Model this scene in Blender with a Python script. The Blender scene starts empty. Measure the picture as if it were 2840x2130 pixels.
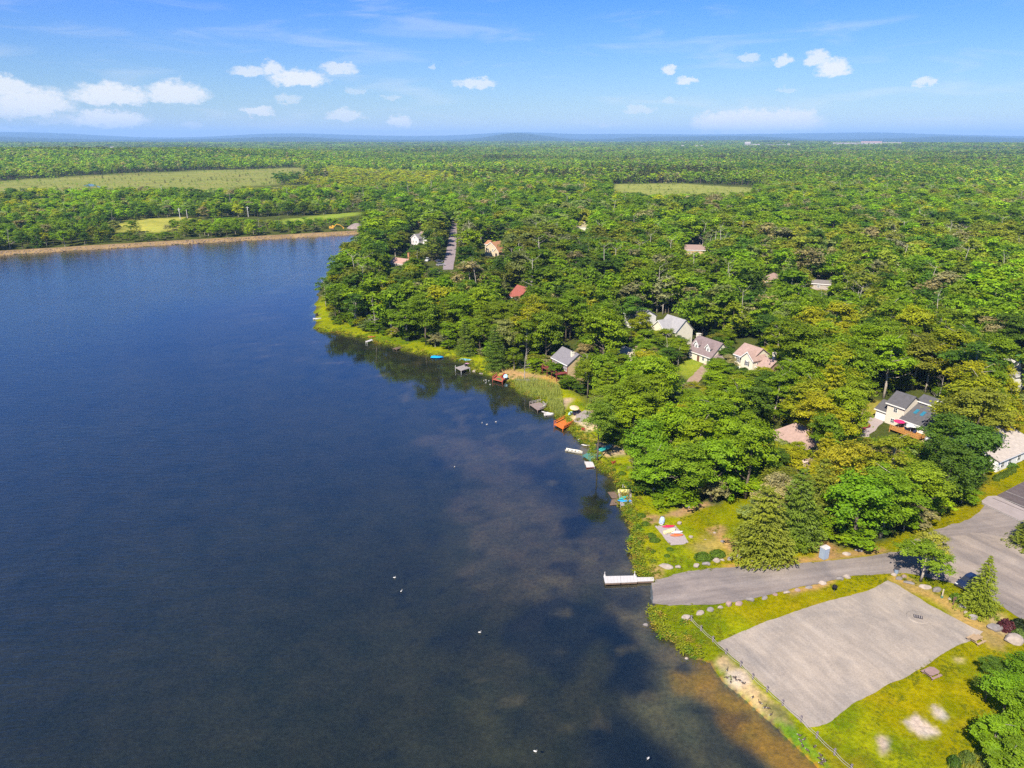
import bpy, bmesh, math, random
import numpy as np
from mathutils import Vector, Matrix
from mathutils.geometry import delaunay_2d_cdt

C = bpy.context.scene.collection
scene = bpy.context.scene
R = math.radians

# ------------------------------------------------------------------ camera
FPX, CU, CV = 1969.0, 1420.0, 1065.0        # focal length and centre, in pixels of the 2840 px wide photograph
PITCH = R(19.03)
CAMZ = 70.0
cam_d = bpy.data.cameras.new('camera')
cam_d.sensor_width = 36.0
cam_d.lens = 36.0 * FPX / 2840.0
cam_d.clip_start = 1.0
cam_d.clip_end = 90000.0
cam = bpy.data.objects.new('camera', cam_d)
cam.location = (0, 0, CAMZ)
cam.rotation_euler = (R(90) - PITCH, 0, 0)
C.objects.link(cam)
scene.camera = cam

# ------------------------------------------------------------------ light
SUN_AZ = R(180 + 27)       # compass style, clockwise from +Y: the sun stands behind the camera and to its left
SUN_EL = R(45)
sun_d = bpy.data.lights.new('sun', 'SUN')
sun_d.energy = 4.8
sun_d.angle = R(0.53)
sun_d.color = (1.0, 0.93, 0.80)
sun = bpy.data.objects.new('sun', sun_d)
sdir = Vector((math.sin(SUN_AZ) * math.cos(SUN_EL), math.cos(SUN_AZ) * math.cos(SUN_EL), math.sin(SUN_EL)))
sun.rotation_euler = sdir.to_track_quat('Z', 'Y').to_euler()
sun.location = (-60, -60, 120)
C.objects.link(sun)

scene.view_settings.view_transform = 'Standard'
scene.view_settings.look = 'None'
scene.view_settings.gamma = 1.0
scene.view_settings.exposure = 1.15
scene.view_settings.use_curve_mapping = False
cy = scene.cycles
cy.max_bounces = 5
cy.diffuse_bounces = 2
cy.glossy_bounces = 2
cy.transmission_bounces = 3
cy.transparent_max_bounces = 8
cy.volume_bounces = 0
cy.caustics_reflective = False
cy.caustics_refractive = False
cy.sample_clamp_indirect = 1.0
cy.sample_clamp_direct = 2.2
cy.use_adaptive_sampling = True
cy.adaptive_threshold = 0.01
try:
    cy.use_denoising = False
    cy.denoiser = 'OPENIMAGEDENOISE'
    cy.denoising_input_passes = 'RGB_ALBEDO_NORMAL'
    cy.denoising_prefilter = 'FAST'
except Exception:
    pass

# ------------------------------------------------------------------ view geometry helpers
CP, SP = math.cos(PITCH), math.sin(PITCH)


def ray(u, v):
    xr, yr = (u - CU) / FPX, (v - CV) / FPX
    return xr, CP - yr * SP, -SP - yr * CP


def azel(u, v):
    x, y, z = ray(u, v)
    return math.atan2(x, y), math.atan2(z, math.hypot(x, y))


def project(x, y, z):
    dz = z - CAMZ
    d = y * CP - dz * SP
    up = y * SP + dz * CP
    return CU + FPX * x / d, CV - FPX * up / d, d


# ------------------------------------------------------------------ world: sky with its fair weather clouds
world = bpy.data.worlds.new('World')
scene.world = world
world.use_nodes = True
nt = world.node_tree
nt.nodes.clear()


class NB:
    """Small node builder: every call makes one node and returns its first output."""
    def __init__(self, tree):
        self.t = tree

    def new(self, kind, **kw):
        n = self.t.nodes.new(kind)
        for k, v in kw.items():
            setattr(n, k, v)
        return n

    def put(self, sock, v):
        if isinstance(v, bpy.types.NodeSocket):
            self.t.links.new(v, sock)
        elif v is not None:
            sock.default_value = v

    def math(self, op, a, b=None, c=None, clamp=False):
        n = self.new('ShaderNodeMath', operation=op, use_clamp=clamp)
        for s, v in zip(n.inputs, (a, b, c)):
            self.put(s, v)
        return n.outputs[0]

    def mix(self, fac, a, b, blend='MIX', clamp=True):
        n = self.new('ShaderNodeMix', data_type='RGBA', blend_type=blend, clamp_factor=clamp)
        self.put(n.inputs[0], fac)
        self.put(n.inputs[6], a)
        self.put(n.inputs[7], b)
        return n.outputs[2]

    def noise(self, vec, scale, detail=3.0, rough=0.55, dist=0.0, dim='3D'):
        n = self.new('ShaderNodeTexNoise', noise_dimensions=dim)
        self.put(n.inputs['Vector'], vec)
        n.inputs['Scale'].default_value = scale
        n.inputs['Detail'].default_value = detail
        n.inputs['Roughness'].default_value = rough
        n.inputs['Distortion'].default_value = dist
        return n.outputs[0]

    def ramp(self, fac, stops, interp='LINEAR'):
        n = self.new('ShaderNodeValToRGB')
        n.color_ramp.interpolation = interp
        el = n.color_ramp.elements
        while len(el) < len(stops):
            el.new(0.5)
        for e, (p, c) in zip(el, stops):
            e.position = p
            e.color = (*c, 1) if len(c) == 3 else c
        self.put(n.inputs[0], fac)
        return n.outputs[0]

    def maprange(self, v, a, b, c=0.0, d=1.0, smooth=False):
        n = self.new('ShaderNodeMapRange', interpolation_type='SMOOTHSTEP' if smooth else 'LINEAR')
        self.put(n.inputs[0], v)
        for i, x in zip((1, 2, 3, 4), (a, b, c, d)):
            n.inputs[i].default_value = x
        return n.outputs[0]


nb = NB(nt)
out = nb.new('ShaderNodeOutputWorld')
bg = nb.new('ShaderNodeBackground')
bg.inputs['Strength'].default_value = 0.061
nt.links.new(bg.outputs[0], out.inputs[0])
sky = nb.new('ShaderNodeTexSky', sky_type='NISHITA')
sky.sun_disc = False
sky.sun_elevation = SUN_EL
sky.sun_rotation = SUN_AZ
sky.altitude = 500
sky.air_density = 1.0
sky.dust_density = 0.4
sky.ozone_density = 3.0
tc = nb.new('ShaderNodeTexCoord')
sep = nb.new('ShaderNodeSeparateXYZ')
nt.links.new(tc.outputs['Generated'], sep.inputs[0])
dx, dy, dz = sep.outputs
el_s = nb.math('ARCSINE', dz)
az_s = nb.math('ARCTAN2', dx, dy)
# the photograph's clear polarised blue: a smooth tint that deepens upward across the view
tint = nb.ramp(nb.math('DIVIDE', el_s, R(90), clamp=True),
               [(0.0, (.74, .80, .86)), (0.028, (.59, .71, .86)), (0.055, (.49, .68, .97)), (0.073, (.42, .66, 1.07)), (0.118, (.25, .60, 1.36)),
                (0.27, (.32, .94, 2.0)), (0.5, (.36, .72, 1.25)), (1.0, (.5, .75, 1.15))])  # unseen sky above the view is tinted brighter to lift the lake's reflection
base = nb.mix(1.0, sky.outputs[0], tint, 'MULTIPLY')
# clouds: (u, v, half width, half height up, half height down, opacity) measured in the photograph
CLOUDS = [
    (20, 245, 60, 26, 22, .9), (90, 292, 100, 40, 30, .95), (30, 306, 70, 26, 22, .8), (308, 270, 100, 32, 24, .95), (488, 266, 86, 34, 24, .9),
    (230, 338, 120, 14, 10, .35), (305, 333, 100, 24, 22, .95), (690, 203, 50, 16, 12, .7), (757, 195, 32, 20, 16, .8), (830, 222, 85, 24, 20, .92),
    (940, 190, 55, 14, 16, .7), (800, 276, 40, 12, 10, .45), (715, 312, 50, 15, 12, .8), (955, 325, 60, 18, 14, .7), (1110, 340, 40, 14, 14, .85),
    (1085, 271, 24, 8, 8, .35), (985, 252, 30, 10, 10, .35), (1197, 188, 14, 8, 8, .4), (1320, 234, 65, 15, 12, .72),
    (1858, 195, 25, 13, 14, .8), (1905, 226, 32, 11, 10, .8), (1770, 306, 50, 12, 10, .45), (1676, 349, 22, 8, 8, .4), (1855, 282, 26, 9, 8, .4),
    (2075, 163, 30, 12, 10, .55), (2175, 170, 27, 12, 12, .75), (2265, 165, 35, 22, 20, .8), (2312, 192, 48, 26, 24, .92), (2180, 250, 28, 8, 8, .3),
    (2565, 228, 28, 13, 14, .75), (2000, 346, 90, 34, 30, 1), (2105, 348, 180, 40, 30, 1), (2210, 334, 70, 28, 30, .95), (2085, 314, 40, 12, 12, .5),
    (530, 348, 30, 10, 10, .35), (30, 366, 40, 8, 6, .5), (1000, 60, 20, 5, 5, .0),
]
comb = nb.new('ShaderNodeCombineXYZ')
nb.put(comb.inputs[0], az_s)
nb.put(comb.inputs[1], nb.math('MULTIPLY', el_s, 1.7))
warp = nb.new('ShaderNodeTexNoise', noise_dimensions='2D')
nt.links.new(comb.outputs[0], warp.inputs['Vector'])
warp.inputs['Scale'].default_value = 60
warp.inputs['Detail'].default_value = 4
warp.inputs['Roughness'].default_value = 0.6
wsep = nb.new('ShaderNodeSeparateColor')
nt.links.new(warp.outputs['Color'], wsep.inputs[0])
azw = nb.math('ADD', az_s, nb.math('MULTIPLY', nb.math('SUBTRACT', wsep.outputs[0], 0.5), 0.022))
elw = nb.math('ADD', el_s, nb.math('MULTIPLY', nb.math('SUBTRACT', wsep.outputs[1], 0.5), 0.016))
fine = nb.noise(comb.outputs[0], 150, 5, 0.65, dim='2D')
fmul = nb.math('ADD', 0.25, nb.math('MULTIPLY', fine, 1.5))
dens = None
for (u, v, w, hu, hd, op) in CLOUDS:
    a0, e0 = azel(u, v)
    dA = nb.math('DIVIDE', nb.math('SUBTRACT', azw, a0), w / FPX * 0.98)
    de = nb.math('SUBTRACT', elw, e0)
    up = nb.math('DIVIDE', nb.math('MAXIMUM', de, 0.0), hu / FPX * 1.2)
    dn = nb.math('DIVIDE', nb.math('MINIMUM', de, 0.0), hd / FPX * 0.9)
    r2 = nb.math('ADD', nb.math('MULTIPLY', dA, dA), nb.math('ADD', nb.math('MULTIPLY', up, up), nb.math('MULTIPLY', dn, dn)))
    d = nb.math('MULTIPLY', nb.math('SUBTRACT', 1.0, r2, clamp=True), fmul)
    d = nb.math('MULTIPLY', d, 1.25)
    d = nb.maprange(d, 0.0, 0.95, 0, op, True)
    dens = d if dens is None else nb.math('MAXIMUM', dens, d)
cover = dens
# high thin cirrus veil
cz = nb.new('ShaderNodeMapping')
cz.inputs['Scale'].default_value = (4, 16, 1)
cz.inputs['Rotation'].default_value = (0, 0, R(-12))
nt.links.new(comb.outputs[0], cz.inputs[0])
cirrus = nb.maprange(nb.noise(cz.outputs[0], 1.6, 4, 0.55, 0.4, '2D'), 0.48, 0.8, 0, 0.24, True)
cover = nb.math('MAXIMUM', cover, cirrus)
cloudc = nb.mix(nb.math('DIVIDE', el_s, R(8), clamp=True), (8.6, 8.2, 7.4, 1), (7.4, 7.4, 7.4, 1))
skycol = nb.mix(nb.math('MULTIPLY', cover, 0.9), base, cloudc)
nt.links.new(skycol, bg.inputs['Color'])
# ------------------------------------------------------------------ object helpers
def tag(o, label=None, cat=None, group=None, kind=None):
    if label: o['label'] = label
    if cat: o['category'] = cat
    if group: o['group'] = group
    if kind: o['kind'] = kind
    return o


def empty(name, loc, rz=0.0, label=None, cat=None, group=None):
    o = bpy.data.objects.new(name, None)
    o.empty_display_size = 0.3
    C.objects.link(o)
    o.location = loc
    o.rotation_euler = (0, 0, rz)
    return tag(o, label, cat, group)


def obj(name, mesh, parent=None, loc=(0, 0, 0), rot=(0, 0, 0), scale=(1, 1, 1)):
    o = bpy.data.objects.new(name, mesh)
    C.objects.link(o)
    o.parent = parent
    o.location = loc
    o.rotation_euler = rot
    o.scale = scale
    return o


def mesh_np(name, V, F, mats, smooth=False, midx=None):
    """Mesh from numpy arrays; F is (n,3) or (n,4)."""
    V = np.asarray(V, np.float32)
    F = np.asarray(F, np.int32)
    me = bpy.data.meshes.new(name)
    n, k = F.shape
    me.vertices.add(len(V))
    me.vertices.foreach_set('co', V.ravel())
    me.loops.add(n * k)
    me.loops.foreach_set('vertex_index', F.ravel())
    me.polygons.add(n)
    me.polygons.foreach_set('loop_start', np.arange(0, n * k, k, dtype=np.int32))
    for m in (mats if isinstance(mats, (list, tuple)) else [mats]):
        me.materials.append(m)
    if midx is not None:
        me.polygons.foreach_set('material_index', np.asarray(midx, np.int32))
    me.polygons.foreach_set('use_smooth', np.full(n, smooth))
    me.update(calc_edges=True)
    return me


class MB:
    """Collects boxes, prisms, tubes and blobs; build() links them as ONE mesh object."""
    def __init__(self):
        self.v, self.f = [], []

    def add(self, vs, fs, M=None):
        b = len(self.v)
        for p in vs:
            self.v.append(tuple(M @ Vector(p)) if M is not None else tuple(p))
        self.f += [tuple(b + i for i in f) for f in fs]
        return self

    def box(self, x0, x1, y0, y1, z0, z1, M=None):
        vs = [(x0, y0, z0), (x1, y0, z0), (x1, y1, z0), (x0, y1, z0), (x0, y0, z1), (x1, y0, z1), (x1, y1, z1), (x0, y1, z1)]
        return self.add(vs, [(3, 2, 1, 0), (4, 5, 6, 7), (0, 1, 5, 4), (1, 2, 6, 5), (2, 3, 7, 6), (3, 0, 4, 7)], M)

    def cbox(self, cx, cy, z0, w, d, h, M=None):
        return self.box(cx - w / 2, cx + w / 2, cy - d / 2, cy + d / 2, z0, z0 + h, M)

    def prism(self, poly, z0, z1, M=None):
        n = len(poly)
        vs = [(x, y, z0) for x, y in poly] + [(x, y, z1) for x, y in poly]
        fs = [tuple(reversed(range(n))), tuple(range(n, 2 * n))] + [(i, (i + 1) % n, n + (i + 1) % n, n + i) for i in range(n)]
        return self.add(vs, fs, M)

    def xprism(self, prof, x0, x1, M=None):
        """profile in (y,z), extruded along x"""
        n = len(prof)
        vs = [(x0, y, z) for y, z in prof] + [(x1, y, z) for y, z in prof]
        fs = [tuple(reversed(range(n))), tuple(range(n, 2 * n))] + [(i, (i + 1) % n, n + (i + 1) % n, n + i) for i in range(n)]
        return self.add(vs, fs, M)

    def tube(self, pts, r, n=6, cap=True):
        pts = [Vector(p) for p in pts]
        rs = r if isinstance(r, (list, tuple)) else [r] * len(pts)
        rings = []
        b = len(self.v)
        for i, p in enumerate(pts):
            t = (pts[min(i + 1, len(pts) - 1)] - pts[max(i - 1, 0)])
            if t.length < 1e-9: t = Vector((0, 0, 1))
            t.normalize()
            a = Vector((0, 0, 1)) if abs(t.z) < 0.9 else Vector((1, 0, 0))
            e1 = t.cross(a).normalized()
            e2 = t.cross(e1)
            for k in range(n):
                q = p + rs[i] * (math.cos(2 * math.pi * k / n) * e1 + math.sin(2 * math.pi * k / n) * e2)
                self.v.append(tuple(q))
        for i in range(len(pts) - 1):
            for k in range(n):
                self.f.append((b + i * n + k, b + i * n + (k + 1) % n, b + (i + 1) * n + (k + 1) % n, b + (i + 1) * n + k))
        if cap:
            self.f.append(tuple(b + k for k in reversed(range(n))))
            self.f.append(tuple(b + (len(pts) - 1) * n + k for k in range(n)))
        return self

    def lathe(self, prof, n=12, M=None):
        vs, fs = [], []
        for (r_, z) in prof:
            for k in range(n):
                a = 2 * math.pi * k / n
                vs.append((r_ * math.cos(a), r_ * math.sin(a), z))
        for i in range(len(prof) - 1):
            for k in range(n):
                fs.append((i * n + k, i * n + (k + 1) % n, (i + 1) * n + (k + 1) % n, (i + 1) * n + k))
        fs.append(tuple(reversed(range(n))))
        fs.append(tuple((len(prof) - 1) * n + k for k in range(n)))
        return self.add(vs, fs, M)

    def loft(self, rings):
        """list of rings (equal counts) of points -> skin with end caps"""
        n = len(rings[0])
        vs = [p for r_ in rings for p in r_]
        fs = []
        for i in range(len(rings) - 1):
            for k in range(n):
                fs.append((i * n + k, i * n + (k + 1) % n, (i + 1) * n + (k + 1) % n, (i + 1) * n + k))
        fs.append(tuple(reversed(range(n))))
        fs.append(tuple((len(rings) - 1) * n + k for k in range(n)))
        return self.add(vs, fs)

    def mesh(self, name, mat, smooth=False):
        me = bpy.data.meshes.new(name)
        me.from_pydata(self.v, [], self.f)
        me.materials.append(mat)
        bm = bmesh.new()
        bm.from_mesh(me)
        bmesh.ops.recalc_face_normals(bm, faces=bm.faces)
        bm.to_mesh(me)
        bm.free()
        if smooth:
            me.polygons.foreach_set('use_smooth', [True] * len(me.polygons))
        me.update()
        return me

    def build(self, name, mat, parent=None, loc=(0, 0, 0), rot=(0, 0, 0), smooth=False):
        return obj(name, self.mesh(name, mat, smooth), parent, loc, rot)


def kids(o):
    return [c for c in ALLKIDS.get(o.name, [])]


def copy_tree(o, loc=None, rz=None, label=None, scale=None, parent=None):
    """A thing with copies of its parts and sub-parts (mesh data shared)."""
    c = o.copy()
    C.objects.link(c)
    if parent is not None:
        c.parent = parent
    if loc is not None: c.location = loc
    if rz is not None: c.rotation_euler = (0, 0, rz)
    if scale is not None: c.scale = (scale,) * 3 if isinstance(scale, (int, float)) else scale
    if label: c['label'] = label
    for ch in list(o.children):
        copy_tree(ch, parent=c)
    return c


# ------------------------------------------------------------------ materials
def mat(name, col, rough=0.8, spec=0.3, var=0.15, nscale=3.0, bump=0.0, metal=0.0, coat=0.0, detail=4.0):
    m = bpy.data.materials.new(name)
    m.use_nodes = True
    t = m.node_tree
    b = t.nodes['Principled BSDF']
    k = NB(t)
    g = k.new('ShaderNodeNewGeometry')
    n = k.noise(g.outputs['Position'], nscale, detail, 0.6)
    col = tuple(c * .88 for c in col)
    a = tuple(max(0, c * (1 - var)) for c in col)
    z = tuple(min(1, c * (1 + var)) for c in col)
    k.put(b.inputs['Base Color'], k.ramp(n, [(0.3, a), (0.7, z)]))
    b.inputs['Roughness'].default_value = rough
    b.inputs['Specular IOR Level'].default_value = spec
    b.inputs['Metallic'].default_value = metal
    b.inputs['Coat Weight'].default_value = coat
    if bump > 0:
        bp = k.new('ShaderNodeBump')
        bp.inputs['Strength'].default_value = bump
        bp.inputs['Distance'].default_value = 0.05
        k.put(bp.inputs['Height'], k.noise(g.outputs['Position'], nscale * 4, 5, 0.65))
        t.links.new(bp.outputs[0], b.inputs['Normal'])
    return m


def vnoise(x, y, s, seed=0):
    """smooth value noise in -1..1"""
    x = np.asarray(x, np.float64) / s
    y = np.asarray(y, np.float64) / s
    xi, yi = np.floor(x).astype(np.int64), np.floor(y).astype(np.int64)
    xf, yf = x - xi, y - yi
    xf = xf * xf * (3 - 2 * xf)
    yf = yf * yf * (3 - 2 * yf)

    def hsh(a, b):
        h = (a * 374761393 + b * 668265263 + seed * 1442695041) & 0xFFFFFFFF
        h = ((h ^ (h >> 13)) * 1274126177) & 0xFFFFFFFF
        return ((h ^ (h >> 16)) & 0xFFFF) / 32767.5 - 1.0
    return ((hsh(xi, yi) * (1 - xf) + hsh(xi + 1, yi) * xf) * (1 - yf) + (hsh(xi, yi + 1) * (1 - xf) + hsh(xi + 1, yi + 1) * xf) * yf)


def fbm(x, y, s, seed=0, o=3):
    return sum(vnoise(x, y, s / 2 ** i, seed + 17 * i) / 2 ** i for i in range(o)) / 1.75


def poly_sd(x, y, P):
    """signed distance to polygon P (positive outside); x, y arrays"""
    x = np.asarray(x, np.float64)
    y = np.asarray(y, np.float64)
    d = np.full(x.shape, 1e18)
    inside = np.zeros(x.shape, bool)
    n = len(P)
    for i in range(n):
        ax, ay = P[i]
        bx, by = P[(i + 1) % n]
        ex, ey = bx - ax, by - ay
        L = ex * ex + ey * ey + 1e-12
        t = np.clip(((x - ax) * ex + (y - ay) * ey) / L, 0, 1)
        d = np.minimum(d, (x - ax - t * ex) ** 2 + (y - ay - t * ey) ** 2)
        if ay != by:
            c = (ay > y) != (by > y)
            inside ^= c & (x < (bx - ax) * (y - ay) / (by - ay) + ax)
    d = np.sqrt(d)
    return np.where(inside, -d, d)


def sstep(a, b, x):
    t = np.clip((x - a) / (b - a), 0, 1)
    return t * t * (3 - 2 * t)


# ------------------------------------------------------------------ lie of the land
def g0(u, v):
    """pixel of the photograph -> point on the lake level plane"""
    x, y, z = ray(u, v)
    t = CAMZ / -z
    return (x * t, y * t)


SHORE_PX = [(2270, 2130), (2233, 2094), (2182, 2046), (2147, 2012), (2100, 1971), (2057, 1931), (2012, 1897), (1993, 1875), (1971, 1838), (1932, 1827),
            (1904, 1812), (1865, 1780), (1829, 1757), (1809, 1725), (1806, 1683), (1817, 1678), (1816, 1641), (1813, 1606), (1778, 1600), (1768, 1582),
            (1757, 1555), (1763, 1524), (1746, 1490), (1768, 1479), (1751, 1466), (1744, 1445), (1733, 1416), (1724, 1390), (1716, 1345), (1703, 1322),
            (1676, 1305), (1660, 1293), (1645, 1280), (1643, 1246), (1624, 1231), (1602, 1214), (1588, 1193), (1583, 1183), (1556, 1166), (1536, 1149),
            (1518, 1135), (1496, 1113), (1472, 1097), (1446, 1093), (1427, 1075), (1422, 1060), (1403, 1055), (1363, 1042), (1312, 1029), (1302, 1003),
            (1277, 1004), (1246, 991), (1196, 986), (1150, 980), (1117, 972), (1087, 959), (1036, 951), (1012, 938), (963, 932), (944, 923), (895, 921),
            (873, 910), (879, 888), (875, 860), (890, 800), (925, 735), (965, 698), (985, 668), (990, 646), (946, 649), (500, 677), (250, 692), (0, 708)]
LAKE = [g0(*p) for p in SHORE_PX]
_a, _b = LAKE[-2], LAKE[-1]
_k = (-1500 - _b[0]) / (_b[0] - _a[0])
LAKE += [(-1500, _b[1] + (_b[1] - _a[1]) * _k), (-1500, -400), (40, -400), (95, -60), (62, 10), (49, 42)]


def far_height(x, y):
    """low hills of the forest, then the blue ridges along the horizon"""
    d = np.hypot(x, y)
    az = np.arctan2(x, y)
    h = sstep(600, 3000, d) * (6 + 9 * fbm(x, y, 900, 3))
    # wooded rise beyond the marsh on the left
    h = h + 26 * np.exp(-((d - 2300) / 600) ** 2) * sstep(-0.12, -0.42, az)
    h = h + 16 * np.exp(-((d - 5200) / 1200) ** 2) * sstep(0.15, 0.5, az)
    h = h + sstep(3500, 9000, d) * (14 + 22 * fbm(x, y, 2600, 5))
    prof = 62 + 40 * vnoise(az * 10 + 3, 0 * az, 1.0, 8) + 22 * vnoise(az * 23, 0 * az, 1.0, 9)
    prof = prof + 90 * np.exp(-((az - 0.012) / 0.05) ** 2) + 95 * np.exp(-((az + 0.70) / 0.12) ** 2) + 70 * np.exp(-((az + 0.29) / 0.07) ** 2) + 26 * sstep(.15, .6, az)
    h = h + sstep(11000, 17000, d) * (1 - sstep(19000, 26000, d) * .7) * np.maximum(prof, 10)
    prof2 = 120 + 60 * vnoise(az * 7 + 11, 0 * az, 1.0, 12)
    h = h + sstep(20000, 27000, d) * np.maximum(prof2, 0) * 1.35
    return h


RAMP = g0(1822, 1642)


def height(x, y):
    x = np.asarray(x, np.float64)
    y = np.asarray(y, np.float64)
    sd = poly_sd(x, y, LAKE)
    ramp_ = 1 - sstep(5, 11, np.hypot(x - RAMP[0], y - RAMP[1]))
    land = 0.42 * ((1 - ramp_) * sstep(0, 1.3, sd) + ramp_ * np.clip(sd / 9, 0, 1)) + 0.012 * np.clip(sd, 0, 25) + 3.2 * (1 - np.exp(-np.clip(sd - 12, 0, None) / 140))
    land = land + sstep(25, 120, sd) * 0.8 * fbm(x, y, 90, 1)
    water = np.maximum(-0.07 * -sd - 0.1 * sstep(0, -1.5, sd), -3.0)
    return np.where(sd > 0, land, water) + far_height(x, y)


def hz(x, y):
    return float(height(np.array([x]), np.array([y]))[0])


def at(u, v, up=0.0):
    """point of the terrain seen at pixel (u, v) of the photograph (or the point UP metres above it)"""
    x, y, z = ray(u, v)
    zz = 0.5 + up
    for _ in range(5):
        t = (CAMZ - zz) / -z
        zz = hz(x * t, y * t) + up
    t = (CAMZ - zz) / -z
    return Vector((x * t, y * t, zz))


def atz(u, v, zz):
    x, y, z = ray(u, v)
    t = (CAMZ - zz) / -z
    return Vector((x * t, y * t, zz))


def wp(poly):
    return [tuple(at(u, v)[:2]) for u, v in poly]


# ------------------------------------------------------------------ ground sheet
def axis(fine, ends):
    """graded coordinates: FINE = [(a, b, step), ...] contiguous, then growing out to ENDS"""
    xs = []
    for a, b, s in fine:
        xs += list(np.arange(a, b, s))
    xs.append(fine[-1][1])
    s = fine[0][2]
    lo = xs[0]
    while lo > ends[0]:
        s *= 1.09
        lo -= s
        xs.insert(0, lo)
    s = fine[-1][2]
    hi = xs[-1]
    while hi < ends[1]:
        s *= 1.045 if hi < 3000 else 1.06
        hi += s
        xs.append(hi)
    return np.array(xs)


GX = axis([(-60, 10, 1.6), (10, 100, 0.6), (100, 210, 1.6)], (-32000, 32000))
GY = axis([(40, 58, 1.2), (58, 142, 0.6), (142, 330, 1.2), (330, 640, 3.0)], (-600, 33000))
XX, YY = np.meshgrid(GX, GY)
HH = height(XX, YY)
SD = poly_sd(XX, YY, LAKE)
MARSH = wp([(-500, 548), (150, 552), (420, 548), (560, 540), (700, 520), (900, 492), (860, 462), (500, 466), (200, 468), (-500, 474)])
CLEAR = wp([(1665, 538), (1720, 510), (1900, 508), (2100, 522), (2080, 566), (1750, 570)])
MEADOW = wp([(305, 645), (322, 618), (420, 606), (515, 602), (505, 624), (440, 645)])
STRIP = wp([(760, 612), (990, 588), (1000, 596), (790, 622)])
DAMGAP = [LAKE[i] for i in range(len(SHORE_PX) - 5, len(SHORE_PX))]
# colours of what covers the ground (linear)
GRASS, GRASS2, DRY, FLOOR, DIRT, SANDC, MARSHC = (.165, .156, .002), (.115, .140, .003), (.22, .15, .03), (.055, .068, .016), (.24, .17, .10), (.42, .35, .27), (.17, .19, .045)
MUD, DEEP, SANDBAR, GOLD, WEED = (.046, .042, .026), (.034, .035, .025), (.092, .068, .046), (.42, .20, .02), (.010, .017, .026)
col = np.zeros(XX.shape + (3,))
col[:] = FLOOR


def paint(mask, c, amount=1.0):
    m = np.clip(mask * amount, 0, 1)[..., None]
    col[:] = col * (1 - m) + np.array(c) * m


def area(P, soft=1.0, rag=0.0, rs=3.0, seed=0):
    sd = poly_sd(XX, YY, P)
    if rag:
        sd = sd + rag * fbm(XX, YY, rs, seed)
    return 1 - sstep(-soft, soft, sd)


nz = fbm(XX, YY, 14, 21)
nz2 = fbm(XX, YY, 3.2, 22)
dist = np.hypot(XX, YY)
paint(sstep(1800, 4000, dist), (.030, .052, .016))
paint(area(MARSH, 25, 35, 60, 31), MARSHC)
paint(area(MARSH, 25, 60, 90, 33) * sstep(.1, .5, nz), (.22, .20, .06), .7)
paint(area(CLEAR, 12, 20, 40, 32), (.20, .22, .05))
paint(area(MEADOW, 4, 6, 20, 35), (.27, .27, .05))
paint(area(STRIP, 4, 4, 20, 36), (.18, .24, .03))
# shore lawns and the park
PARK = wp([(1600, 2300), (1700, 1330), (1760, 1350), (1830, 1428), (1900, 1418), (1990, 1398), (2062, 1362), (2120, 1350), (2160, 1480), (2300, 1528), (2420, 1508), (2520, 1468),
           (2600, 1430), (2700, 1385), (2745, 1330), (2690, 1285), (2710, 1250), (2840, 1180), (3000, 1150), (3200, 1900), (3100, 2400)])
LAWN2 = wp([(1630, 1236), (1700, 1250), (1775, 1290), (1790, 1352), (1700, 1340), (1630, 1300)])
SHBAND = (1 - sstep(8, 14, SD + 3 * nz)) * (YY < 330) * (XX > -90)
paint(area(PARK, 1.0, 1.5, 6, 41), GRASS)
paint(area(LAWN2, 1.0, 1.5, 6, 42), GRASS)
paint(SHBAND, (.175, .20, .004))
paint(SHBAND * sstep(.0, .5, nz2 + nz), (.085, .135, .005))
paint(area(PARK, 1.0, 1.5, 6, 41) * sstep(-.15, .55, nz + .5 * nz2), GRASS2, .8)
paint(area(PARK, 1.0, 1.5, 6, 41) * sstep(.1, .6, fbm(XX, YY, 8, 25) + .4 * nz2), (.20, .15, .008), .55)
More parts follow.
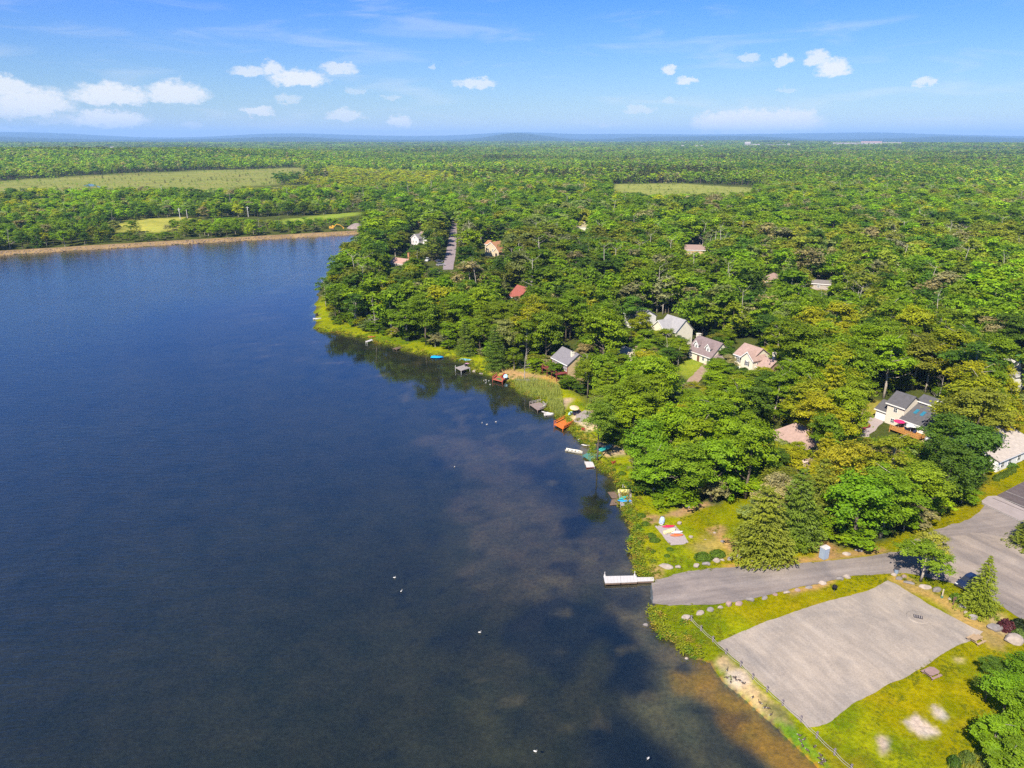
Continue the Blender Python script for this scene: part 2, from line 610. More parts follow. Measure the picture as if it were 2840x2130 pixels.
for P, c, soft, rag in [
    ([(1790, 1440), (1840, 1428), (1900, 1405), (1960, 1392), (1985, 1400), (1900, 1425), (1860, 1432)], (.30, .19, .09), .8, 1.2),
    ([(1785, 1432), (1815, 1430), (1830, 1450), (1800, 1456)], (.30, .19, .08), .8, .8),
    ([(1955, 1470), (2000, 1460), (2040, 1505), (2060, 1530), (2015, 1530), (1975, 1490)], (.28, .18, .07), 1.2, 1.5),
    ([(1890, 1510), (1990, 1490), (2020, 1540), (1950, 1545)], (.25, .20, .05), 1.5, 2),
    ([(1805, 1560), (1840, 1575), (1830, 1602), (1818, 1606), (1800, 1580)], (.30, .20, .07), .8, 1),
    ([(2000, 1570), (2140, 1560), (2330, 1535), (2440, 1518), (2470, 1530), (2300, 1552), (2100, 1582)], (.27, .17, .06), .7, .8),
    ([(2240, 1560), (2290, 1500), (2330, 1520), (2320, 1550)], (.25, .15, .06), 1, 1),
    ([(2170, 1640), (2300, 1612), (2345, 1596), (2300, 1622), (2200, 1650)], (.33, .20, .08), .5, .5),
    ([(2475, 1605), (2530, 1640), (2640, 1700), (2740, 1790), (2790, 1810), (2800, 1770), (2690, 1690), (2590, 1640), (2500, 1590)], (.27, .19, .06), 1, 1.2),
    ([(2740, 1700), (2790, 1710), (2830, 1750), (2820, 1790), (2760, 1745)], (.30, .24, .13), 1, 1.2),
    ([(1985, 1835), (2010, 1828), (2080, 1880), (2160, 1960), (2195, 2010), (2165, 2000), (2090, 1950), (2020, 1890)], (.33, .25, .13), .8, 1.4),
    ([(2000, 1858), (2060, 1862), (2100, 1900), (2050, 1905)], (.42, .34, .25), .6, 1.0),
    ([(2110, 1930), (2180, 1970), (2200, 2010), (2160, 1990)], (.12, .12, .04), .6, 1.6),
    ([(2155, 2000), (2200, 2020), (2280, 2100), (2300, 2135), (2250, 2100), (2190, 2050)], (.09, .17, .012), .6, .6),
    ([(2500, 2000), (2540, 1985), (2570, 2010), (2595, 2030), (2560, 2048), (2535, 2032)], (.36, .30, .24), .35, .9),
    ([(2582, 1955), (2602, 1958), (2626, 1985), (2612, 1990), (2590, 1975)], (.36, .31, .25), .35, .8),
    ([(2418, 2048), (2445, 2040), (2484, 2050), (2470, 2082), (2450, 2090), (2432, 2068)], (.34, .27, .2), .35, 1.0),
    ([(2648, 1825), (2670, 1826), (2668, 1838), (2650, 1834)], (.33, .27, .12), .4, .4),
]:
    paint(area(wp(P), soft, rag, 2.5, 50), c)
# yards and bare ground by the houses
for P, c in [
    ([(1360, 1030), (1400, 1020), (1560, 1050), (1540, 1085), (1440, 1060)], (.30, .20, .09)), ([(1480, 1050), (1550, 1040), (1545, 1070), (1490, 1075)], (.33, .22, .05)),
    ([(1545, 1110), (1580, 1105), (1560, 1140), (1520, 1130)], (.32, .25, .17)), ([(1590, 1150), (1660, 1130), (1665, 1185), (1625, 1200), (1600, 1175)], (.48, .38, .24)),
    ([(1648, 1222), (1740, 1245), (1745, 1262), (1680, 1268)], (.36, .26, .15)), ([(1600, 1190), (1650, 1215), (1640, 1240), (1612, 1222)], (.24, .20, .03)),
    ([(1880, 1000), (1920, 985), (1960, 1020), (1930, 1060), (1880, 1040)], (.17, .21, .02)), ([(2170, 1085), (2240, 1080), (2240, 1120), (2180, 1120)], (.30, .20, .12)),
    ([(2390, 1110), (2450, 1110), (2470, 1160), (2400, 1150)], (.25, .22, .04)), ([(2520, 1190), (2640, 1170), (2660, 1240), (2560, 1240)], (.34, .27, .16)),
    ([(2210, 770), (2330, 760), (2330, 830), (2290, 830)], (.30, .24, .2)),
]:
    paint(area(wp(P), 1.2, 1.5, 4, 70), c)
# lake bed
wet = SD < 0
bed = np.zeros_like(col)
bed[:] = MUD
save = col
col = bed
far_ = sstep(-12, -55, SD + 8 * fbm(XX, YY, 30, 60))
paint(far_, DEEP)  # light lost in deeper water is put into the bed colour
bn = fbm(XX, YY, 9, 61)
for P, c, soft, rag, am in [
    ([(1150, 1200), (1330, 1190), (1450, 1230), (1540, 1330), (1590, 1440), (1640, 1480), (1745, 1480), (1755, 1600), (1700, 1640), (1560, 1640), (1480, 1655), (1400, 1640),
      (1330, 1560), (1350, 1430), (1290, 1290)], SANDBAR, 3, 9, .95),
    ([(1270, 1340), (1330, 1390), (1310, 1420), (1250, 1370)], SANDBAR, 2, 4, .5),
    ([(1600, 1180), (1650, 1240), (1670, 1300), (1600, 1290), (1560, 1190)], (.14, .10, .03), 3, 3, .8),
    ([(1610, 1240), (1645, 1244), (1640, 1275), (1615, 1262)], (.36, .22, .04), 1, 1.5, 1),
    ([(1780, 1500), (1690, 1600), (1690, 1700), (1750, 1760), (1830, 1840), (1930, 1930), (2060, 2060), (2130, 2140), (2300, 2140), (2000, 1870), (1830, 1770), (1810, 1690), (1815, 1600)], (.16, .115, .065), 1.5, 3, .9),
    ([(1750, 1890), (1830, 1850), (1960, 1990), (2060, 2120), (2080, 2180), (1950, 2150), (1800, 2000)], (.15, .12, .06), 2, 3, .9),
    ([(1960, 1840), (1900, 1870), (1990, 1960), (2080, 2060), (2170, 2140), (2280, 2140), (2180, 2045), (2060, 1930), (1990, 1870)], GOLD, 1.2, 4, .95),
    ([(1360, 1880), (1430, 1880), (1450, 1960), (1400, 2010), (1440, 2080), (1380, 2110), (1350, 2020)], (.07, .065, .035), 4, 7, .8),
    ([(1440, 1630), (1640, 1650), (1690, 1700), (1670, 1800), (1560, 1870), (1440, 1790)], WEED, 3, 8, .75),
    ([(1680, 1740), (1740, 1750), (1800, 1830), (1770, 1900), (1690, 1880), (1660, 1800)], WEED, 2, 4, .95),
    ([(1650, 1990), (1760, 2000), (1900, 2090), (1960, 2180), (1640, 2180)], WEED, 3, 4, .9),
    ([(1570, 1430), (1640, 1425), (1620, 1475), (1580, 1480)], WEED, 1.5, 3, .85), ([(1520, 1540), (1550, 1545), (1545, 1570), (1515, 1560)], WEED, 1, 2, .8),
    ([(1560, 1550), (1610, 1540), (1600, 1600), (1565, 1590)], WEED, 1.5, 3, .6), ([(1440, 1270), (1590, 1310), (1590, 1400), (1510, 1370)], WEED, 2, 4, .7),
    ([(1655, 1520), (1675, 1515), (1680, 1550), (1660, 1550)], WEED, 1, 2, .7), ([(1690, 1640), (1760, 1650), (1760, 1690), (1700, 1690)], WEED, 1.5, 3, .5),
]:
    paint(area(wp_ := [g0(*p) for p in P], soft, rag, 7, 80), c, am)
paint(sstep(.2, .6, bn) * (SD > -40), WEED, .5)
paint(sstep(.25, .6, fbm(XX, YY, 3.0, 66)) * (SD > -45), WEED, .45)
paint(sstep(.3, .6, fbm(XX, YY, 4.5, 67)) * (SD > -30), (.17, .12, .06), .4)
paint((1 - sstep(-.2, -2.2, SD)) * (XX < 60) * (YY > 95), (.10, .075, .03), .7)
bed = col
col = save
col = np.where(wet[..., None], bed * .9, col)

ny, nx = XX.shape
idx = np.arange(nx * ny).reshape(ny, nx)
F = np.stack([idx[:-1, :-1], idx[:-1, 1:], idx[1:, 1:], idx[1:, :-1]], -1).reshape(-1, 4)


def ground_material():
    m = bpy.data.materials.new('ground_cover')
    m.use_nodes = True
    t = m.node_tree
    k = NB(t)
    b = t.nodes['Principled BSDF']
    a = k.new('ShaderNodeAttribute', attribute_name='cover')
    g = k.new('ShaderNodeNewGeometry')
    n1 = k.noise(g.outputs['Position'], 1.6, 6, 0.7)
    n2 = k.noise(g.outputs['Position'], 0.22, 4, 0.6)
    n3 = k.noise(g.outputs['Position'], 0.03, 6, 0.75)
    c = k.mix(1.0, a.outputs['Color'], k.ramp(n1, [(0.25, (.55, .55, .6)), (0.75, (1.5, 1.42, 1.4))]), 'MULTIPLY')
    c = k.mix(1.0, c, k.ramp(n2, [(0.3, (.72, .82, .9)), (0.7, (1.28, 1.15, 1.1))]), 'MULTIPLY')
    c = k.mix(1.0, c, k.ramp(n3, [(0.3, (.75, .78, .8)), (0.7, (1.2, 1.2, 1.1))]), 'MULTIPLY')
    k.put(b.inputs['Base Color'], c)
    b.inputs['Roughness'].default_value = 0.95
    b.inputs['Specular IOR Level'].default_value = 0.0
    bp = k.new('ShaderNodeBump')
    bp.inputs['Strength'].default_value = 0.7
    bp.inputs['Distance'].default_value = 0.25
    k.put(bp.inputs['Height'], n1)
    t.links.new(bp.outputs[0], b.inputs['Normal'])
    return m


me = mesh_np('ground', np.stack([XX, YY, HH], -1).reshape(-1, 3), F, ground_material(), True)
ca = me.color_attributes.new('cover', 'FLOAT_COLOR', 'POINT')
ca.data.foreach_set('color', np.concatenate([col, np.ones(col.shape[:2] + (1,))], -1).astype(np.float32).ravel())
tag(obj('ground', me), kind='structure')

# ------------------------------------------------------------------ lake surface
def water_material():
    m = bpy.data.materials.new('lake_water')
    m.use_nodes = True
    t = m.node_tree
    t.nodes.clear()
    k = NB(t)
    o = k.new('ShaderNodeOutputMaterial')
    g = k.new('ShaderNodeNewGeometry')
    mp = k.new('ShaderNodeMapping')
    t.links.new(g.outputs['Position'], mp.inputs[0])
    mp.inputs['Rotation'].default_value = (0, 0, R(-24))
    mp.inputs['Scale'].default_value = (0.30, 1.0, 1.0)
    w1 = k.noise(mp.outputs[0], 0.8, 3, 0.6, 0.3)
    w2 = k.noise(mp.outputs[0], 3.2, 2, 0.5)
    big = k.noise(g.outputs['Position'], 0.012, 3, 0.5)
    hgt = k.math('ADD', w1, k.math('MULTIPLY', w2, 0.3))
    # wind: open water is rippled, the lee of the wooded shore lies calm
    ca_ = k.new('ShaderNodeAttribute', attribute_name='calm')
    amp = k.math('MULTIPLY', k.maprange(ca_.outputs['Fac'], 0, 1, 1.0, 0.10), k.maprange(big, 0.35, 0.65, 0.75, 1.15))
    bp = k.new('ShaderNodeBump')
    bp.inputs['Distance'].default_value = 0.22
    k.put(bp.inputs['Strength'], k.math('MULTIPLY', amp, 0.48))
    k.put(bp.inputs['Height'], hgt)
    fr = k.new('ShaderNodeFresnel')
    fr.inputs['IOR'].default_value = 1.65
    t.links.new(bp.outputs[0], fr.inputs['Normal'])
    gl = k.new('ShaderNodeBsdfGlossy')
    gl.inputs['Color'].default_value = (1, 1, 1, 1)
    k.put(gl.inputs['Roughness'], k.maprange(ca_.outputs['Fac'], 0, 1, 0.10, 0.05))
    t.links.new(bp.outputs[0], gl.inputs['Normal'])
    tr = k.new('ShaderNodeBsdfTransparent')
    tr.inputs['Color'].default_value = (.62, .70, .68, 1)
    mx = k.new('ShaderNodeMixShader')
    k.put(mx.inputs[0], k.math('MULTIPLY', fr.outputs[0], k.math('SUBTRACT', 1.0, g.outputs['Backfacing'])))
    t.links.new(tr.outputs[0], mx.inputs[1])
    t.links.new(gl.outputs[0], mx.inputs[2])
    t.links.new(mx.outputs[0], o.inputs[0])
    return m


wx = axis([(-140, 80, 3.0)], (-1600, 400))
wy = axis([(40, 330, 3.0), (330, 720, 8.0)], (-420, 740))
WX, WY = np.meshgrid(wx, wy)
wsd = poly_sd(WX, WY, [p for p in LAKE])
# calm: near the right-hand shore (in the lee of its trees), fading out over some 50 m
shore_r = [LAKE[i] for i in range(0, 62)]
dr = np.full(WX.shape, 1e9)
for (ax_, ay_) in shore_r:
    dr = np.minimum(dr, np.hypot(WX - ax_, WY - ay_))
calm = 1 - sstep(32, 115, dr + 10 * fbm(WX, WY, 26, 90))
calm = np.maximum(calm, .55 * (1 - sstep(20, 70, np.abs(WY - (WX * -0.28 + 440)) + 30 * fbm(WX, WY, 90, 91))) * (WX > -80))
i2 = np.arange(WX.size).reshape(WX.shape)
F2 = np.stack([i2[:-1, :-1], i2[:-1, 1:], i2[1:, 1:], i2[1:, :-1]], -1).reshape(-1, 4)
keep = (wsd[:-1, :-1] < 14) | (wsd[1:, 1:] < 14)
me = mesh_np('lake', np.stack([WX, WY, WX * 0], -1).reshape(-1, 3), F2[keep.ravel()], water_material(), True)
at_ = me.attributes.new('calm', 'FLOAT', 'POINT')
at_.data.foreach_set('value', calm.astype(np.float32).ravel())
tag(obj('lake', me), kind='structure')
# ------------------------------------------------------------------ sheets lying on the ground: sand, gravel, asphalt
def ragged(P, step, amp, seed):
    """densify a closed outline and make its edge uneven"""
    out_ = []
    n = len(P)
    for i in range(n):
        a, b = np.array(P[i]), np.array(P[(i + 1) % n])
        L = np.linalg.norm(b - a)
        m = max(1, int(L / step))
        nrm = np.array([-(b - a)[1], (b - a)[0]]) / (L + 1e-9)
        for j in range(m):
            p = a + (b - a) * j / m
            w = amp * (1.2 * float(fbm(p[0], p[1], 2.5, seed)) + 0.5 * float(vnoise(p[0], p[1], .5, seed + 5)))
            out_.append(tuple(p + nrm * w))
    return out_


def sheet(name, P, material, lift=0.05, step=2.0, amp=0.0, grid=2.0, seed=1, world=False, thick=0.0):
    P = [tuple(p) for p in P] if world else wp(P)
    P = ragged(P, step, amp, seed)
    a = np.array(P)
    gx, gy = np.meshgrid(np.arange(a[:, 0].min(), a[:, 0].max(), grid), np.arange(a[:, 1].min(), a[:, 1].max(), grid))
    sd = poly_sd(gx, gy, P)
    ins = np.stack([gx[sd < -grid * .4], gy[sd < -grid * .4]], -1)
    pts = [Vector(p) for p in P] + [Vector(p) for p in ins]
    n = len(P)
    v, e, f, *_ = delaunay_2d_cdt(pts, [(i, (i + 1) % n) for i in range(n)], [], 1, 1e-5)
    va = np.array([tuple(p) for p in v])
    z = height(va[:, 0], va[:, 1]) + lift
    me_ = bpy.data.meshes.new(name)
    me_.from_pydata([(p[0], p[1], zz) for p, zz in zip(va, z)], [], [tuple(t_) for t_ in f])
    me_.materials.append(material)
    bm = bmesh.new()
    bm.from_mesh(me_)
    for q in bm.faces:
        if q.normal.z < 0: q.normal_flip()
    bm.to_mesh(me_)
    bm.free()
    me_.update()
    return tag(obj(name, me_), kind='structure')


def track_mat(name, c1, c2, c3, scale, ang, stretch=6.0, rough=0.95):
    """loose surface with wheel or rake streaks running along ANG"""
    m = bpy.data.materials.new(name)
    m.use_nodes = True
    t = m.node_tree
    k = NB(t)
    b = t.nodes['Principled BSDF']
    g = k.new('ShaderNodeNewGeometry')
    mp = k.new('ShaderNodeMapping', vector_type='TEXTURE')
    t.links.new(g.outputs['Position'], mp.inputs[0])
    mp.inputs['Rotation'].default_value = (0, 0, ang)
    mp.inputs['Scale'].default_value = (stretch, 1, 1)
    s = k.noise(mp.outputs[0], scale, 5, 0.65, 0.3)
    blot = k.noise(g.outputs['Position'], 0.16, 5, 0.65, 0.6)
    fine_ = k.noise(g.outputs['Position'], 5.0, 4, 0.8)
    c1, c2, c3 = [tuple(q * .88 for q in c_) for c_ in (c1, c2, c3)]
    c = k.ramp(s, [(0.28, c1), (0.5, c2), (0.74, c3)])
    c = k.mix(1.0, c, k.ramp(blot, [(0.3, (.74, .76, .80)), (0.7, (1.16, 1.13, 1.08))]), 'MULTIPLY')
    c = k.mix(1.0, c, k.ramp(fine_, [(0.3, (.74, .74, .75)), (0.7, (1.2, 1.19, 1.18))]), 'MULTIPLY')
    k.put(b.inputs['Base Color'], c)
    b.inputs['Roughness'].default_value = rough
    b.inputs['Specular IOR Level'].default_value = 0.15
    bp = k.new('ShaderNodeBump')
    bp.inputs['Strength'].default_value = 0.5
    bp.inputs['Distance'].default_value = 0.08
    k.put(bp.inputs['Height'], s)
    t.links.new(bp.outputs[0], b.inputs['Normal'])
    return m


def dir_of(p, q):
    a, b = at(*p), at(*q)
    return math.atan2(b.y - a.y, b.x - a.x)


gravel_m = track_mat('gravel', (.155, .130, .120), (.225, .190, .172), (.29, .247, .222), 0.55, dir_of((1850, 1640), (2450, 1560)), 9)
lot_m = track_mat('packed_gravel', (.18, .152, .138), (.265, .22, .188), (.325, .275, .237), 0.4, dir_of((2600, 1520), (2840, 1640)), 6)
sand_m = track_mat('beach_sand', (.272, .230, .190), (.315, .266, .220), (.375, .32, .265), 0.9, dir_of((2120, 1750), (2200, 1820)), 5)
asphalt_m = mat('asphalt', (.105, .082, .08), 0.9, .25, .2, 1.2)
concrete_m = mat('pale_concrete', (.30, .25, .235), 0.9, .2, .1, .8)
paint_m = mat('road_paint', (.38, .355, .33), 0.8, .2, .06, 3)
oldroad_m = mat('old_asphalt', (.25, .20, .20), 0.9, .2, .15, .5)
pad_m = mat('pad_gravel', (.34, .28, .27), 0.95, .1, .15, 4)
brown_m = mat('bare_drive', (.30, .21, .15), 0.95, .1, .2, .8)

sheet('sandy_beach', [(1985, 1784), (2050, 1756), (2130, 1722), (2220, 1692), (2300, 1666), (2350, 1654), (2400, 1640), (2430, 1628), (2450, 1614), (2462, 1610), (2490, 1622),
                      (2530, 1648), (2580, 1680), (2640, 1710), (2700, 1742), (2726, 1752), (2700, 1774), (2650, 1792), (2610, 1816), (2560, 1850), (2510, 1880), (2460, 1900),
                      (2420, 1924), (2370, 1950), (2330, 1982), (2300, 2004), (2270, 2014), (2240, 2018), (2180, 1962), (2120, 1904), (2060, 1848)], sand_m, .06, .5, .13, 1.5, 3)
sheet('boat_ramp', [(1808, 1614), (1818, 1606), (1850, 1601), (1900, 1586), (1990, 1576), (2090, 1570), (2200, 1566), (2300, 1556), (2400, 1545), (2500, 1528), (2530, 1500), (2560, 1482),
                    (2640, 1455), (2690, 1440), (2722, 1420), (2733, 1400), (2728, 1396), (2860, 1440), (2990, 1480), (3050, 1700), (2900, 1760), (2840, 1722),
                    (2790, 1690), (2730, 1650), (2680, 1630), (2620, 1612), (2540, 1595), (2500, 1588), (2440, 1594), (2360, 1598), (2300, 1612), (2220, 1628), (2150, 1645),
                    (2060, 1668), (1980, 1676), (1900, 1680), (1824, 1677), (1808, 1674), (1806, 1640)], gravel_m, .05, .6, .25, 1.2, 7)
sheet('gravel_lot', [(2560, 1525), (2640, 1490), (2700, 1478), (2800, 1492), (2990, 1560), (3040, 1690), (2900, 1740), (2830, 1705), (2730, 1640), (2640, 1600), (2560, 1580)], lot_m, .075, .6, .6, 3, 9)
sheet('concrete_apron', [(2724, 1396), (2722, 1390), (2740, 1377), (2764, 1376), (2850, 1416), (2990, 1470), (2990, 1505), (2840, 1450)], concrete_m, .09, 3, .0, 3, 2)
sheet('asphalt_road', [(2765, 1375), (2840, 1336), (3000, 1262), (3200, 1300), (3200, 1560), (2990, 1466), (2840, 1411)], asphalt_m, .095, 3, .0, 3, 2)
for (a_, b_, w_) in [((2752, 1382), (2900, 1444), .08), ((2768, 1378), (2900, 1432), .07), ((2722, 1398), (2870, 1466), .07), ((2790, 1364), (2900, 1406), .05)]:
    p_, q_ = at(*a_), at(*b_)
    d_ = (q_ - p_).normalized()
    n_ = Vector((-d_.y, d_.x, 0)) * w_
    sheet('road_marking', [(p_ + n_)[:2], (q_ + n_)[:2], (q_ - n_)[:2], (p_ - n_)[:2]], paint_m if w_ < .075 else asphalt_m, .115, 2, 0, 4, 2, True)
sheet('kayak_pad', [(1815, 1459), (1830, 1458), (1872, 1457), (1884, 1468), (1900, 1488), (1910, 1505), (1895, 1511), (1860, 1513), (1850, 1504), (1835, 1484)], pad_m, .06, .5, .12, 1.5, 4)
# the straight residential road far back, and driveways
sheet('residential_road', [(1228, 748), (1256, 748), (1264, 700), (1267, 660), (1268, 620), (1268, 611), (1256, 611), (1250, 630), (1241, 680), (1234, 715)], oldroad_m, .06, 4, .25, 6, 4)
sheet('residential_road', [(1256, 611), (1268, 611), (1266, 590), (1262, 575), (1254, 590)], oldroad_m, .06, 4, .25, 6, 4)
sheet('driveway', [(1899, 1062), (1930, 1030), (1962, 1002), (1980, 1006), (1966, 1030), (1935, 1060), (1920, 1085), (1890, 1085)], brown_m, .06, 1.5, .5, 3, 6)
sheet('driveway', [(2385, 1190), (2400, 1160), (2440, 1155), (2450, 1170), (2420, 1200), (2390, 1230)], pad_m, .06, 1.5, .4, 3, 6)
sheet('driveway', [(2175, 1100), (2200, 1092), (2235, 1093), (2225, 1110), (2190, 1115)], brown_m, .06, 1.5, .4, 3, 6)
sheet('patio', [(1590, 1170), (1600, 1150), (1622, 1138), (1640, 1143), (1630, 1160), (1608, 1172)], concrete_m, .06, 1.5, .1, 2, 6)
sheet('footpath', [(1496, 1124), (1520, 1112), (1552, 1105), (1560, 1112), (1540, 1120), (1512, 1130)], pad_m, .06, 1, .3, 2, 6)

# ------------------------------------------------------------------ stone faced dam across the far end of the lake
dam_pts = [Vector((*LAKE[i], 0)) for i in range(len(SHORE_PX) - 5, len(SHORE_PX))]
dam_pts = dam_pts[1:]
dd = (dam_pts[-1] - dam_pts[-2]).normalized()
dam_pts.append(dam_pts[-1] + dd * 320)
dam_pts[0] = dam_pts[0] + Vector((26, 6, 0))
dam_top_m = mat('dam_crest', (.24, .16, .07), .95, .1, .3, .12)
rip_m = mat('riprap_stone', (.24, .17, .12), .95, .2, .45, .5, .6)
rng = np.random.default_rng(5)
crest_l, crest_r, toe = [], [], []
dpts = []
for a, b in zip(dam_pts[:-1], dam_pts[1:]):
    m_ = int((b - a).length / 8) + 1
    for j in range(m_):
        dpts.append(a + (b - a) * j / m_)
dpts.append(dam_pts[-1])
V, Fq = [], []
for i, p in enumerate(dpts):
    t_ = (dpts[min(i + 1, len(dpts) - 1)] - dpts[max(i - 1, 0)]).normalized()
    n_ = Vector((t_.y, -t_.x, 0))
    if n_.y < 0: n_ = -n_
    jit = float(fbm(p.x, p.y, 25, 4)) * .8
    for (o_, z_) in [(-2.2, -.8), (1.0 + jit, .9), (3.4 + jit, 1.7), (8.0, 1.8), (13.5, .9), (16, -.3)]:
        V.append((p.x + n_.x * o_, p.y + n_.y * o_, z_ + .1 * float(vnoise(p.x, p.y, 6, 9))))
for i in range(len(dpts) - 1):
    for k_ in range(5):
        b_ = i * 6 + k_
        Fq.append((b_, b_ + 1, b_ + 7, b_ + 6))
me = mesh_np('dam', V, Fq, dam_top_m, False)
dam = tag(obj('dam_embankment', me), 'long low stone faced dam closing the far end of the lake', 'dam')
# riprap stones of its water face, too small to pick apart
rb = MB()
for i in range(len(dpts) - 1):
    a, b = dpts[i], dpts[i + 1]
    t_ = (b - a).normalized()
    n_ = Vector((t_.y, -t_.x, 0))
    if n_.y < 0: n_ = -n_
    for j in range(26):
        s_ = rng.random()
        p = a + (b - a) * rng.random() + n_ * (-1.6 + 5.0 * s_)
        r_ = .3 + .55 * rng.random() ** 2
        z_ = -.3 + 2.2 * s_
        vs = [(p.x + r_ * dx_ * (.7 + .6 * rng.random()), p.y + r_ * dy_ * (.7 + .6 * rng.random()), z_ + r_ * dz_ * .7) for dx_, dy_, dz_ in ((1, 0, 0), (0, 1, 0), (-1, 0, 0), (0, -1, 0), (.2, .1, 1), (0, 0, -1))]
        rb.add(vs, [(0, 1, 4), (1, 2, 4), (2, 3, 4), (3, 0, 4), (1, 0, 5), (2, 1, 5), (3, 2, 5), (0, 3, 5)])
tag(rb.build('riprap', rip_m, dam), kind='stuff')

# a loop of the stream shining in the marsh
pool_m = mat('pool_water', (.03, .05, .06), .08, .9, .1, .1)
sheet('marsh_pool', [(232, 515), (246, 510), (262, 511), (268, 516), (256, 517), (240, 518)], pool_m, .25, 6, 2.0, 12, 8)
sheet('marsh_pool', [(268, 516), (276, 517), (290, 522), (284, 523), (270, 520)], pool_m, .25, 6, 1.0, 12, 8)
# ------------------------------------------------------------------ trees: leaf masses, trunks, kinds
def leaf_material(name, instanced, rough=.55):
    m = bpy.data.materials.new(name)
    m.use_nodes = True
    t = m.node_tree
    k = NB(t)
    b = t.nodes['Principled BSDF']
    o = t.nodes['Material Output']
    if instanced:
        a = k.new('ShaderNodeAttribute', attribute_name='tint', attribute_type='INSTANCER')
        c0 = a.outputs['Color']
    else:
        a = k.new('ShaderNodeObjectInfo')
        c0 = a.outputs['Color']
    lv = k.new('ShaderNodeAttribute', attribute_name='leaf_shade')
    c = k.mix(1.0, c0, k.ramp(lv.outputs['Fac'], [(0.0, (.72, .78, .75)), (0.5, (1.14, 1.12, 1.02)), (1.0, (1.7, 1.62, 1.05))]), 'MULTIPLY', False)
    k.put(b.inputs['Base Color'], c)
    b.inputs['Roughness'].default_value = rough
    b.inputs['Specular IOR Level'].default_value = .25
    tl = k.new('ShaderNodeBsdfTranslucent')
    k.put(tl.inputs['Color'], k.mix(1.0, c, (1.25, 1.25, .55, 1), 'MULTIPLY', False))
    mx = k.new('ShaderNodeMixShader')
    mx.inputs[0].default_value = .42
    t.links.new(b.outputs[0], mx.inputs[1])
    t.links.new(tl.outputs[0], mx.inputs[2])
    t.links.new(mx.outputs[0], o.inputs[0])
    return m


leaf_m = leaf_material('leaves', False)
leaf_fm = leaf_material('forest_leaves', True)
bark_m = mat('bark', (.12, .095, .07), .95, .1, .35, 2.0)
pale_bark_m = mat('pale_bark', (.34, .29, .235), .95, .1, .3, 2.0)
dead_m = mat('dead_wood', (.34, .30, .25), .95, .1, .3, 1.5)


def quads(pos, nrm, size, rng, aspect=.62, spin=None):
    """one rhombic leaf spray per row of POS, facing NRM"""
    n = len(pos)
    nrm = nrm / (np.linalg.norm(nrm, axis=1, keepdims=True) + 1e-9)
    ref = rng.normal(size=(n, 3)) if spin is None else spin
    e1 = np.cross(nrm, ref)
    e1 /= np.linalg.norm(e1, axis=1, keepdims=True) + 1e-9
    e2 = np.cross(nrm, e1)
    s = size[:, None]
    bend = nrm * s * .16
    V = np.stack([pos + e1 * s * .5 - bend, pos + e2 * s * .5 * aspect, pos - e1 * s * .5 - bend, pos - e2 * s * .5 * aspect], 1).reshape(-1, 3)
    return V, np.arange(4 * n).reshape(n, 4)


def broad_crown(rng, H, RW, nl, ncl, nleaf, leaf, low=.22, slim=1.0, flat=.65):
    """leaf sprays: NL boughs spread over the crown, NCL clumps on each bough, NLEAF sprays in each clump"""
    zc = H * (low + 1) / 2
    hz_ = H * (1 - low) / 2
    P, N, S = [], [], []
    for i in range(nl):
        while True:
            d = rng.normal(size=3)
            d /= np.linalg.norm(d)
            if d[2] > -.55: break
        rr = rng.uniform(.48, .72)
        lobe = np.array([d[0] * RW * rr, d[1] * RW * rr, zc + d[2] * hz_ * rr * slim])
        if i == 0: lobe = np.array([0, 0, zc + hz_ * .55])
        lr = RW * rng.uniform(.30, .46)
        for j in range(ncl):
            e = rng.normal(size=3)
            e = e / np.linalg.norm(e)
            e[2] = abs(e[2]) if rng.random() < .72 else e[2]
            c = lobe + e * lr * np.array([1, 1, .8]) * rng.uniform(.7, 1.08)
            m = int(nleaf * rng.uniform(.6, 1.3))
            q = rng.normal(size=(m, 3)) * np.array([1, 1, .42]) * lr * .24
            P.append(c + q)
            N.append(e * .55 + np.array([0, 0, .65]) + rng.normal(size=(m, 3)) * .30)
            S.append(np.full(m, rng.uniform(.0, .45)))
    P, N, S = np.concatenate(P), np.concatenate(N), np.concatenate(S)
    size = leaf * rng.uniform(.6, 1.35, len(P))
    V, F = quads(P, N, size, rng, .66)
    return V, F, np.clip(S + rng.uniform(0, .55, len(P)), 0, 1)


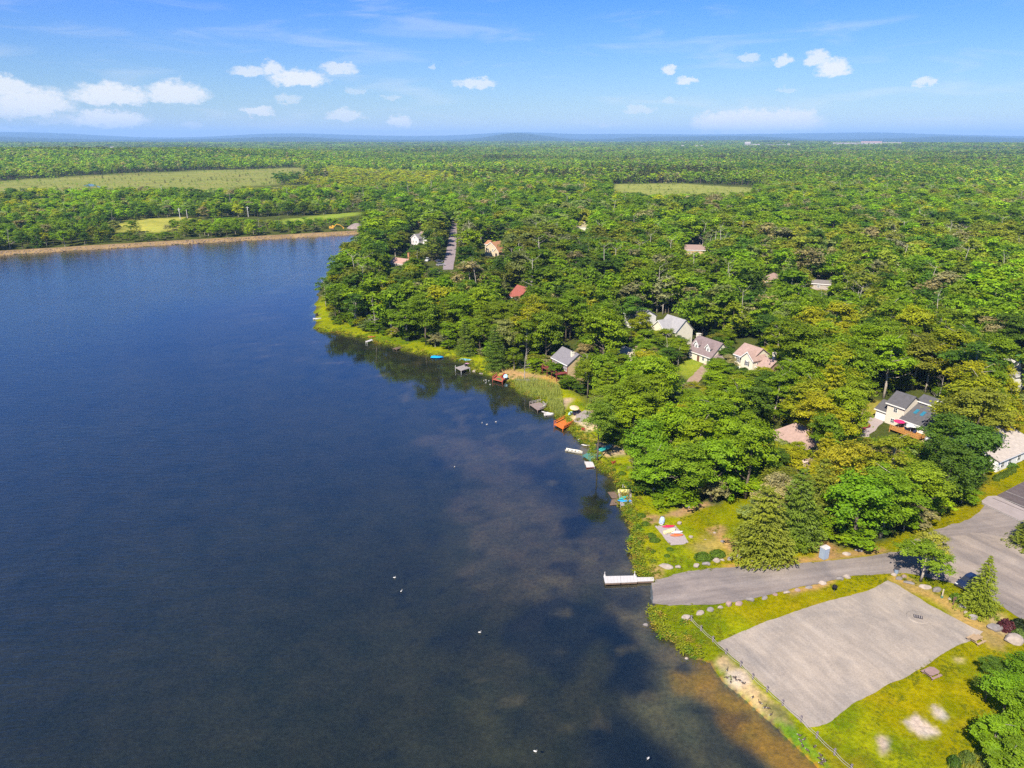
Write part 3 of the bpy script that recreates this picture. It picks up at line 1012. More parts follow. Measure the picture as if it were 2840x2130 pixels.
def pine_crown(rng, H, RW, levels, arms, per, leaf, low=.08, power=.75, droop=.12, rise=.10, flat=.10, tuft=1.0):
    """tiers of boughs with flat plumes of needles"""
    P, N, S, D = [], [], [], []
    for i in range(levels):
        f = (i + rng.uniform(-.3, .3)) / levels
        z = H * (low + (1 - low) * f)
        r = RW * max(.04, (1 - f)) ** power * rng.uniform(.85, 1.08)
        k = max(3, int(arms * (1 - .45 * f)))
        a0 = rng.uniform(0, 6.28)
        for j in range(k):
            a = a0 + 6.283 * j / k + rng.uniform(-.25, .25)
            L = r * rng.uniform(.72, 1.1)
            m = max(5, int(per * (L / RW + .12)))
            s = rng.random(m) ** .7
            w = .15 + .2 * np.sin(np.pi * np.clip(s, .1, 1))
            off = rng.normal(size=m) * w * L * .5 * tuft
            x = np.cos(a) * s * L - np.sin(a) * off
            y = np.sin(a) * s * L + np.cos(a) * off
            zz = z + L * (-droop * s + rise * s ** 3) + rng.normal(size=m) * flat * (.4 + L * .25)
            P.append(np.stack([x, y, zz], -1))
            N.append(np.stack([.35 * np.cos(a) * np.ones(m), .35 * np.sin(a) * np.ones(m), np.ones(m)], -1) + rng.normal(size=(m, 3)) * .33)
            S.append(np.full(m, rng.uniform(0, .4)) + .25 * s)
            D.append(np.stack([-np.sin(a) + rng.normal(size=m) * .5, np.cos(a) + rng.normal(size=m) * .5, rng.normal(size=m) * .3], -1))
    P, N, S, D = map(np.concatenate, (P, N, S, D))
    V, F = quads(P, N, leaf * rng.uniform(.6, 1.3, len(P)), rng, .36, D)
    return V, F, np.clip(S + rng.uniform(0, .35, len(P)), 0, 1)


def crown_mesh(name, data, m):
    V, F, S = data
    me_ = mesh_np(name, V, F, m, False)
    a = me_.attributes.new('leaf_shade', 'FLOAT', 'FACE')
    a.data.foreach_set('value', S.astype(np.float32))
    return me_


def trunk_mb(rng, H, r, limbs=5, lean=.03, reach=.3, start=.3, n=6, top=.85, twigs=0):
    mb = MB()
    lx, ly = rng.normal(size=2) * lean * H
    axis_ = [Vector((lx * (t ** 2) + rng.normal() * .008 * H * (t > 0), ly * (t ** 2) + rng.normal() * .008 * H * (t > 0), H * t)) for t in (0, .18, .4, .62, top)]
    axis_[0].z = -.6
    mb.tube(axis_, [r * 1.25, r * .9, r * .7, r * .45, r * .14], n)
    for i in range(limbs):
        t = rng.uniform(start, top * .92)
        k = min(3, int(t / top * 4))
        p = axis_[k].lerp(axis_[k + 1], rng.random())
        a = rng.uniform(0, 6.28)
        L = H * reach * rng.uniform(.6, 1.15) * (1.15 - t * .6)
        d = Vector((math.cos(a), math.sin(a), rng.uniform(.35, .9))).normalized()
        q1 = p + d * L * .5
        q2 = p + d * L + Vector((0, 0, L * rng.uniform(-.05, .25)))
        rr = r * (.5 - .35 * t)
        mb.tube([p, q1, q2], [rr, rr * .7, rr * .2], max(4, n - 2), False)
        for _ in range(twigs):
            s = rng.uniform(.35, 1)
            b0 = p.lerp(q2, s)
            dd_ = (d + Vector(rng.normal(size=3) * .8)).normalized()
            mb.tube([b0, b0 + dd_ * L * rng.uniform(.2, .5)], [rr * .35, rr * .08], 4, False)
    return mb


# colour families of the foliage (linear base colours)
HUES = {'bright green': (0.178, 0.262, 0.004), 'mid green': (0.142, 0.208, 0.005), 'dark green': (0.068, 0.126, 0.008), 'yellow-green': (0.255, 0.268, 0.006), 'olive green': (0.180, 0.196, 0.016),
        'grey-green': (0.203, 0.234, 0.065), 'tan grey': (0.278, 0.245, 0.115)}
HN = list(HUES)
trng = np.random.default_rng(11)
NEAR = []      # (crown mesh, trunk mesh, height, radius, shape word)
for i in range(9):
    H, RW, low, shape = [(18, 5.6, .08, 'broad'), (17, 5.0, .1, 'rounded'), (20, 4.8, .14, 'tall'), (15, 5.2, .06, 'spreading'), (19, 5.4, .1, 'full'), (16, 4.2, .1, 'narrow'),
                         (21, 5.2, .3, 'high crowned'), (13, 4.4, .04, 'low'), (17, 4.6, .18, 'open')][i]
    op = .62 if shape == 'open' else 1.0
    cm = crown_mesh('crown', broad_crown(trng, H, RW, int(20 * op), 8, 46, .44, low), leaf_m)
    tm = trunk_mb(trng, H, .26, 9, .02, .26, .25, 6).mesh('trunk', pale_bark_m if i in (2, 8, 5) else bark_m, True)
    NEAR.append((cm, tm, H, RW, shape))
PINES = []
for i in range(3):
    cm = crown_mesh('crown', pine_crown(trng, 17, 5.6, 17, 9, 80, .62, .04, .60, .02, .14, .14), leaf_m)
    PINES.append((cm, trunk_mb(trng, 17, .28, 4, .01, .2, .3, 6, .95).mesh('trunk', bark_m, True), 17, 5.6))
SPRUCES = []
for i in range(2):
    cm = crown_mesh('crown', pine_crown(trng, 13, 3.9, 21, 12, 44, .46, .04, .85, .30, .16, .05, .8), leaf_m)
    SPRUCES.append((cm, trunk_mb(trng, 13, .2, 0, .004, .2, .3, 6, .97).mesh('trunk', bark_m, True), 13, 3.9))
DEADS = []
for i in range(3):
    DEADS.append(trunk_mb(trng, 14, .2, 13, .03, .30, .3, 6, .95, 3).mesh('trunk', dead_m, True))


def plant_tree(name, proto, x, y, H, RW, hue, label, cat, group, rz=None, z=None):
    cm, tm, H0, R0 = proto[:4]
    zz = hz(x, y) if z is None else z
    rz = random.random() * 6.28 if rz is None else rz
    t = empty(name, (x, y, zz), rz, label, cat, group)
    s = (RW / R0, RW / R0, H / H0)
    obj('trunk', tm, t, scale=s)
    c = obj('crown', cm, t, scale=s)
    v = .86 + .28 * random.random()
    c.color = (hue[0] * v * random.uniform(.9, 1.12), hue[1] * v, hue[2] * v, 1)
    return t


random.seed(3)
# ---------------------------------------------------------------- where trees may not stand
YARDS = []         # world polygons kept clear
KEEP = []          # what must stay in sight: (u0, v0, u1, v1, distance)


def keep_clear(px):
    YARDS.append(wp(px))


for P in [
    [(1600, 2300), (1690, 1330), (1755, 1345), (1830, 1420), (1900, 1412), (1990, 1395), (2060, 1372), (2085, 1440), (2110, 1560), (2300, 1548), (2420, 1528), (2520, 1480), (2600, 1440), (2700, 1395), (2745, 1330), (2710, 1290), (2740, 1225), (2840, 1180), (3000, 1150), (3400, 1500), (3300, 2600)],
    [(1630, 1225), (1700, 1240), (1760, 1280), (1775, 1345), (1690, 1340), (1630, 1300)],
    [(1560, 1195), (1540, 1110), (1600, 1118), (1650, 1135), (1660, 1180), (1640, 1240), (1590, 1230)],
    [(1415, 1062), (1430, 1030), (1520, 1035), (1560, 1075), (1590, 1110), (1560, 1165), (1440, 1100)],
    [(1222, 760), (1262, 760), (1275, 690), (1274, 640), (1268, 608), (1250, 608), (1232, 690)],
    [(1890, 1090), (1880, 1010), (1930, 985), (1990, 995), (1975, 1030), (1935, 1080)],
    [(2380, 1200), (2400, 1150), (2450, 1150), (2440, 1190), (2400, 1230)],
    [(2165, 1120), (2180, 1085), (2245, 1085), (2235, 1120)],
]:
    keep_clear(P)
YOUNG = wp([(540, 560), (900, 545), (1260, 525), (1260, 484), (900, 468), (860, 500), (540, 545)])
YARDS.append(MEADOW)
YARDS.append(STRIP)
dl = [(p.x, p.y) for p in dam_pts]
YARDS.append([(x, y - 6) for x, y in dl] + [(x, y + 19) for x, y in reversed(dl)])
# visible parts of houses, roads and yards that no nearer crown may cover
for r_ in [(2037, 936, 2106, 1015, 300), (1810, 862, 1876, 906, 330), (1912, 924, 1966, 984, 300), (1556, 938, 1600, 982, 260), (2412, 1086, 2585, 1205, 260), (2132, 1166, 2172, 1190, 200),
           (2228, 1288, 2238, 1306, 190), (2770, 1148, 2838, 1215, 200), (2786, 1215, 2838, 1250, 180), (2812, 1030, 2836, 1085, 260), (1726, 872, 1736, 896, 330), (1412, 796, 1436, 818, 400), (1338, 672, 1386, 706, 520),
           (1138, 634, 1170, 664, 600), (1076, 704, 1120, 732, 480), (1896, 682, 1942, 692, 520), (2112, 768, 2132, 780, 430), (2250, 782, 2296, 800, 420), (1232, 660, 1264, 748, 480), (1258, 610, 1268, 660, 560), (1180, 715, 1235, 738, 460),
           (1730, 964, 1742, 976, 260), (1604, 620, 1622, 627, 560), (1412, 800, 1440, 815, 400), (1880, 1010, 1950, 1050, 240), (2390, 1145, 2450, 1185, 230),
           (1690, 1250, 1745, 1300, 150), (1580, 1100, 1640, 1200, 200), (1420, 1050, 1550, 1110, 260), (1206, 985, 1225, 1002, 280), (1262, 1000, 1300, 1040, 270), (1360, 1036, 1408, 1060, 260), (1620, 1240, 1690, 1290, 160),
           (320, 615, 500, 634, 620), (430, 575, 1000, 600, 700), (560, 470, 760, 500, 1100), (0, 474, 560, 512, 1150), (1700, 508, 2080, 528, 1150), (560, 472, 860, 500, 1150), (2720, 1225, 2840, 1330, 170), (905, 628, 988, 640, 620), (2790, 1180, 2840, 1225, 190)]:
    KEEP.append(r_)
KEEP.append((2264, 1512, 2304, 1552, 150))
KEEP.append((2090, 1548, 2120, 1566, 120))


def blocked(x, y):
    """arrays -> True where no trunk may stand"""
    sd_ = poly_sd(x, y, LAKE)
    b = sd_ < np.where(y > 172, 6.5 + 2.5 * fbm(x, y, 14, 301), 2.6)
    for P in YARDS:
        a = np.array(P)
        near = (x > a[:, 0].min() - 1) & (x < a[:, 0].max() + 1) & (y > a[:, 1].min() - 1) & (y < a[:, 1].max() + 1)
        if near.any():
            i = np.where(near)[0]
            b[i] |= poly_sd(x[i], y[i], P) < 0
    return b


def hides(x, y, z, H, RW):
    """True where the crown would stand in front of something the photograph shows"""
    u, v0, d = project(x, y, z + H * .12)
    _, v1, _ = project(x, y, z + H)
    pr = RW * FPX / d * .72
    h = np.zeros(x.shape, bool)
    dist_ = np.hypot(x, y)
    for (a, b, c, e, far) in KEEP:
        h |= (dist_ < far) & (u + pr > a) & (u - pr < c) & (v1 < e) & (v0 > b)
    return h


def scatter(d0, d1, s, rng, amax=.80):
    """jittered hexagonal positions in a wedge of the view from distance D0 to D1"""
    xs = np.arange(-d1, d1, s)
    ys = np.arange(d0 * .5, d1, s * .87)
    X, Y = np.meshgrid(xs, ys)
    X = X + (np.arange(len(ys)) % 2)[:, None] * s * .5
    X = X + rng.uniform(-.38, .38, X.shape) * s
    Y = Y + rng.uniform(-.38, .38, Y.shape) * s
    D = np.hypot(X, Y)
    k = (D >= d0) & (D < d1) & (np.abs(np.arctan2(X, Y)) < amax)
    return X[k], Y[k]


def marshy(x, y):
    """open wet ground: the marsh and the clearing, with edges that wander"""
    w = 60 * fbm(x, y, 170, 302) + 22 * fbm(x, y, 45, 303)
    return (poly_sd(x, y, MARSH) + w < 0) | (poly_sd(x, y, CLEAR) + .9 * w - 8 < 0)
# ---------------------------------------------------------------- forest: the mass of trees beyond the nearest ones, one object
def joined(name, crown, H, r, bark, rng):
    """crown and trunk of a forest tree as one mesh"""
    V, F, S = crown
    tv, tf = [], []
    for k in range(5):
        a = 6.283 * k / 5
        tv += [(r * math.cos(a), r * math.sin(a), -1.0), (r * .3 * math.cos(a), r * .3 * math.sin(a), H * .7)]
    tf = [(2 * k, 2 * ((k + 1) % 5), 2 * ((k + 1) % 5) + 1, 2 * k + 1) for k in range(5)]
    n = len(V)
    V2 = np.concatenate([V, np.array(tv)])
    F2 = np.concatenate([F, np.array(tf) + n])
    mi = np.concatenate([np.zeros(len(F), int), np.ones(len(tf), int)])
    me_ = mesh_np(name, V2, F2, [leaf_fm, bark], False, mi)
    a = me_.attributes.new('leaf_shade', 'FLOAT', 'FACE')
    a.data.foreach_set('value', np.concatenate([S, np.zeros(len(tf))]).astype(np.float32))
    return me_


def instancer(name, protos, x, y, z, idx, rot, scl, tint):
    """STUFF: one mesh of points, each carrying one of the PROTOS by geometry nodes"""
    pc = bpy.data.collections.new(name + '_kinds')
    for i, me_ in enumerate(protos):
        o = bpy.data.objects.new('%s_kind_%02d' % (name, i), me_)
        pc.objects.link(o)
    me_ = bpy.data.meshes.new(name)
    n = len(x)
    me_.vertices.add(n)
    me_.vertices.foreach_set('co', np.stack([x, y, z], -1).astype(np.float32).ravel())
    a = me_.attributes.new('kind', 'INT', 'POINT'); a.data.foreach_set('value', np.asarray(idx, np.int32))
    a = me_.attributes.new('turn', 'FLOAT_VECTOR', 'POINT'); a.data.foreach_set('vector', np.asarray(rot, np.float32).ravel())
    a = me_.attributes.new('size', 'FLOAT_VECTOR', 'POINT'); a.data.foreach_set('vector', np.asarray(scl, np.float32).ravel())
    a = me_.attributes.new('tint', 'FLOAT_COLOR', 'POINT')
    a.data.foreach_set('color', np.concatenate([tint, np.ones((n, 1))], 1).astype(np.float32).ravel())
    o = obj(name, me_)
    tag(o, kind='stuff')
    ng = bpy.data.node_groups.new(name + '_scatter', 'GeometryNodeTree')
    ng.interface.new_socket('Geometry', in_out='INPUT', socket_type='NodeSocketGeometry')
    ng.interface.new_socket('Geometry', in_out='OUTPUT', socket_type='NodeSocketGeometry')
    gi, go = ng.nodes.new('NodeGroupInput'), ng.nodes.new('NodeGroupOutput')
    ip = ng.nodes.new('GeometryNodeInstanceOnPoints')
    ci = ng.nodes.new('GeometryNodeCollectionInfo')
    ci.inputs['Collection'].default_value = pc
    ci.inputs['Separate Children'].default_value = True
    ci.inputs['Reset Children'].default_value = True

    def named(nm, ty):
        q = ng.nodes.new('GeometryNodeInputNamedAttribute')
        q.data_type = ty
        q.inputs[0].default_value = nm
        return q.outputs[0]
    L = ng.links
    L.new(gi.outputs[0], ip.inputs['Points'])
    L.new(ci.outputs[0], ip.inputs['Instance'])
    ip.inputs['Pick Instance'].default_value = True
    L.new(named('kind', 'INT'), ip.inputs['Instance Index'])
    L.new(named('turn', 'FLOAT_VECTOR'), ip.inputs['Rotation'])
    L.new(named('size', 'FLOAT_VECTOR'), ip.inputs['Scale'])
    L.new(ip.outputs[0], go.inputs[0])
    md = o.modifiers.new('scatter', 'NODES')
    md.node_group = ng
    return o


frng = np.random.default_rng(77)
MID = []
for i in range(7):
    H, RW = [(16, 5), (17, 4.6), (15, 5.2), (18, 4.8), (14, 4.2), (17, 3.8), (16, 5)][i]
    MID.append(joined('forest_tree', broad_crown(frng, H, RW, 16, 8, 14, .78, .02), H, .22, pale_bark_m if i % 2 else bark_m, frng))
for i in range(2):
    MID.append(joined('forest_pine', pine_crown(frng, 16, 3.6, 12, 7, 10, 1.0, .1, .8, .15, .1, .1), 16, .2, bark_m, frng))
dead_mid = trunk_mb(frng, 15, .22, 11, .03, .28, .3, 5, .95, 3).mesh('forest_snag', dead_m, True)
MID.append(dead_mid)
FAR = []
for i in range(4):
    FAR.append(joined('far_tree', broad_crown(frng, 15, [5, 4.6, 5.4, 4.2][i], 8, 3, 4, 2.1, .05), 15, .25, bark_m, frng))
FAR.append(joined('far_pine', pine_crown(frng, 16, 3.3, 7, 5, 4, 2.0, .1, .85, .15, .1, .1), 16, .2, bark_m, frng))


def hue_pick(x, y, rng, dist_):
    """tint rows for forest trees: families drift over the land"""
    a = fbm(x, y, 60, 201) * .9 + rng.normal(size=len(x)) * .55
    b = fbm(x, y, 140, 202) + rng.normal(size=len(x)) * .35
    t = np.zeros((len(x), 3))
    t[:] = HUES['mid green']
    t[a > .28] = HUES['bright green']
    t[a < -.35] = HUES['dark green']
    t[(a > -.1) & (a < .55) & (b > .45)] = HUES['yellow-green']
    t[(b < -.55)] = HUES['olive green']
    t[(rng.random(len(x)) < .05)] = HUES['grey-green']
    yg = poly_sd(x, y, YOUNG) + 40 * fbm(x, y, 80, 304) < 0
    t[yg & (rng.random(len(x)) < .8)] = HUES['yellow-green']
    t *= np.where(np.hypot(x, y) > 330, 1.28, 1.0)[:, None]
    t[(rng.random(len(x)) < .06)] = HUES['tan grey']
    t *= rng.uniform(.75, 1.25, (len(x), 1)) * np.array([1, 1, 1])
    t *= (1 + .38 * fbm(x, y, 420, 211) + .2 * fbm(x, y, 130, 212))[:, None]
    t[:, 0] *= rng.uniform(.82, 1.05, len(x))
    return t


# ---- positions around the lake, the nearest ones become trees of their own
nx_, ny_ = scatter(60, 420, 7.1, frng)
bl = blocked(nx_, ny_)
nx_, ny_ = nx_[~bl], ny_[~bl]
nh = frng.uniform(11.5, 21, len(nx_)) * (1 - .25 * (poly_sd(nx_, ny_, LAKE) < 9))
nr = nh * frng.uniform(.29, .40, len(nx_))
nzv = height(nx_, ny_)
hd = hides(nx_, ny_, nzv, nh, nr)
# where a tall crown would hide a house, a low one stands instead if it can
lowh = np.where(hd, nh * .42, nh)
lowr = np.where(hd, nr * .62, nr)
hd2 = hides(nx_, ny_, nzv, lowh, lowr)
lowh = np.where(hd2, nh * .2, lowh)
lowr = np.where(hd2, nr * .36, lowr)
hd2 = hides(nx_, ny_, nzv, lowh, lowr)
ok = ~hd2
nx_, ny_, nzv, nh, nr = nx_[ok], ny_[ok], nzv[ok], lowh[ok], lowr[ok]

# ---- trees the photograph singles out: (kind, base pixel, height, radius, hue, label)
KEYTREES = [
    ('pine', 2108, 1548, 14.5, 6.3, (.105, .150, .022), 'big feathery pale green pine at the edge of the park lawn, nearest to the bench'),
    ('pine', 2200, 1512, 15.5, 5.6, (.090, .135, .020), 'tall soft needled pine directly behind the portable toilet'),
    ('pine', 2262, 1462, 14.5, 4.8, (.095, .140, .02), 'second row pine rising between the portable toilet and the brick chimney'),
    ('broad', 2365, 1508, 15.0, 5.8, (.070, .150, .005), 'large vivid green maple along the ramp road, right of the portable toilet'),
    ('broad', 2440, 1492, 15.5, 5.6, (.075, .155, .006), 'vivid green maple in the middle of the row above the ramp road'),
    ('broad', 2530, 1462, 14.0, 5.2, (.105, .150, .008), 'yellowish maple near the corner where the ramp road meets the car park'),
    ('broad', 2608, 1418, 15.5, 5.4, (.040, .088, .010), 'dark maple beside the strip of grass at the car park entrance'),
    ('broad', 2672, 1372, 17.0, 5.6, (.036, .080, .012), 'tall dark green maple at the corner of the paved road'),
    ('broad', 2600, 1345, 17.0, 5.2, (.045, .092, .012), 'deep green tree behind the corner maple, below the house with skylights'),
    ('broad', 2450, 1390, 16.0, 5.2, (.130, .155, .010), 'yellow-green tree rising behind the vivid maple row'),
    ('broad', 2335, 1405, 15.0, 5.0, (.140, .158, .010), 'yellow-green tree beside the lone brick chimney'),
    ('broad', 2738, 1232, 11.5, 6.0, (.145, .150, .012), 'spreading olive gold tree shading the front of the ranch house'),
    ('broad', 2552, 1612, 8.2, 4.0, (.075, .140, .010), 'lone leafy tree between the boat ramp and the car park'),
    ('broad', 2575, 1590, 8.2, 3.2, (.130, .155, .03), 'pale wispy tree growing behind the lone leafy tree by the car park'),
    ('spruce', 2712, 1692, 10.0, 3.6, (.105, .150, .014), 'lone pointed spruce standing over the dark blue car'),
    ('spruce', 2858, 1515, 9.5, 4.2, (.075, .115, .016), 'spruce at the frame edge beside the car park entrance'),
    ('broad', 1893, 1402, 14.5, 5.4, (.082, .160, .007), 'bright maple with a pale trunk at the top of the park lawn'),
    ('broad', 1972, 1390, 14.5, 5.6, (.080, .150, .007), 'bright maple with a stout grey trunk standing on bare earth above the lawn'),
    ('broad', 1812, 1380, 12.0, 5.0, (.085, .165, .007), 'bushy bright maple nearest to the dock with the kayaks'),
    ('broad', 1790, 1318, 13.5, 5.2, (.080, .150, .008), 'round bright green tree at the back of the lawn with the red chair'),
    ('broad', 1656, 1283, 16.0, 4.0, (.075, .125, .014), 'tall waterside tree with a bare straight trunk beside the green dock'),
    ('pine', 1372, 1026, 15.0, 4.6, (.062, .105, .016), 'dark layered pine on the shore behind the red dock'),
    ('pine', 1290, 985, 13.0, 4.0, (.055, .100, .016), 'dark pine on the shore behind the grey wooden dock'),
    ('spruce', 1398, 836, 13.0, 2.6, (.17, .19, .12), 'tall pale blue spruce standing against the red roof'),
    ('spruce', 2163, 776, 10.0, 3.2, (.20, .215, .14), 'silvery blue spruce of the pair above the roofs, the one nearer the lake'),
    ('spruce', 2208, 776, 10.5, 3.2, (.20, .215, .14), 'silvery blue spruce of the pair above the roofs, the one further from the lake'),
    ('spruce', 2118, 752, 10.0, 2.4, (.075, .105, .05), 'dull dark spruce left of the silvery spruce pair'),
    ('broad', 1930, 905, 13.0, 5.0, (.03, .075, .012), 'dark rounded tree between the grey roofed house and the house with dormers'),
    ('broad', 2118, 985, 15.0, 5.0, (.034, .080, .010), 'dark green tree close beside the house with the tan roof'),
    ('broad', 1752, 914, 14.0, 5.6, (.045, .100, .010), 'big dark green tree covering the white house beside the grey roofed one'),
    ('broad', 2775, 1992, 7.0, 3.1, (.080, .150, .006), 'bright leafy tree on the beach lawn, nearest to the bare gravel patches'),
    ('broad', 2745, 2100, 6.0, 2.8, (.085, .155, .006), 'bright leafy tree at the bottom corner of the beach lawn'),
    ('broad', 2835, 1930, 7.0, 3.0, (.075, .145, .006), 'leafy tree at the frame edge behind the big pale rock'),
    ('broad', 2850, 2060, 8.0, 3.6, (.078, .145, .006), 'tallest leafy tree in the bottom corner thicket'),
    ('broad', 2795, 2160, 6.0, 3.0, (.075, .140, .008), 'low leafy tree at the bottom edge of the picture'),
    ('broad', 2730, 1945, 4.2, 1.7, (.050, .090, .012), 'small shaded tree with pale stems on the beach lawn edge'),
    ('broad', 2745, 1885, 4.0, 1.6, (.045, .085, .012), 'small dark tree between the picnic table and the big pale rock'),
    ('broad', 905, 850, 14.0, 4.2, (.055, .105, .016), 'leaning tree at the tip of the wooded point, furthest out over the water'),
    ('broad', 990, 905, 15.0, 5.0, (.040, .085, .012), 'big dark tree on the grassy tip of the wooded point'),
    ('broad', 1262, 612, 11.0, 4.2, (.030, .060, .015), 'dark tree overhanging the far end of the straight road'),
    ('broad', 1290, 648, 9.0, 3.4, (.28, .24, .012), 'golden yellow tree beside the straight road'),
    ('broad', 1178, 642, 7.0, 2.4, (.27, .24, .012), 'small golden tree beside the white lakeside house'),
]
ktx, kty, ktr = [], [], []
for (kd, u, v, H, RW, hue, lab) in KEYTREES:
    p = at(u, v)
    proto = random.choice(PINES) if kd == 'pine' else random.choice(SPRUCES) if kd == 'spruce' else random.choice(NEAR)
    if 'waterside' in lab: proto = NEAR[6]
    plant_tree({'pine': 'pine_tree', 'spruce': 'spruce_tree', 'broad': 'broadleaf_tree'}[kd], proto, p.x, p.y, H, RW, tuple(c * k_ for c, k_ in zip(hue, (1.85, 1.62, 1.1))), lab, 'tree', None)
    ktx.append(p.x); kty.append(p.y); ktr.append(RW)
ktx, kty, ktr = map(np.array, (ktx, kty, ktr))
free = np.array([np.all(np.hypot(ktx - x, kty - y) > (ktr + r) * .62) for x, y, r in zip(nx_, ny_, nr)])
nx_, ny_, nzv, nh, nr = nx_[free], ny_[free], nzv[free], nh[free], nr[free]
us, vs_, ds = project(nx_, ny_, nzv + nh * .6)
infr = (us > -30) & (us < 2870) & (vs_ > 0) & (vs_ < 2180)
order = np.argsort(np.where(infr, np.hypot(nx_, ny_), 1e9))
NIND = 292 - sum(1 for k in KEYTREES if k[0] == 'broad')
ind = order[:NIND]
rest = np.setdiff1d(np.arange(len(nx_)), ind)
print('near trees', len(nx_), 'individual to', np.hypot(nx_, ny_)[ind].max())
# colour families over the near woods as the photograph shows them: (u, v, radius px, family, share)
HINTS = [(1900, 1150, 160, 'bright green', .7), (1990, 1280, 140, 'bright green', .7), (2260, 1240, 130, 'yellow-green', .7), (2330, 1180, 90, 'olive green', .6), (2650, 1080, 110, 'olive green', .55),
         (2740, 1130, 100, 'yellow-green', .6), (2180, 1060, 110, 'mid green', .6), (2500, 1000, 180, 'mid green', .5), (2560, 900, 160, 'dark green', .45), (2330, 960, 110, 'yellow-green', .6),
         (1640, 1060, 110, 'mid green', .6), (1500, 880, 140, 'mid green', .5), (1850, 800, 90, 'yellow-green', .8), (1230, 860, 160, 'mid green', .5), (1080, 800, 110, 'grey-green', .4),
         (2040, 1060, 70, 'bright green', .7), (1700, 1160, 80, 'mid green', .7), (2390, 1330, 80, 'yellow-green', .6)]
fam = []
for i in ind:
    u, v = us[i], vs_[i]
    h = None
    for (a, b, r_, f_, sh) in HINTS:
        if math.hypot(u - a, v - b) < r_ and random.random() < sh:
            h = f_
            break
    if h is None:
        h = random.choices(HN, [.26, .27, .13, .14, .09, .06, .05])[0]
    fam.append(h)
INDIV = []
for i, h in zip(ind, fam):
    if random.random() < .05:
        p, nm = random.choice(PINES), 'pine_tree'
    else:
        p, nm = random.choice(NEAR), 'broadleaf_tree'
    t = plant_tree(nm, p, nx_[i], ny_[i], nh[i], nr[i], HUES[h], None, 'tree', 'trees of the lakeside woods', z=nzv[i])
    INDIV.append((t, h, nh[i], nr[i], p))

# bare and dead trees standing among the green ones: base pixel, height
DEAD = [(1478, 818, 13), (1545, 915, 14), (1532, 905, 9), (1822, 868, 20), (1838, 872, 18), (1806, 866, 15), (1848, 992, 8), (1716, 790, 13), (1762, 772, 14), (1800, 790, 15), (1880, 1016, 7), (2170, 862, 10), (2272, 858, 9),
        (2198, 868, 8), (2480, 850, 8), (2352, 985, 11), (2336, 978, 10), (2160, 1095, 9), (2345, 800, 13), (2330, 1232, 9), (2348, 1240, 10), (2372, 1228, 9), (2298, 848, 7), (2366, 690, 12), (1070, 850, 13), (1050, 880, 12), (985, 905, 11), (1185, 870, 13),
        (1010, 775, 13), (1020, 770, 12), (1440, 990, 13), (1455, 1060, 11), (1625, 1060, 9), (2000, 700, 13), (1872, 640, 14), (2560, 620, 14), (2600, 1130, 9), (2800, 800, 10), (2560, 745, 11), (2245, 1130, 8), (2285, 1160, 8), (2800, 1110, 9)]
for (u, v, H) in DEAD:
    p = at(u, v)
    t = empty('dead_tree', p, random.random() * 6.28, None, 'dead tree', 'bare trees among the green')
    obj('trunk', random.choice(DEADS), t, scale=(H / 14, H / 14, H / 14))
    INDIV.append((t, 'bare grey', H, 2, None))

# ---- the rest of the woods
mx_, my_ = scatter(420, 1000, 8.2, frng)
b_ = blocked(mx_, my_) | marshy(mx_, my_)
mx_, my_ = mx_[~b_], my_[~b_]
mh = frng.uniform(10, 22, len(mx_))
# the trees on the flat behind the dam stay low
behind = (mx_ < g0(1000, 640)[0] + 10) & (my_ < 760)
mh = np.where(behind, mh * .66, mh)
mh = np.where((my_ > 700) & (mx_ < -40), mh * .8, mh)
yg = poly_sd(mx_, my_, YOUNG) + 40 * fbm(mx_, my_, 80, 304) < 0
mh = np.where(yg, mh * .45, mh)
mr = mh * frng.uniform(.32, .46, len(mx_))
mz = height(mx_, my_)
hd = hides(mx_, my_, mz, mh, mr)
mh = np.where(hd, mh * .4, mh); mr = np.where(hd, mr * .6, mr)
ok = ~hides(mx_, my_, mz, mh, mr)
X = np.concatenate([nx_[rest], mx_[ok]]); Y = np.concatenate([ny_[rest], my_[ok]]); Z = np.concatenate([nzv[rest], mz[ok]])
Hh = np.concatenate([nh[rest], mh[ok]]); Rr = np.concatenate([nr[rest], mr[ok]])
n = len(X)
kd = frng.integers(0, 7, n)
kd = np.where(frng.random(n) < .10, frng.integers(7, 9, n), kd)
dn = fbm(X, Y, 90, 205)
kd = np.where(frng.random(n) < np.where(dn > .2, .13, .03), 9, kd)
H0 = np.array([16, 17, 15, 18, 14, 17, 16, 16, 16, 15])[kd]
R0 = np.array([5, 4.6, 5.2, 4.8, 4.2, 3.8, 5, 3.6, 3.6, 4.5])[kd]
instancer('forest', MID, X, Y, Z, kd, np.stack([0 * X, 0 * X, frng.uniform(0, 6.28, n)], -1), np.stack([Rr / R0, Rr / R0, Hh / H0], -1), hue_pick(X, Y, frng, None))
print('forest', n)
# marsh shrubs and the young trees in the clearings
sx, sy = scatter(650, 1900, 15, frng)
mk = marshy(sx, sy)
sx, sy = sx[mk], sy[mk]
cl = fbm(sx, sy, 70, 207) + frng.normal(size=len(sx)) * .3
sx, sy = sx[cl > -.12], sy[cl > -.12]
sz = height(sx, sy)
sh = frng.uniform(1.0, 5, len(sx))
n = len(sx)
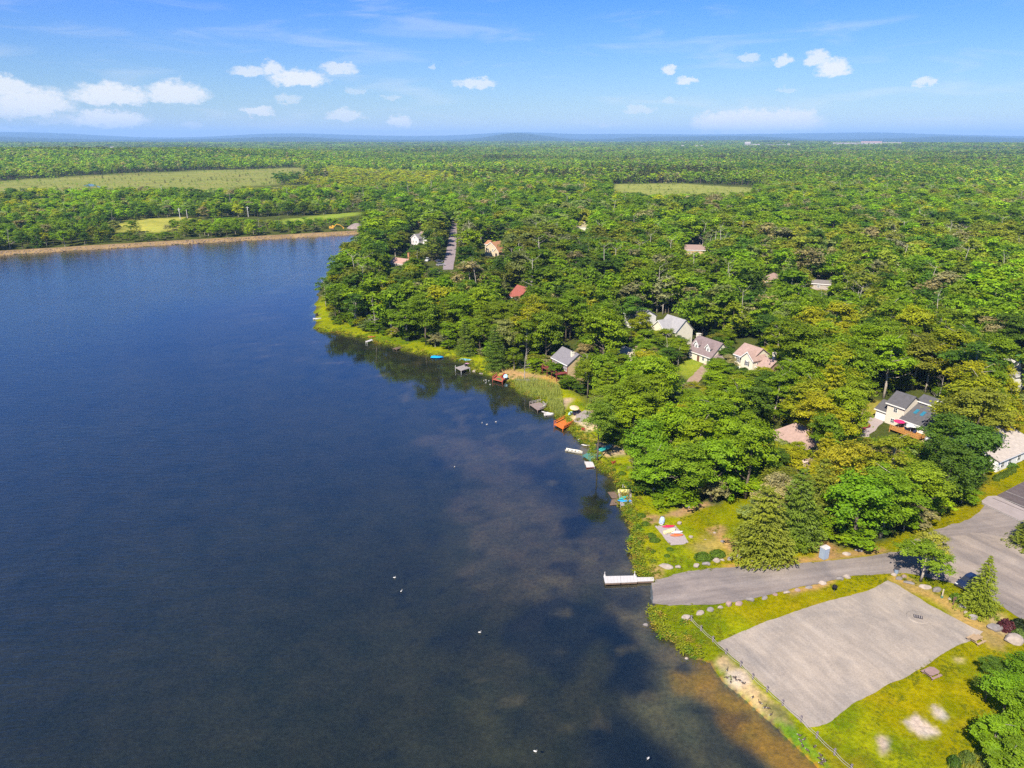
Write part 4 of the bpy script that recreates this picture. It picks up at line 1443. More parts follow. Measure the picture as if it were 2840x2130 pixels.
# far woods, ever larger units out to where single crowns cannot be told apart
parts_ = []
for (d0, d1, s, hm) in [(1000, 1700, 9.5, 1.12), (1700, 3000, 12, 1.1), (3000, 5200, 20, 1.15), (5200, 9000, 40, 1.3)]:
    x, y = scatter(d0, d1, s, frng, .75)
    k = ~marshy(x, y)
    x, y = x[k], y[k]
    h = frng.uniform(8, 18, len(x)) * hm
    z = height(x, y)
    if d0 < 1800:
        k = ~hides(x, y, z, h, h * .3)
        x, y, h, z = x[k], y[k], h[k], z[k]
    r = np.maximum(h * frng.uniform(.30, .42, len(x)), s * .58)
    if d0 < 1800:
        yg = poly_sd(x, y, YOUNG) + 40 * fbm(x, y, 80, 304) < 0
        h = np.where(yg, h * .5, h)
    parts_.append((x, y, z, h, r))
X, Y, Z, Hh, Rr = [np.concatenate(q) for q in zip(*parts_, (sx, sy, sz, sh, sh * .45))]
n = len(X)
kd = frng.integers(0, 4, n)
pn = fbm(X, Y, 300, 208)
kd = np.where(frng.random(n) < np.clip(.12 + 1.2 * (pn - .2), .05, .8), 4, kd)
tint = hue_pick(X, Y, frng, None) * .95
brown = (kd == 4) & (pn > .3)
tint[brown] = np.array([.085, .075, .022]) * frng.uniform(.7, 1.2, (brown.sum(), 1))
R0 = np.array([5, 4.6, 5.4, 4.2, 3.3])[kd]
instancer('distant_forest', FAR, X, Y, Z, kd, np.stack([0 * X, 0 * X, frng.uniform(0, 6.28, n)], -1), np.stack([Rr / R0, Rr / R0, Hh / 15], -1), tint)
print('far', n)
# undergrowth between the trunks and along the wood's edge
gx_, gy_ = scatter(70, 420, 3.6, frng)
b_ = blocked(gx_, gy_)
gx_, gy_ = gx_[~b_], gy_[~b_]
gz_ = height(gx_, gy_)
gh = frng.uniform(1.5, 5.5, len(gx_))
ok = ~hides(gx_, gy_, gz_, gh, gh * .5)
gx_, gy_, gz_, gh = gx_[ok], gy_[ok], gz_[ok], gh[ok]
n = len(gx_)
kd = frng.integers(0, 7, n)
instancer('undergrowth', MID[:7], gx_, gy_, gz_ - .2, kd, np.stack([0 * gx_, 0 * gx_, frng.uniform(0, 6.28, n)], -1), np.stack([gh * .14, gh * .14, gh / 15], -1), hue_pick(gx_, gy_, frng, None) * .9)
# ------------------------------------------------------------------ houses
glass_m = mat('window_glass', (.035, .045, .06), .12, .6, .2, 1)
trim_m = mat('white_trim', (.72, .70, .66), .7, .3, .05, 2)
WALLS = {}


def siding(name, c, var=.05):
    """painted boards: fine horizontal relief"""
    if name in WALLS: return WALLS[name]
    m = bpy.data.materials.new(name)
    m.use_nodes = True
    t = m.node_tree
    k = NB(t)
    c = tuple(q * .9 for q in c)
    b = t.nodes['Principled BSDF']
    g = k.new('ShaderNodeNewGeometry')
    s = k.new('ShaderNodeSeparateXYZ')
    t.links.new(g.outputs['Position'], s.inputs[0])
    saw = k.math('FRACT', k.math('MULTIPLY', s.outputs[2], 4.2))
    n = k.noise(g.outputs['Position'], .8, 4, .6)
    k.put(b.inputs['Base Color'], k.ramp(n, [(.3, tuple(x * (1 - var) for x in c)), (.7, tuple(min(1, x * (1 + var)) for x in c))]))
    b.inputs['Roughness'].default_value = .75
    b.inputs['Specular IOR Level'].default_value = .25
    bp = k.new('ShaderNodeBump')
    bp.inputs['Strength'].default_value = .4
    bp.inputs['Distance'].default_value = .03
    k.put(bp.inputs['Height'], saw)
    t.links.new(bp.outputs[0], b.inputs['Normal'])
    WALLS[name] = m
    return m


def shingle(name, c):
    if name not in WALLS:
        WALLS[name] = mat(name, c, .95, .12, .16, 1.6, .5)
    return WALLS[name]


def gable(mb_w, mb_r, x0, x1, y0, y1, z0, eave, rh, kind, o=.4, t=.18):
    """walls and roof of one block, added to the two builders"""
    if kind in ('x', 'y'):
        if kind == 'x':
            mid, a0, a1 = (y0 + y1) / 2, y0, y1
        else:
            mid, a0, a1 = (x0 + x1) / 2, x0, x1
        half = (a1 - a0) / 2
        sl = rh / half
        prof = [(a0, z0), (a1, z0), (a1, eave), (mid, eave + rh), (a0, eave)]
        roof = [(a0 - o, eave - o * sl + .02), (mid, eave + rh + .02), (a1 + o, eave - o * sl + .02), (a1 + o, eave - o * sl + t), (mid, eave + rh + t * 1.2), (a0 - o, eave - o * sl + t)]
        if kind == 'x':
            mb_w.xprism(prof, x0, x1)
            mb_r.xprism(roof, x0 - .35, x1 + .35)
        else:
            M = Matrix(((0, 1, 0, 0), (1, 0, 0, 0), (0, 0, 1, 0), (0, 0, 0, 1)))
            mb_w.xprism(prof, y0, y1, M)
            mb_r.xprism(roof, y0 - .35, y1 + .35, M)
    elif kind == 'shed':
        mb_w.xprism([(y0, z0), (y1, z0), (y1, eave + rh), (y0, eave)], x0, x1)
        sl = rh / (y1 - y0)
        mb_r.xprism([(y0 - o, eave - o * sl + .02), (y1, eave + rh + .02), (y1, eave + rh + t), (y0 - o, eave - o * sl + t)], x0 - .3, x1 + .3)
    elif kind == 'hip':
        mb_w.box(x0, x1, y0, y1, z0, eave)
        my, k = (y0 + y1) / 2, (y1 - y0) / 2 * .9
        vs = [(x0 - o, y0 - o, eave), (x1 + o, y0 - o, eave), (x1 + o, y1 + o, eave), (x0 - o, y1 + o, eave), (x0 + k, my, eave + rh), (x1 - k, my, eave + rh)]
        mb_r.add(vs, [(0, 1, 5, 4), (1, 2, 5), (2, 3, 4, 5), (3, 0, 4), (3, 2, 1, 0)])
    elif kind == 'flat':
        mb_w.box(x0, x1, y0, y1, z0, eave)
        mb_r.box(x0 - .2, x1 + .2, y0 - .2, y1 + .2, eave + .005, eave + .22)


def window(parent, face, a, z, w, h, plane, frame_m=None, shut=None, arch=False):
    """a framed window with its pane, standing proud of the wall; a = centre along the wall"""
    fm = frame_m or trim_m
    f, g = MB(), MB()
    prof = [(-w / 2, 0), (w / 2, 0), (w / 2, h), (-w / 2, h)]
    if arch:
        prof = [(-w / 2, 0), (w / 2, 0), (w / 2, h)] + [(w / 2 * math.cos(q), h + w / 2 * math.sin(q)) for q in (.5, 1.05, 1.57, 2.09, 2.64)] + [(-w / 2, h)]
    M = Matrix(((0, 1, 0, 0), (1, 0, 0, 0), (0, 0, 1, 0), (0, 0, 0, 1)))
    n = len(prof)

    def extr(mb, s, d0, d1):
        c = h / 2
        p = [(x * s, (y - c) * s + c) for x, y in prof]
        vs = [(x, d0, y) for x, y in p] + [(x, d1, y) for x, y in p]
        mb.add(vs, [tuple(reversed(range(n))), tuple(range(n, 2 * n))] + [(i, (i + 1) % n, n + (i + 1) % n, n + i) for i in range(n)])
    extr(f, 1.0, -.06, .06)
    extr(g, .80, -.075, -.05)
    g2 = MB()
    g2.box(-.03, .03, -.09, -.078, h * .1, h * .9)
    g2.box(-w * .4, w * .4, -.09, -.078, h * .48, h * .53)
    rot = {'F': 0, 'L': -math.pi / 2, 'R': math.pi / 2, 'B': math.pi}[face]
    loc = {'F': (a, plane, z), 'B': (a, plane, z), 'L': (plane, a, z), 'R': (plane, a, z)}[face]
    wo = f.build('window', fm, parent, loc, (0, 0, rot))
    g.build('pane', glass_m, wo)
    g2.build('sash_bar', fm, wo)
    if shut:
        for s in (-1, 1):
            MB().box(s * (w / 2 + .22) - .17, s * (w / 2 + .22) + .17, -.05, .02, -.02, h + .02).build('shutter', shut, wo)
    return wo


def house(name, label, G0, rz, blocks, wall_c, roof_c, wins=(), chim=(), cat='house', group=None, sink=.6):
    """G0: the left ground corner of the front; x runs along the front, y back into the house"""
    z = hz(G0[0], G0[1])
    t = empty(name, (G0[0], G0[1], z), R(rz), label, cat, group)
    mats_w, mats_r = {}, {}
    for b in blocks:
        x0, x1, y0, y1, ev, rh, kd = b[:7]
        wc = b[7] if len(b) > 7 and b[7] else wall_c
        rc = b[8] if len(b) > 8 and b[8] else roof_c
        z0 = b[9] if len(b) > 9 else -sink - .9
        w, r = MB(), MB()
        gable(w, r, x0, x1, y0, y1, z0, ev, rh, kd)
        w.build('wall', wc, t)
        ro = r.build('roof', rc, t)
        # white fascia along the front eave
        if kd in ('x', 'shed'):
            sl = rh / ((y1 - y0) / (2 if kd == 'x' else 1))
            MB().box(x0 - .36, x1 + .36, y0 - .44, y0 - .405, ev - .4 * sl - .12, ev - .4 * sl + .17).build('fascia', trim_m, ro)
        elif kd == 'y':
            for s in (-1, 1):
                mx_ = (x0 + x1) / 2
                hx = (x1 - x0) / 2 + .42
                fz = ev - .42 * rh / ((x1 - x0) / 2)
                f = MB()
                f.add([(mx_ + s * hx, y0 - .40, fz - .1), (mx_ + s * hx, y0 - .40, fz + .2), (mx_, y0 - .40, ev + rh + .22), (mx_, y0 - .40, ev + rh - .12),
                       (mx_ + s * hx, y0 - .355, fz - .1), (mx_ + s * hx, y0 - .355, fz + .2), (mx_, y0 - .355, ev + rh + .22), (mx_, y0 - .355, ev + rh - .12)],
                      [(0, 1, 2, 3), (7, 6, 5, 4), (0, 4, 5, 1), (1, 5, 6, 2), (2, 6, 7, 3), (3, 7, 4, 0)])
                f.build('fascia', trim_m, ro)
    for w in wins:
        window(t, *w)
    for (x, y, z0, z1, s, m_) in chim:
        c = MB().box(x - s / 2, x + s / 2, y - s / 2, y + s / 2, z0, z1).build('chimney', m_, t)
        MB().box(x - s * .6, x + s * .6, y - s * .6, y + s * .6, z1, z1 + .15).build('chimney_cap', m_, c)
        MB().lathe([(.16, z1 + .15), (.16, z1 + .6), (.11, z1 + .62)], 8, Matrix.Translation((x, y, 0))).build('flue', shingle('flue_metal', (.07, .06, .06)), c)
    return t


cream = siding('cream_siding', (.66, .60, .46))
white_s = siding('white_siding', (.70, .67, .62))
yellow_s = siding('yellow_siding', (.50, .41, .28))
maroon_s = siding('maroon_boards', (.20, .045, .04))
tan_s = siding('tan_boards', (.50, .36, .20))
pink_s = siding('pinkish_siding', (.58, .44, .37))
brick_m = mat('brick', (.30, .19, .15), .9, .2, .2, 5, .4)
stone_m = mat('fieldstone', (.33, .29, .25), .95, .2, .3, 1.2, .6)
r_tan, r_grey, r_mauve, r_char = shingle('tan_shingles', (.33, .225, .19)), shingle('grey_shingles', (.29, .275, .27)), shingle('mauve_shingles', (.20, .15, .145)), shingle('charcoal_shingles', (.095, .09, .095))
r_brown, r_red, r_orange, r_slate, r_pale = shingle('brown_shingles', (.25, .17, .145)), shingle('red_roof_panels', (.27, .085, .065)), shingle('orange_shingles', (.34, .17, .09)), shingle('slate_shingles', (.185, .17, .18)), shingle('pale_shingles', (.40, .345, .30))
shut_m = mat('dark_shutter', (.055, .05, .055), .7, .2, .1, 2)

hA = house('two_storey_house', 'cream two storey house with tan shingle roof and dark shutters', (69.2, 211.4), -62,
           [(0, 7.0, 0, 8.0, 5.5, 2.7, 'x'), (3.3, 8.0, -.5, 5.0, 5.4, 2.1, 'y'), (7.0, 12.5, 1.0, 7.5, 3.6, 2.2, 'x', brick_m)], cream, r_tan,
           [('F', 1.7, 3.2, 1.0, 1.5, 0, None, shut_m), ('F', 5.7, 3.2, 1.0, 1.5, -.5, None, shut_m), ('F', 5.2, .7, 1.0, 1.5, -.5, None, shut_m), ('F', 1.7, .5, 1.6, 1.5, 0), ('R', 1.5, 3.0, .9, 1.2, 8.0, None, None, True)],
           [(10, 6, 4, 7.4, .8, cream)])
hB = house('gable_front_house', 'white house with pale grey roof, front gable and an arched window', (49.7, 245.4), -62,
           [(0, 7.2, 0, 6, 5.4, 3.0, 'y'), (.4, 9.6, 3.0, 10.5, 5.4, 3.6, 'x')], cream, r_grey,
           [('F', 1.7, 3.0, 1.7, 1.5, 0), ('F', 5.3, 2.7, 1.4, 1.5, 0, None, None, True), ('F', 8.5, 3.0, 1.0, 1.3, 3.0), ('F', 3.6, .2, 1.4, 1.4, 0)])
hC = house('dormer_cottage', 'cream cottage with mauve shingle roof and two white dormers', (58.2, 225.4), -61,
           [(0, 10.6, 0, 8.4, 2.9, 4.0, 'x'), (1.7, 3.5, 1.0, 4.0, 5.3, 1.0, 'y', trim_m, None, 3.2), (7.0, 8.8, 1.0, 4.0, 5.3, 1.0, 'y', trim_m, None, 3.2), (10.6, 14, 1, 7, 2.5, 1.6, 'x')], cream, r_mauve,
           [('F', 2.6, 3.95, .8, 1.15, 1.0), ('F', 7.9, 3.95, .8, 1.15, 1.0), ('F', 1.6, .8, 1.1, 1.4, 0), ('F', 7.2, .8, 1.1, 1.4, 0), ('F', 9.4, .8, 1.1, 1.4, 0)],
           [(-.5, 4.6, -1, 7.4, 1.1, cream)])
MB().box(4.4, 5.4, -.08, .02, -.4, 1.9).build('door', shingle('brown_door', (.16, .08, .05)), hC)
hD = house('lake_cottage', 'slate roofed lake cottage with maroon front, tall windows and cream chimney', (12.6, 212.4), -62,
           [(0, 9, 0, 7.6, 5.0, 2.7, 'x', None)], tan_s, r_slate,
           [('F', x, 2.7, .85, 2.0, -.1) for x in (.8, 2.1, 3.4, 4.7, 6.0, 7.2, 8.3)], [(7.5, 2.6, 5.2, 8.1, .85, cream)])
MB().box(-.02, 9.02, -.10, -.005, -1.5, 4.95).build('front_boards', maroon_s, hD)
dk = MB()
dk.box(-.5, 8.4, -3.6, -.12, 2.05, 2.25)
dk = dk.build('deck', maroon_s, hD)
for x in (-.3, 2.6, 5.4, 8.2):
    MB().box(x - .09, x + .09, -3.5, -3.32, -1.5, 3.2).build('deck_post', maroon_s, dk)
MB().box(-.5, 8.4, -3.58, -3.48, 3.05, 3.15).build('handrail', maroon_s, dk)
for i in range(16):
    MB().box(-.4 + i * .57, -.34 + i * .57, -3.55, -3.5, 2.25, 3.05).build('baluster', maroon_s, dk)

# the big house with skylights
hE = house('skylight_house', 'cream house with charcoal roofs, two skylights and a tall white chimney', (95.0, 168.0), -62,
           [(0, 4.6, 0, 6.4, 5.5, 2.3, 'x'), (-3.2, 0, .6, 6.0, 2.7, 1.7, 'x', white_s), (4.6, 9.6, -.8, 5.0, 2.8, 3.0, 'shed'), (4.6, 11.5, 5.0, 9.5, 6.6, 1.0, 'x'), (9.6, 12.6, -1.0, 3.6, 2.5, 1.6, 'shed', white_s)],
           siding('oatmeal_siding', (.60, .53, .44)), r_char,
           [('F', 2.3, 3.5, 1.1, 1.2, 0), ('F', 2.0, .6, 1.1, 1.2, 0), ('F', 6.2, 5.85, 1.3, .7, 5.0), ('F', 8.2, 5.85, 1.3, .7, 5.0), ('F', 5.6, .3, 1.6, 2.0, -.8), ('F', 8.2, .3, 2.4, 2.0, -.8), ('R', .2, .7, .8, 1.3, 12.6), ('R', 1.9, .7, .8, 1.3, 12.6),
            ('R', 6.4, 4.4, .8, 1.1, 11.5)], [(10.2, 4.2, 0, 8.0, 1.25, white_s)])
MB().box(-2.7, -.5, .52, .60, -.8, 1.7).build('garage_door', trim_m, hE)
sky_m = mat('skylight_glass', (.03, .16, .24), .15, .6, .1, 1)
for x in (6.2, 7.9):
    a, b = 1.6, 3.0
    s_ = 3.0 / 5.8
    f = lambda y: 2.8 + (y + .8) * s_ + .22
    m_ = MB()
    m_.add([(x - .4, a, f(a)), (x + .4, a, f(a)), (x + .4, b, f(b)), (x - .4, b, f(b)), (x - .4, a, f(a) + .1), (x + .4, a, f(a) + .1), (x + .4, b, f(b) + .1), (x - .4, b, f(b) + .1)],
           [(0, 1, 2, 3), (4, 5, 6, 7), (0, 1, 5, 4), (1, 2, 6, 5), (2, 3, 7, 6), (3, 0, 4, 7)])
    m_.build('skylight', sky_m, hE)
cedar_m = mat('cedar_boards', (.42, .20, .055), .8, .2, .2, 2)
dk = MB().box(4.4, 12.0, -4.6, -1.02, .75, .95).build('deck', cedar_m, hE)
for x in (4.5, 8.2, 11.9):
    MB().box(x - .08, x + .08, -4.55, -4.39, -1.8, 1.95).build('deck_post', cedar_m, dk)
for i in range(15):
    MB().box(4.5 + i * .5, 4.86 + i * .5, -4.62, -4.56, .75, 1.85).build('railing_board', cedar_m, dk)
for i in range(7):
    MB().box(11.96, 12.02, -4.5 + i * .5, -4.14 + i * .5, .75, 1.85).build('railing_board', cedar_m, dk)
MB().box(4.4, 12.04, -4.64, -4.52, 1.87, 1.95).build('handrail', cedar_m, dk)


def local(t, x, y, z):
    c, s = math.cos(t.rotation_euler.z), math.sin(t.rotation_euler.z)
    return Vector((t.location.x + c * x - s * y, t.location.y + s * x + c * y, t.location.z + z))


def umbrella(label, loc, rad, h, m_top, n=8, tilt=0.0):
    t = empty('parasol', loc, 0, label, 'umbrella')
    t.rotation_euler = (tilt, 0, .3)
    MB().tube([(0, 0, 0), (0, 0, h)], .03, 6).build('pole', trim_m, t)
    MB().lathe([(rad, h - rad * .28), (rad * .55, h - rad * .1), (.05, h + .05), (.05, h), (rad * .55, h - rad * .13), (rad * .98, h - rad * .31)], n).build('canopy', m_top, t)
    MB().lathe([(.3, 0), (.3, .08), (.06, .12)], 10).build('base', shut_m, t)
    return t


mag_m = mat('magenta_canvas', (.48, .02, .12), .8, .2, .1, 2)
grey_canvas = mat('pale_canvas', (.55, .55, .54), .85, .2, .06, 2)
umbrella('magenta parasol open on the deck of the skylight house', local(hE, 5.4, -2.6, .95), 1.35, 2.1, mag_m)
umbrella('pale grey square parasol over the dark chairs on the deck', local(hE, 8.6, -2.7, .95), 1.5, 2.2, grey_canvas, 4)


def chair(label, loc, rz, m_, group=None):
    t = empty('deck_chair', loc, rz, label, 'chair', group)
    MB().box(-.32, .32, -.3, .3, .36, .44).build('seat', m_, t)
    MB().add([(-.32, .26, .42), (.32, .26, .42), (.32, .5, 1.0), (-.32, .5, 1.0), (-.32, .33, .42), (.32, .33, .42), (.32, .57, 1.0), (-.32, .57, 1.0)],
             [(0, 1, 2, 3), (7, 6, 5, 4), (0, 4, 5, 1), (1, 5, 6, 2), (2, 6, 7, 3), (3, 7, 4, 0)]).build('backrest', m_, t)
    for x in (-.28, .28):
        for y in (-.26, .28):
            MB().box(x - .035, x + .035, y - .035, y + .035, 0, .38).build('leg', m_, t)
    for s in (-1, 1):
        MB().box(s * .36 - .06, s * .36 + .06, -.34, .34, .6, .65).build('armrest', m_, t)
    return t


navy_m = mat('navy_plastic', (.02, .025, .07), .5, .4, .1, 3)
chair('dark chair on the cedar deck, left one under the pale parasol', local(hE, 7.8, -2.9, .95), R(20), navy_m, 'chairs on the cedar deck')
chair('dark chair on the cedar deck, right one under the pale parasol', local(hE, 9.6, -2.8, .95), R(-60), navy_m, 'chairs on the cedar deck')
tank = empty('gas_tank', local(hE, 12.6, -2.0, -.4), 0, 'white rounded tank standing at the corner of the cedar deck', 'tank')
MB().lathe([(.05, 0), (.5, .05), (.62, .4), (.62, 1.1), (.45, 1.5), (.05, 1.6)], 12).build('shell', trim_m, tank, smooth=True)
MB().lathe([(.1, 1.58), (.1, 1.75)], 8).build('valve', shut_m, tank)

hF = house('hip_roof_house', 'pinkish house with a brown roof tip showing above bright maples', tuple(at(2142, 1240)[:2]), -60, [(-1.5, 9, 0, 9, 3.0, 3.4, 'hip')], pink_s, r_tan,
           [('F', 1.0, .8, 1.1, 1.3, 0), ('F', 4.5, .8, 1.1, 1.3, 0), ('F', 7.5, .8, 1.1, 1.3, 0)])
hF2 = house('hidden_house', 'low house buried in trees with only its pale brick chimney showing', tuple(at(2213, 1335)[:2]), -60, [(-1, 8, 0, 7, 2.6, 1.6, 'x')], pink_s, r_brown,
            [('F', 1.5, .7, 1.1, 1.3, 0), ('F', 5.0, .7, 1.1, 1.3, 0)], [(1.2, -.5, -1, 5.2, .95, pink_s)])
pale_wall = siding('butter_siding', (.62, .53, .36))
hG = house('ranch_house', 'wide house at the frame edge with huge pale roof and butter coloured upper storey', (104.6, 138.8), 31, [(0, 17, 0, 8.2, 2.7, 2.6, 'shed'), (-.5, 17, 8.2, 13, 7.2, 1.0, 'x', pale_wall)], white_s, r_pale,
           [('F', x, 5.5, .9, 1.1, 8.2) for x in (1.6, 2.9, 6.6, 7.9, 11, 12.3)] + [('F', x, .7, 1.4, 1.4, 0) for x in (2, 5, 9)])
MB().box(-.3, 17.3, -.43, -.405, 2.45, 2.75).build('gutter', shingle('maroon_gutter', (.22, .05, .06)), hG)
hH = house('grey_white_house', 'pale grey house with a green roof at the right edge among trees', tuple(at(2806, 1086)[:2]), 20, [(0, 5, 0, 6, 4.6, 1.2, 'x'), (4.2, 9, 2, 8, 7.4, 1.2, 'x', None, shingle('green_roof', (.02, .14, .08)))], white_s, r_grey,
           [('F', 1.3, .8, 1, 1.3, 0), ('F', 3.5, .8, 1, 1.3, 0)])
hI = house('white_house', 'white house mostly covered by a big dark tree', tuple(at(1731, 904)[:2]), -62, [(0, 9, 0, 8, 5.2, 2.4, 'x')], white_s, r_slate,
           [('F', 1.4, 3.0, 1, 1.3, 0), ('F', 1.4, .5, 1, 1.3, 0), ('F', 4.6, 3.0, 1, 1.3, 0), ('F', 7.4, 3.0, 1, 1.3, 0)])
hJ = house('red_roof_house', 'house with a steep red roof beside a pale blue spruce', tuple(at(1412, 838)[:2]), -58, [(0, 8, 0, 9, 3.0, 4.2, 'x')], shingle('rust_boards', (.28, .09, .04)), r_red,
           [('F', 2, .8, 1.1, 1.2, 0), ('F', 5.5, .8, 1.1, 1.2, 0), ('R', 4.5, 3.6, 1.2, 1.3, 8)])
hK = house('yellow_house', 'tall yellow house with orange shingles standing right of the straight road', tuple(at(1348, 712)[:2]), -40, [(0, 8, 0, 9, 6.4, 2.6, 'y'), (-2.5, 0, 2, 8, 7.4, 1.8, 'x', None), (7.6, 11.5, -1.5, 5, 4.2, 2.0, 'y')], yellow_s, r_orange,
           [('F', 2, 3.6, .9, 1.8, 0), ('F', 5.4, 3.6, .9, 1.8, 0), ('F', 2, .6, .9, 1.6, 0), ('F', 9.6, .6, 1.6, 2.6, -1.5, shingle('dark_brown', (.1, .05, .04)))])
hL = house('white_gabled_house', 'white gabled house with broken rooflines left of the straight road', tuple(at(1141, 678)[:2]), -40, [(0, 7.5, 0, 9, 4.6, 2.6, 'y'), (2, 11, 4, 12, 5.6, 2.6, 'x', None, r_brown)], siding('lilac_white', (.58, .54, .55)), r_slate,
           [('F', 2, 1.4, 1.2, 1.6, 0), ('F', 5, 1.4, 1.2, 1.6, 0), ('F', 3.7, 4.4, 1.0, 1.2, 0)])
hM = house('tan_shore_house', 'tan house with a low pink roof half hidden on the wooded point', tuple(at(1082, 742)[:2]), -35, [(0, 11, 0, 8, 2.9, 2.2, 'x')], pink_s, shingle('pink_shingles', (.36, .22, .18)),
           [('F', 2, .7, 1.2, 1.3, 0), ('F', 6, .7, 1.2, 1.3, 0)], [(10.2, 5, 2, 8.4, 1.1, shingle('orange_brick', (.40, .19, .09)))])
hN = house('brown_roof_house', 'house showing only a long level brown roof in the far woods', tuple(at(1898, 708)[:2]), -8, [(0, 12, 0, 8, 3.4, 2.4, 'x')], tan_s, r_brown, [('F', 3, .9, 1.2, 1.2, 0), ('F', 8, .9, 1.2, 1.2, 0)])
hO = house('small_red_roof_house', 'small red brown roof beside the pair of silvery spruces', tuple(at(2110, 790)[:2]), -50, [(0, 8, 0, 8, 3.2, 2.8, 'hip')], tan_s, r_brown, [('F', 3, .9, 1.2, 1.2, 0)])
hP = house('grey_shed', 'low grey roofed shed right of the silvery spruces', tuple(at(2250, 800)[:2]), -25, [(0, 8, 0, 5, 2.6, 1.2, 'x')], stone_m, shingle('weathered_roof', (.17, .15, .14)), [('F', 3, .7, 1.2, 1.2, 0)])
hQ = house('pale_roof_house', 'house with a pale tan roof far back among the tall trees', tuple(at(1598, 642)[:2]), -15, [(0, 14, 0, 9, 3.6, 3.4, 'x')], cream, shingle('straw_shingles', (.26, .22, .13)), [('F', 3, .9, 1.4, 1.4, 0), ('F', 8, .9, 1.4, 1.4, 0)])
hS = house('orange_roof_house', 'orange roofed house far back left of the straight road', tuple(at(1160, 630)[:2]), -15, [(0, 13, 0, 8, 3.4, 2.2, 'x')], tan_s, r_orange, [('F', 3, .9, 1.4, 1.4, 0), ('F', 9, .9, 1.4, 1.4, 0)])
hT = house('chimney_house', 'house hidden by trees showing a brick chimney and a thin white ridge', tuple(at(1706, 1006)[:2]), -62, [(0, 8, 0, 7, 2.9, 2.2, 'x')], white_s, shingle('sand_roof', (.42, .36, .28)), [('F', 2, .8, 1.1, 1.2, 0), ('F', 6, .8, 1.1, 1.2, 0)], [(6.8, 3.5, 4, 6.6, 1.1, brick_m)])

# far off buildings on the skyline
far_white = mat('far_white_wall', (.30, .28, .27), .9, .2, .05, .05)
far_pink = mat('far_pink_roof', (.33, .22, .2), .9, .2, .05, .05)


def far_point(u, v, zz):
    x, y, z = ray(u, v)
    t = (CAMZ - zz) / -z
    return x * t, y * t


for (u0, u1, dist_, hgt, pinkish, lab) in [
    (2388, 2446, 5200, 17, True, 'broad warehouse with a long pink roof on the skyline'),
    (2310, 2386, 5300, 9, False, 'low white warehouse stretching left of the pink roofed one'),
    (2448, 2500, 5300, 9, False, 'low white warehouse stretching right of the pink roofed one'),
    (2066, 2082, 5000, 22, False, 'white blocky plant tower on the skyline'),
    (2084, 2108, 5000, 9, False, 'low white plant building beside the blocky tower'),
    (2124, 2180, 5100, 6, False, 'long pale plant shed low on the skyline'),
    (2184, 2192, 5000, 11, False, 'small white block at the right end of the plant'),
    (1890, 1898, 4600, 8, False, 'small white building low in the far woods, left of three'),
    (1930, 1936, 4600, 8, False, 'small white building low in the far woods, middle of three'),
    (1944, 1950, 4600, 8, False, 'small white building low in the far woods, right of three'),
    (304, 312, 2600, 6, False, 'small white building on the wooded rise beyond the marsh, left one'),
    (380, 402, 2700, 5, False, 'long white building on the wooded rise beyond the marsh')]:
    a0 = math.atan2((u0 - CU) / FPX, CP + (CV - 395) / FPX * SP)
    a1 = math.atan2((u1 - CU) / FPX, CP + (CV - 395) / FPX * SP)
    am = (a0 + a1) / 2
    x, y = dist_ * math.sin(am), dist_ * math.cos(am)
    w = dist_ * (a1 - a0)
    t = empty('warehouse' if w > 60 else 'far_building', (x, y, hz(x, y) + 12), -am, lab, 'building', 'buildings on the skyline')
    d_ = max(8, w * .35)
    MB().box(-w / 2, w / 2, -d_ / 2, d_ / 2, -14, hgt * .62).build('wall', far_white, t)
    MB().xprism([(-d_ / 2 - .5, hgt * .62 + .02), (d_ / 2 + .5, hgt * .62 + .02), (0, hgt)], -w / 2 - .5, w / 2 + .5).build('roof', far_pink if pinkish else far_white, t)
    if w > 12:
        for i in range(4):
            MB().box(-w * .4 + i * w * .25, -w * .32 + i * w * .25, -d_ / 2 - .2, -d_ / 2 - .02, 0, hgt * .35).build('door', shut_m, t)
a0 = math.atan2((1592 - CU) / FPX, CP + (CV - 395) / FPX * SP)
tw = empty('water_tower', (6000 * math.sin(a0), 6000 * math.cos(a0), hz(6000 * math.sin(a0), 6000 * math.cos(a0))), 0, 'slim white tower standing below the highest blue ridge', 'tower')
MB().lathe([(2.2, 0), (1.6, 26), (1.5, 34)], 10).build('column', far_white, tw)
MB().lathe([(1.5, 34), (4, 37), (4, 41), (1.5, 43)], 12).build('tank', far_white, tw)
# ------------------------------------------------------------------ things along the shore
WL = 0.0
grey_wood = mat('grey_wood', (.30, .26, .245), .9, .15, .2, 2.5)
wet_wood = mat('wet_wood', (.15, .10, .07), .7, .3, .25, 2)
white_plastic = mat('white_plastic', (.50, .465, .44), .6, .35, .06, 2)
orange_wood = mat('orange_stained_wood', (.58, .15, .025), .75, .25, .12, 2)
red_wood = mat('red_stained_wood', (.40, .10, .06), .75, .25, .12, 2)
green_wood = mat('green_painted_wood', (.07, .20, .16), .75, .3, .15, 2)
M_ = {}


def cmat(name, c, rough=.5, spec=.4):
    if name not in M_: M_[name] = mat(name, c, rough, spec, .08, 2)
    return M_[name]


def quad_pts(px, z):
    return [atz(u, v, z) for u, v in px]


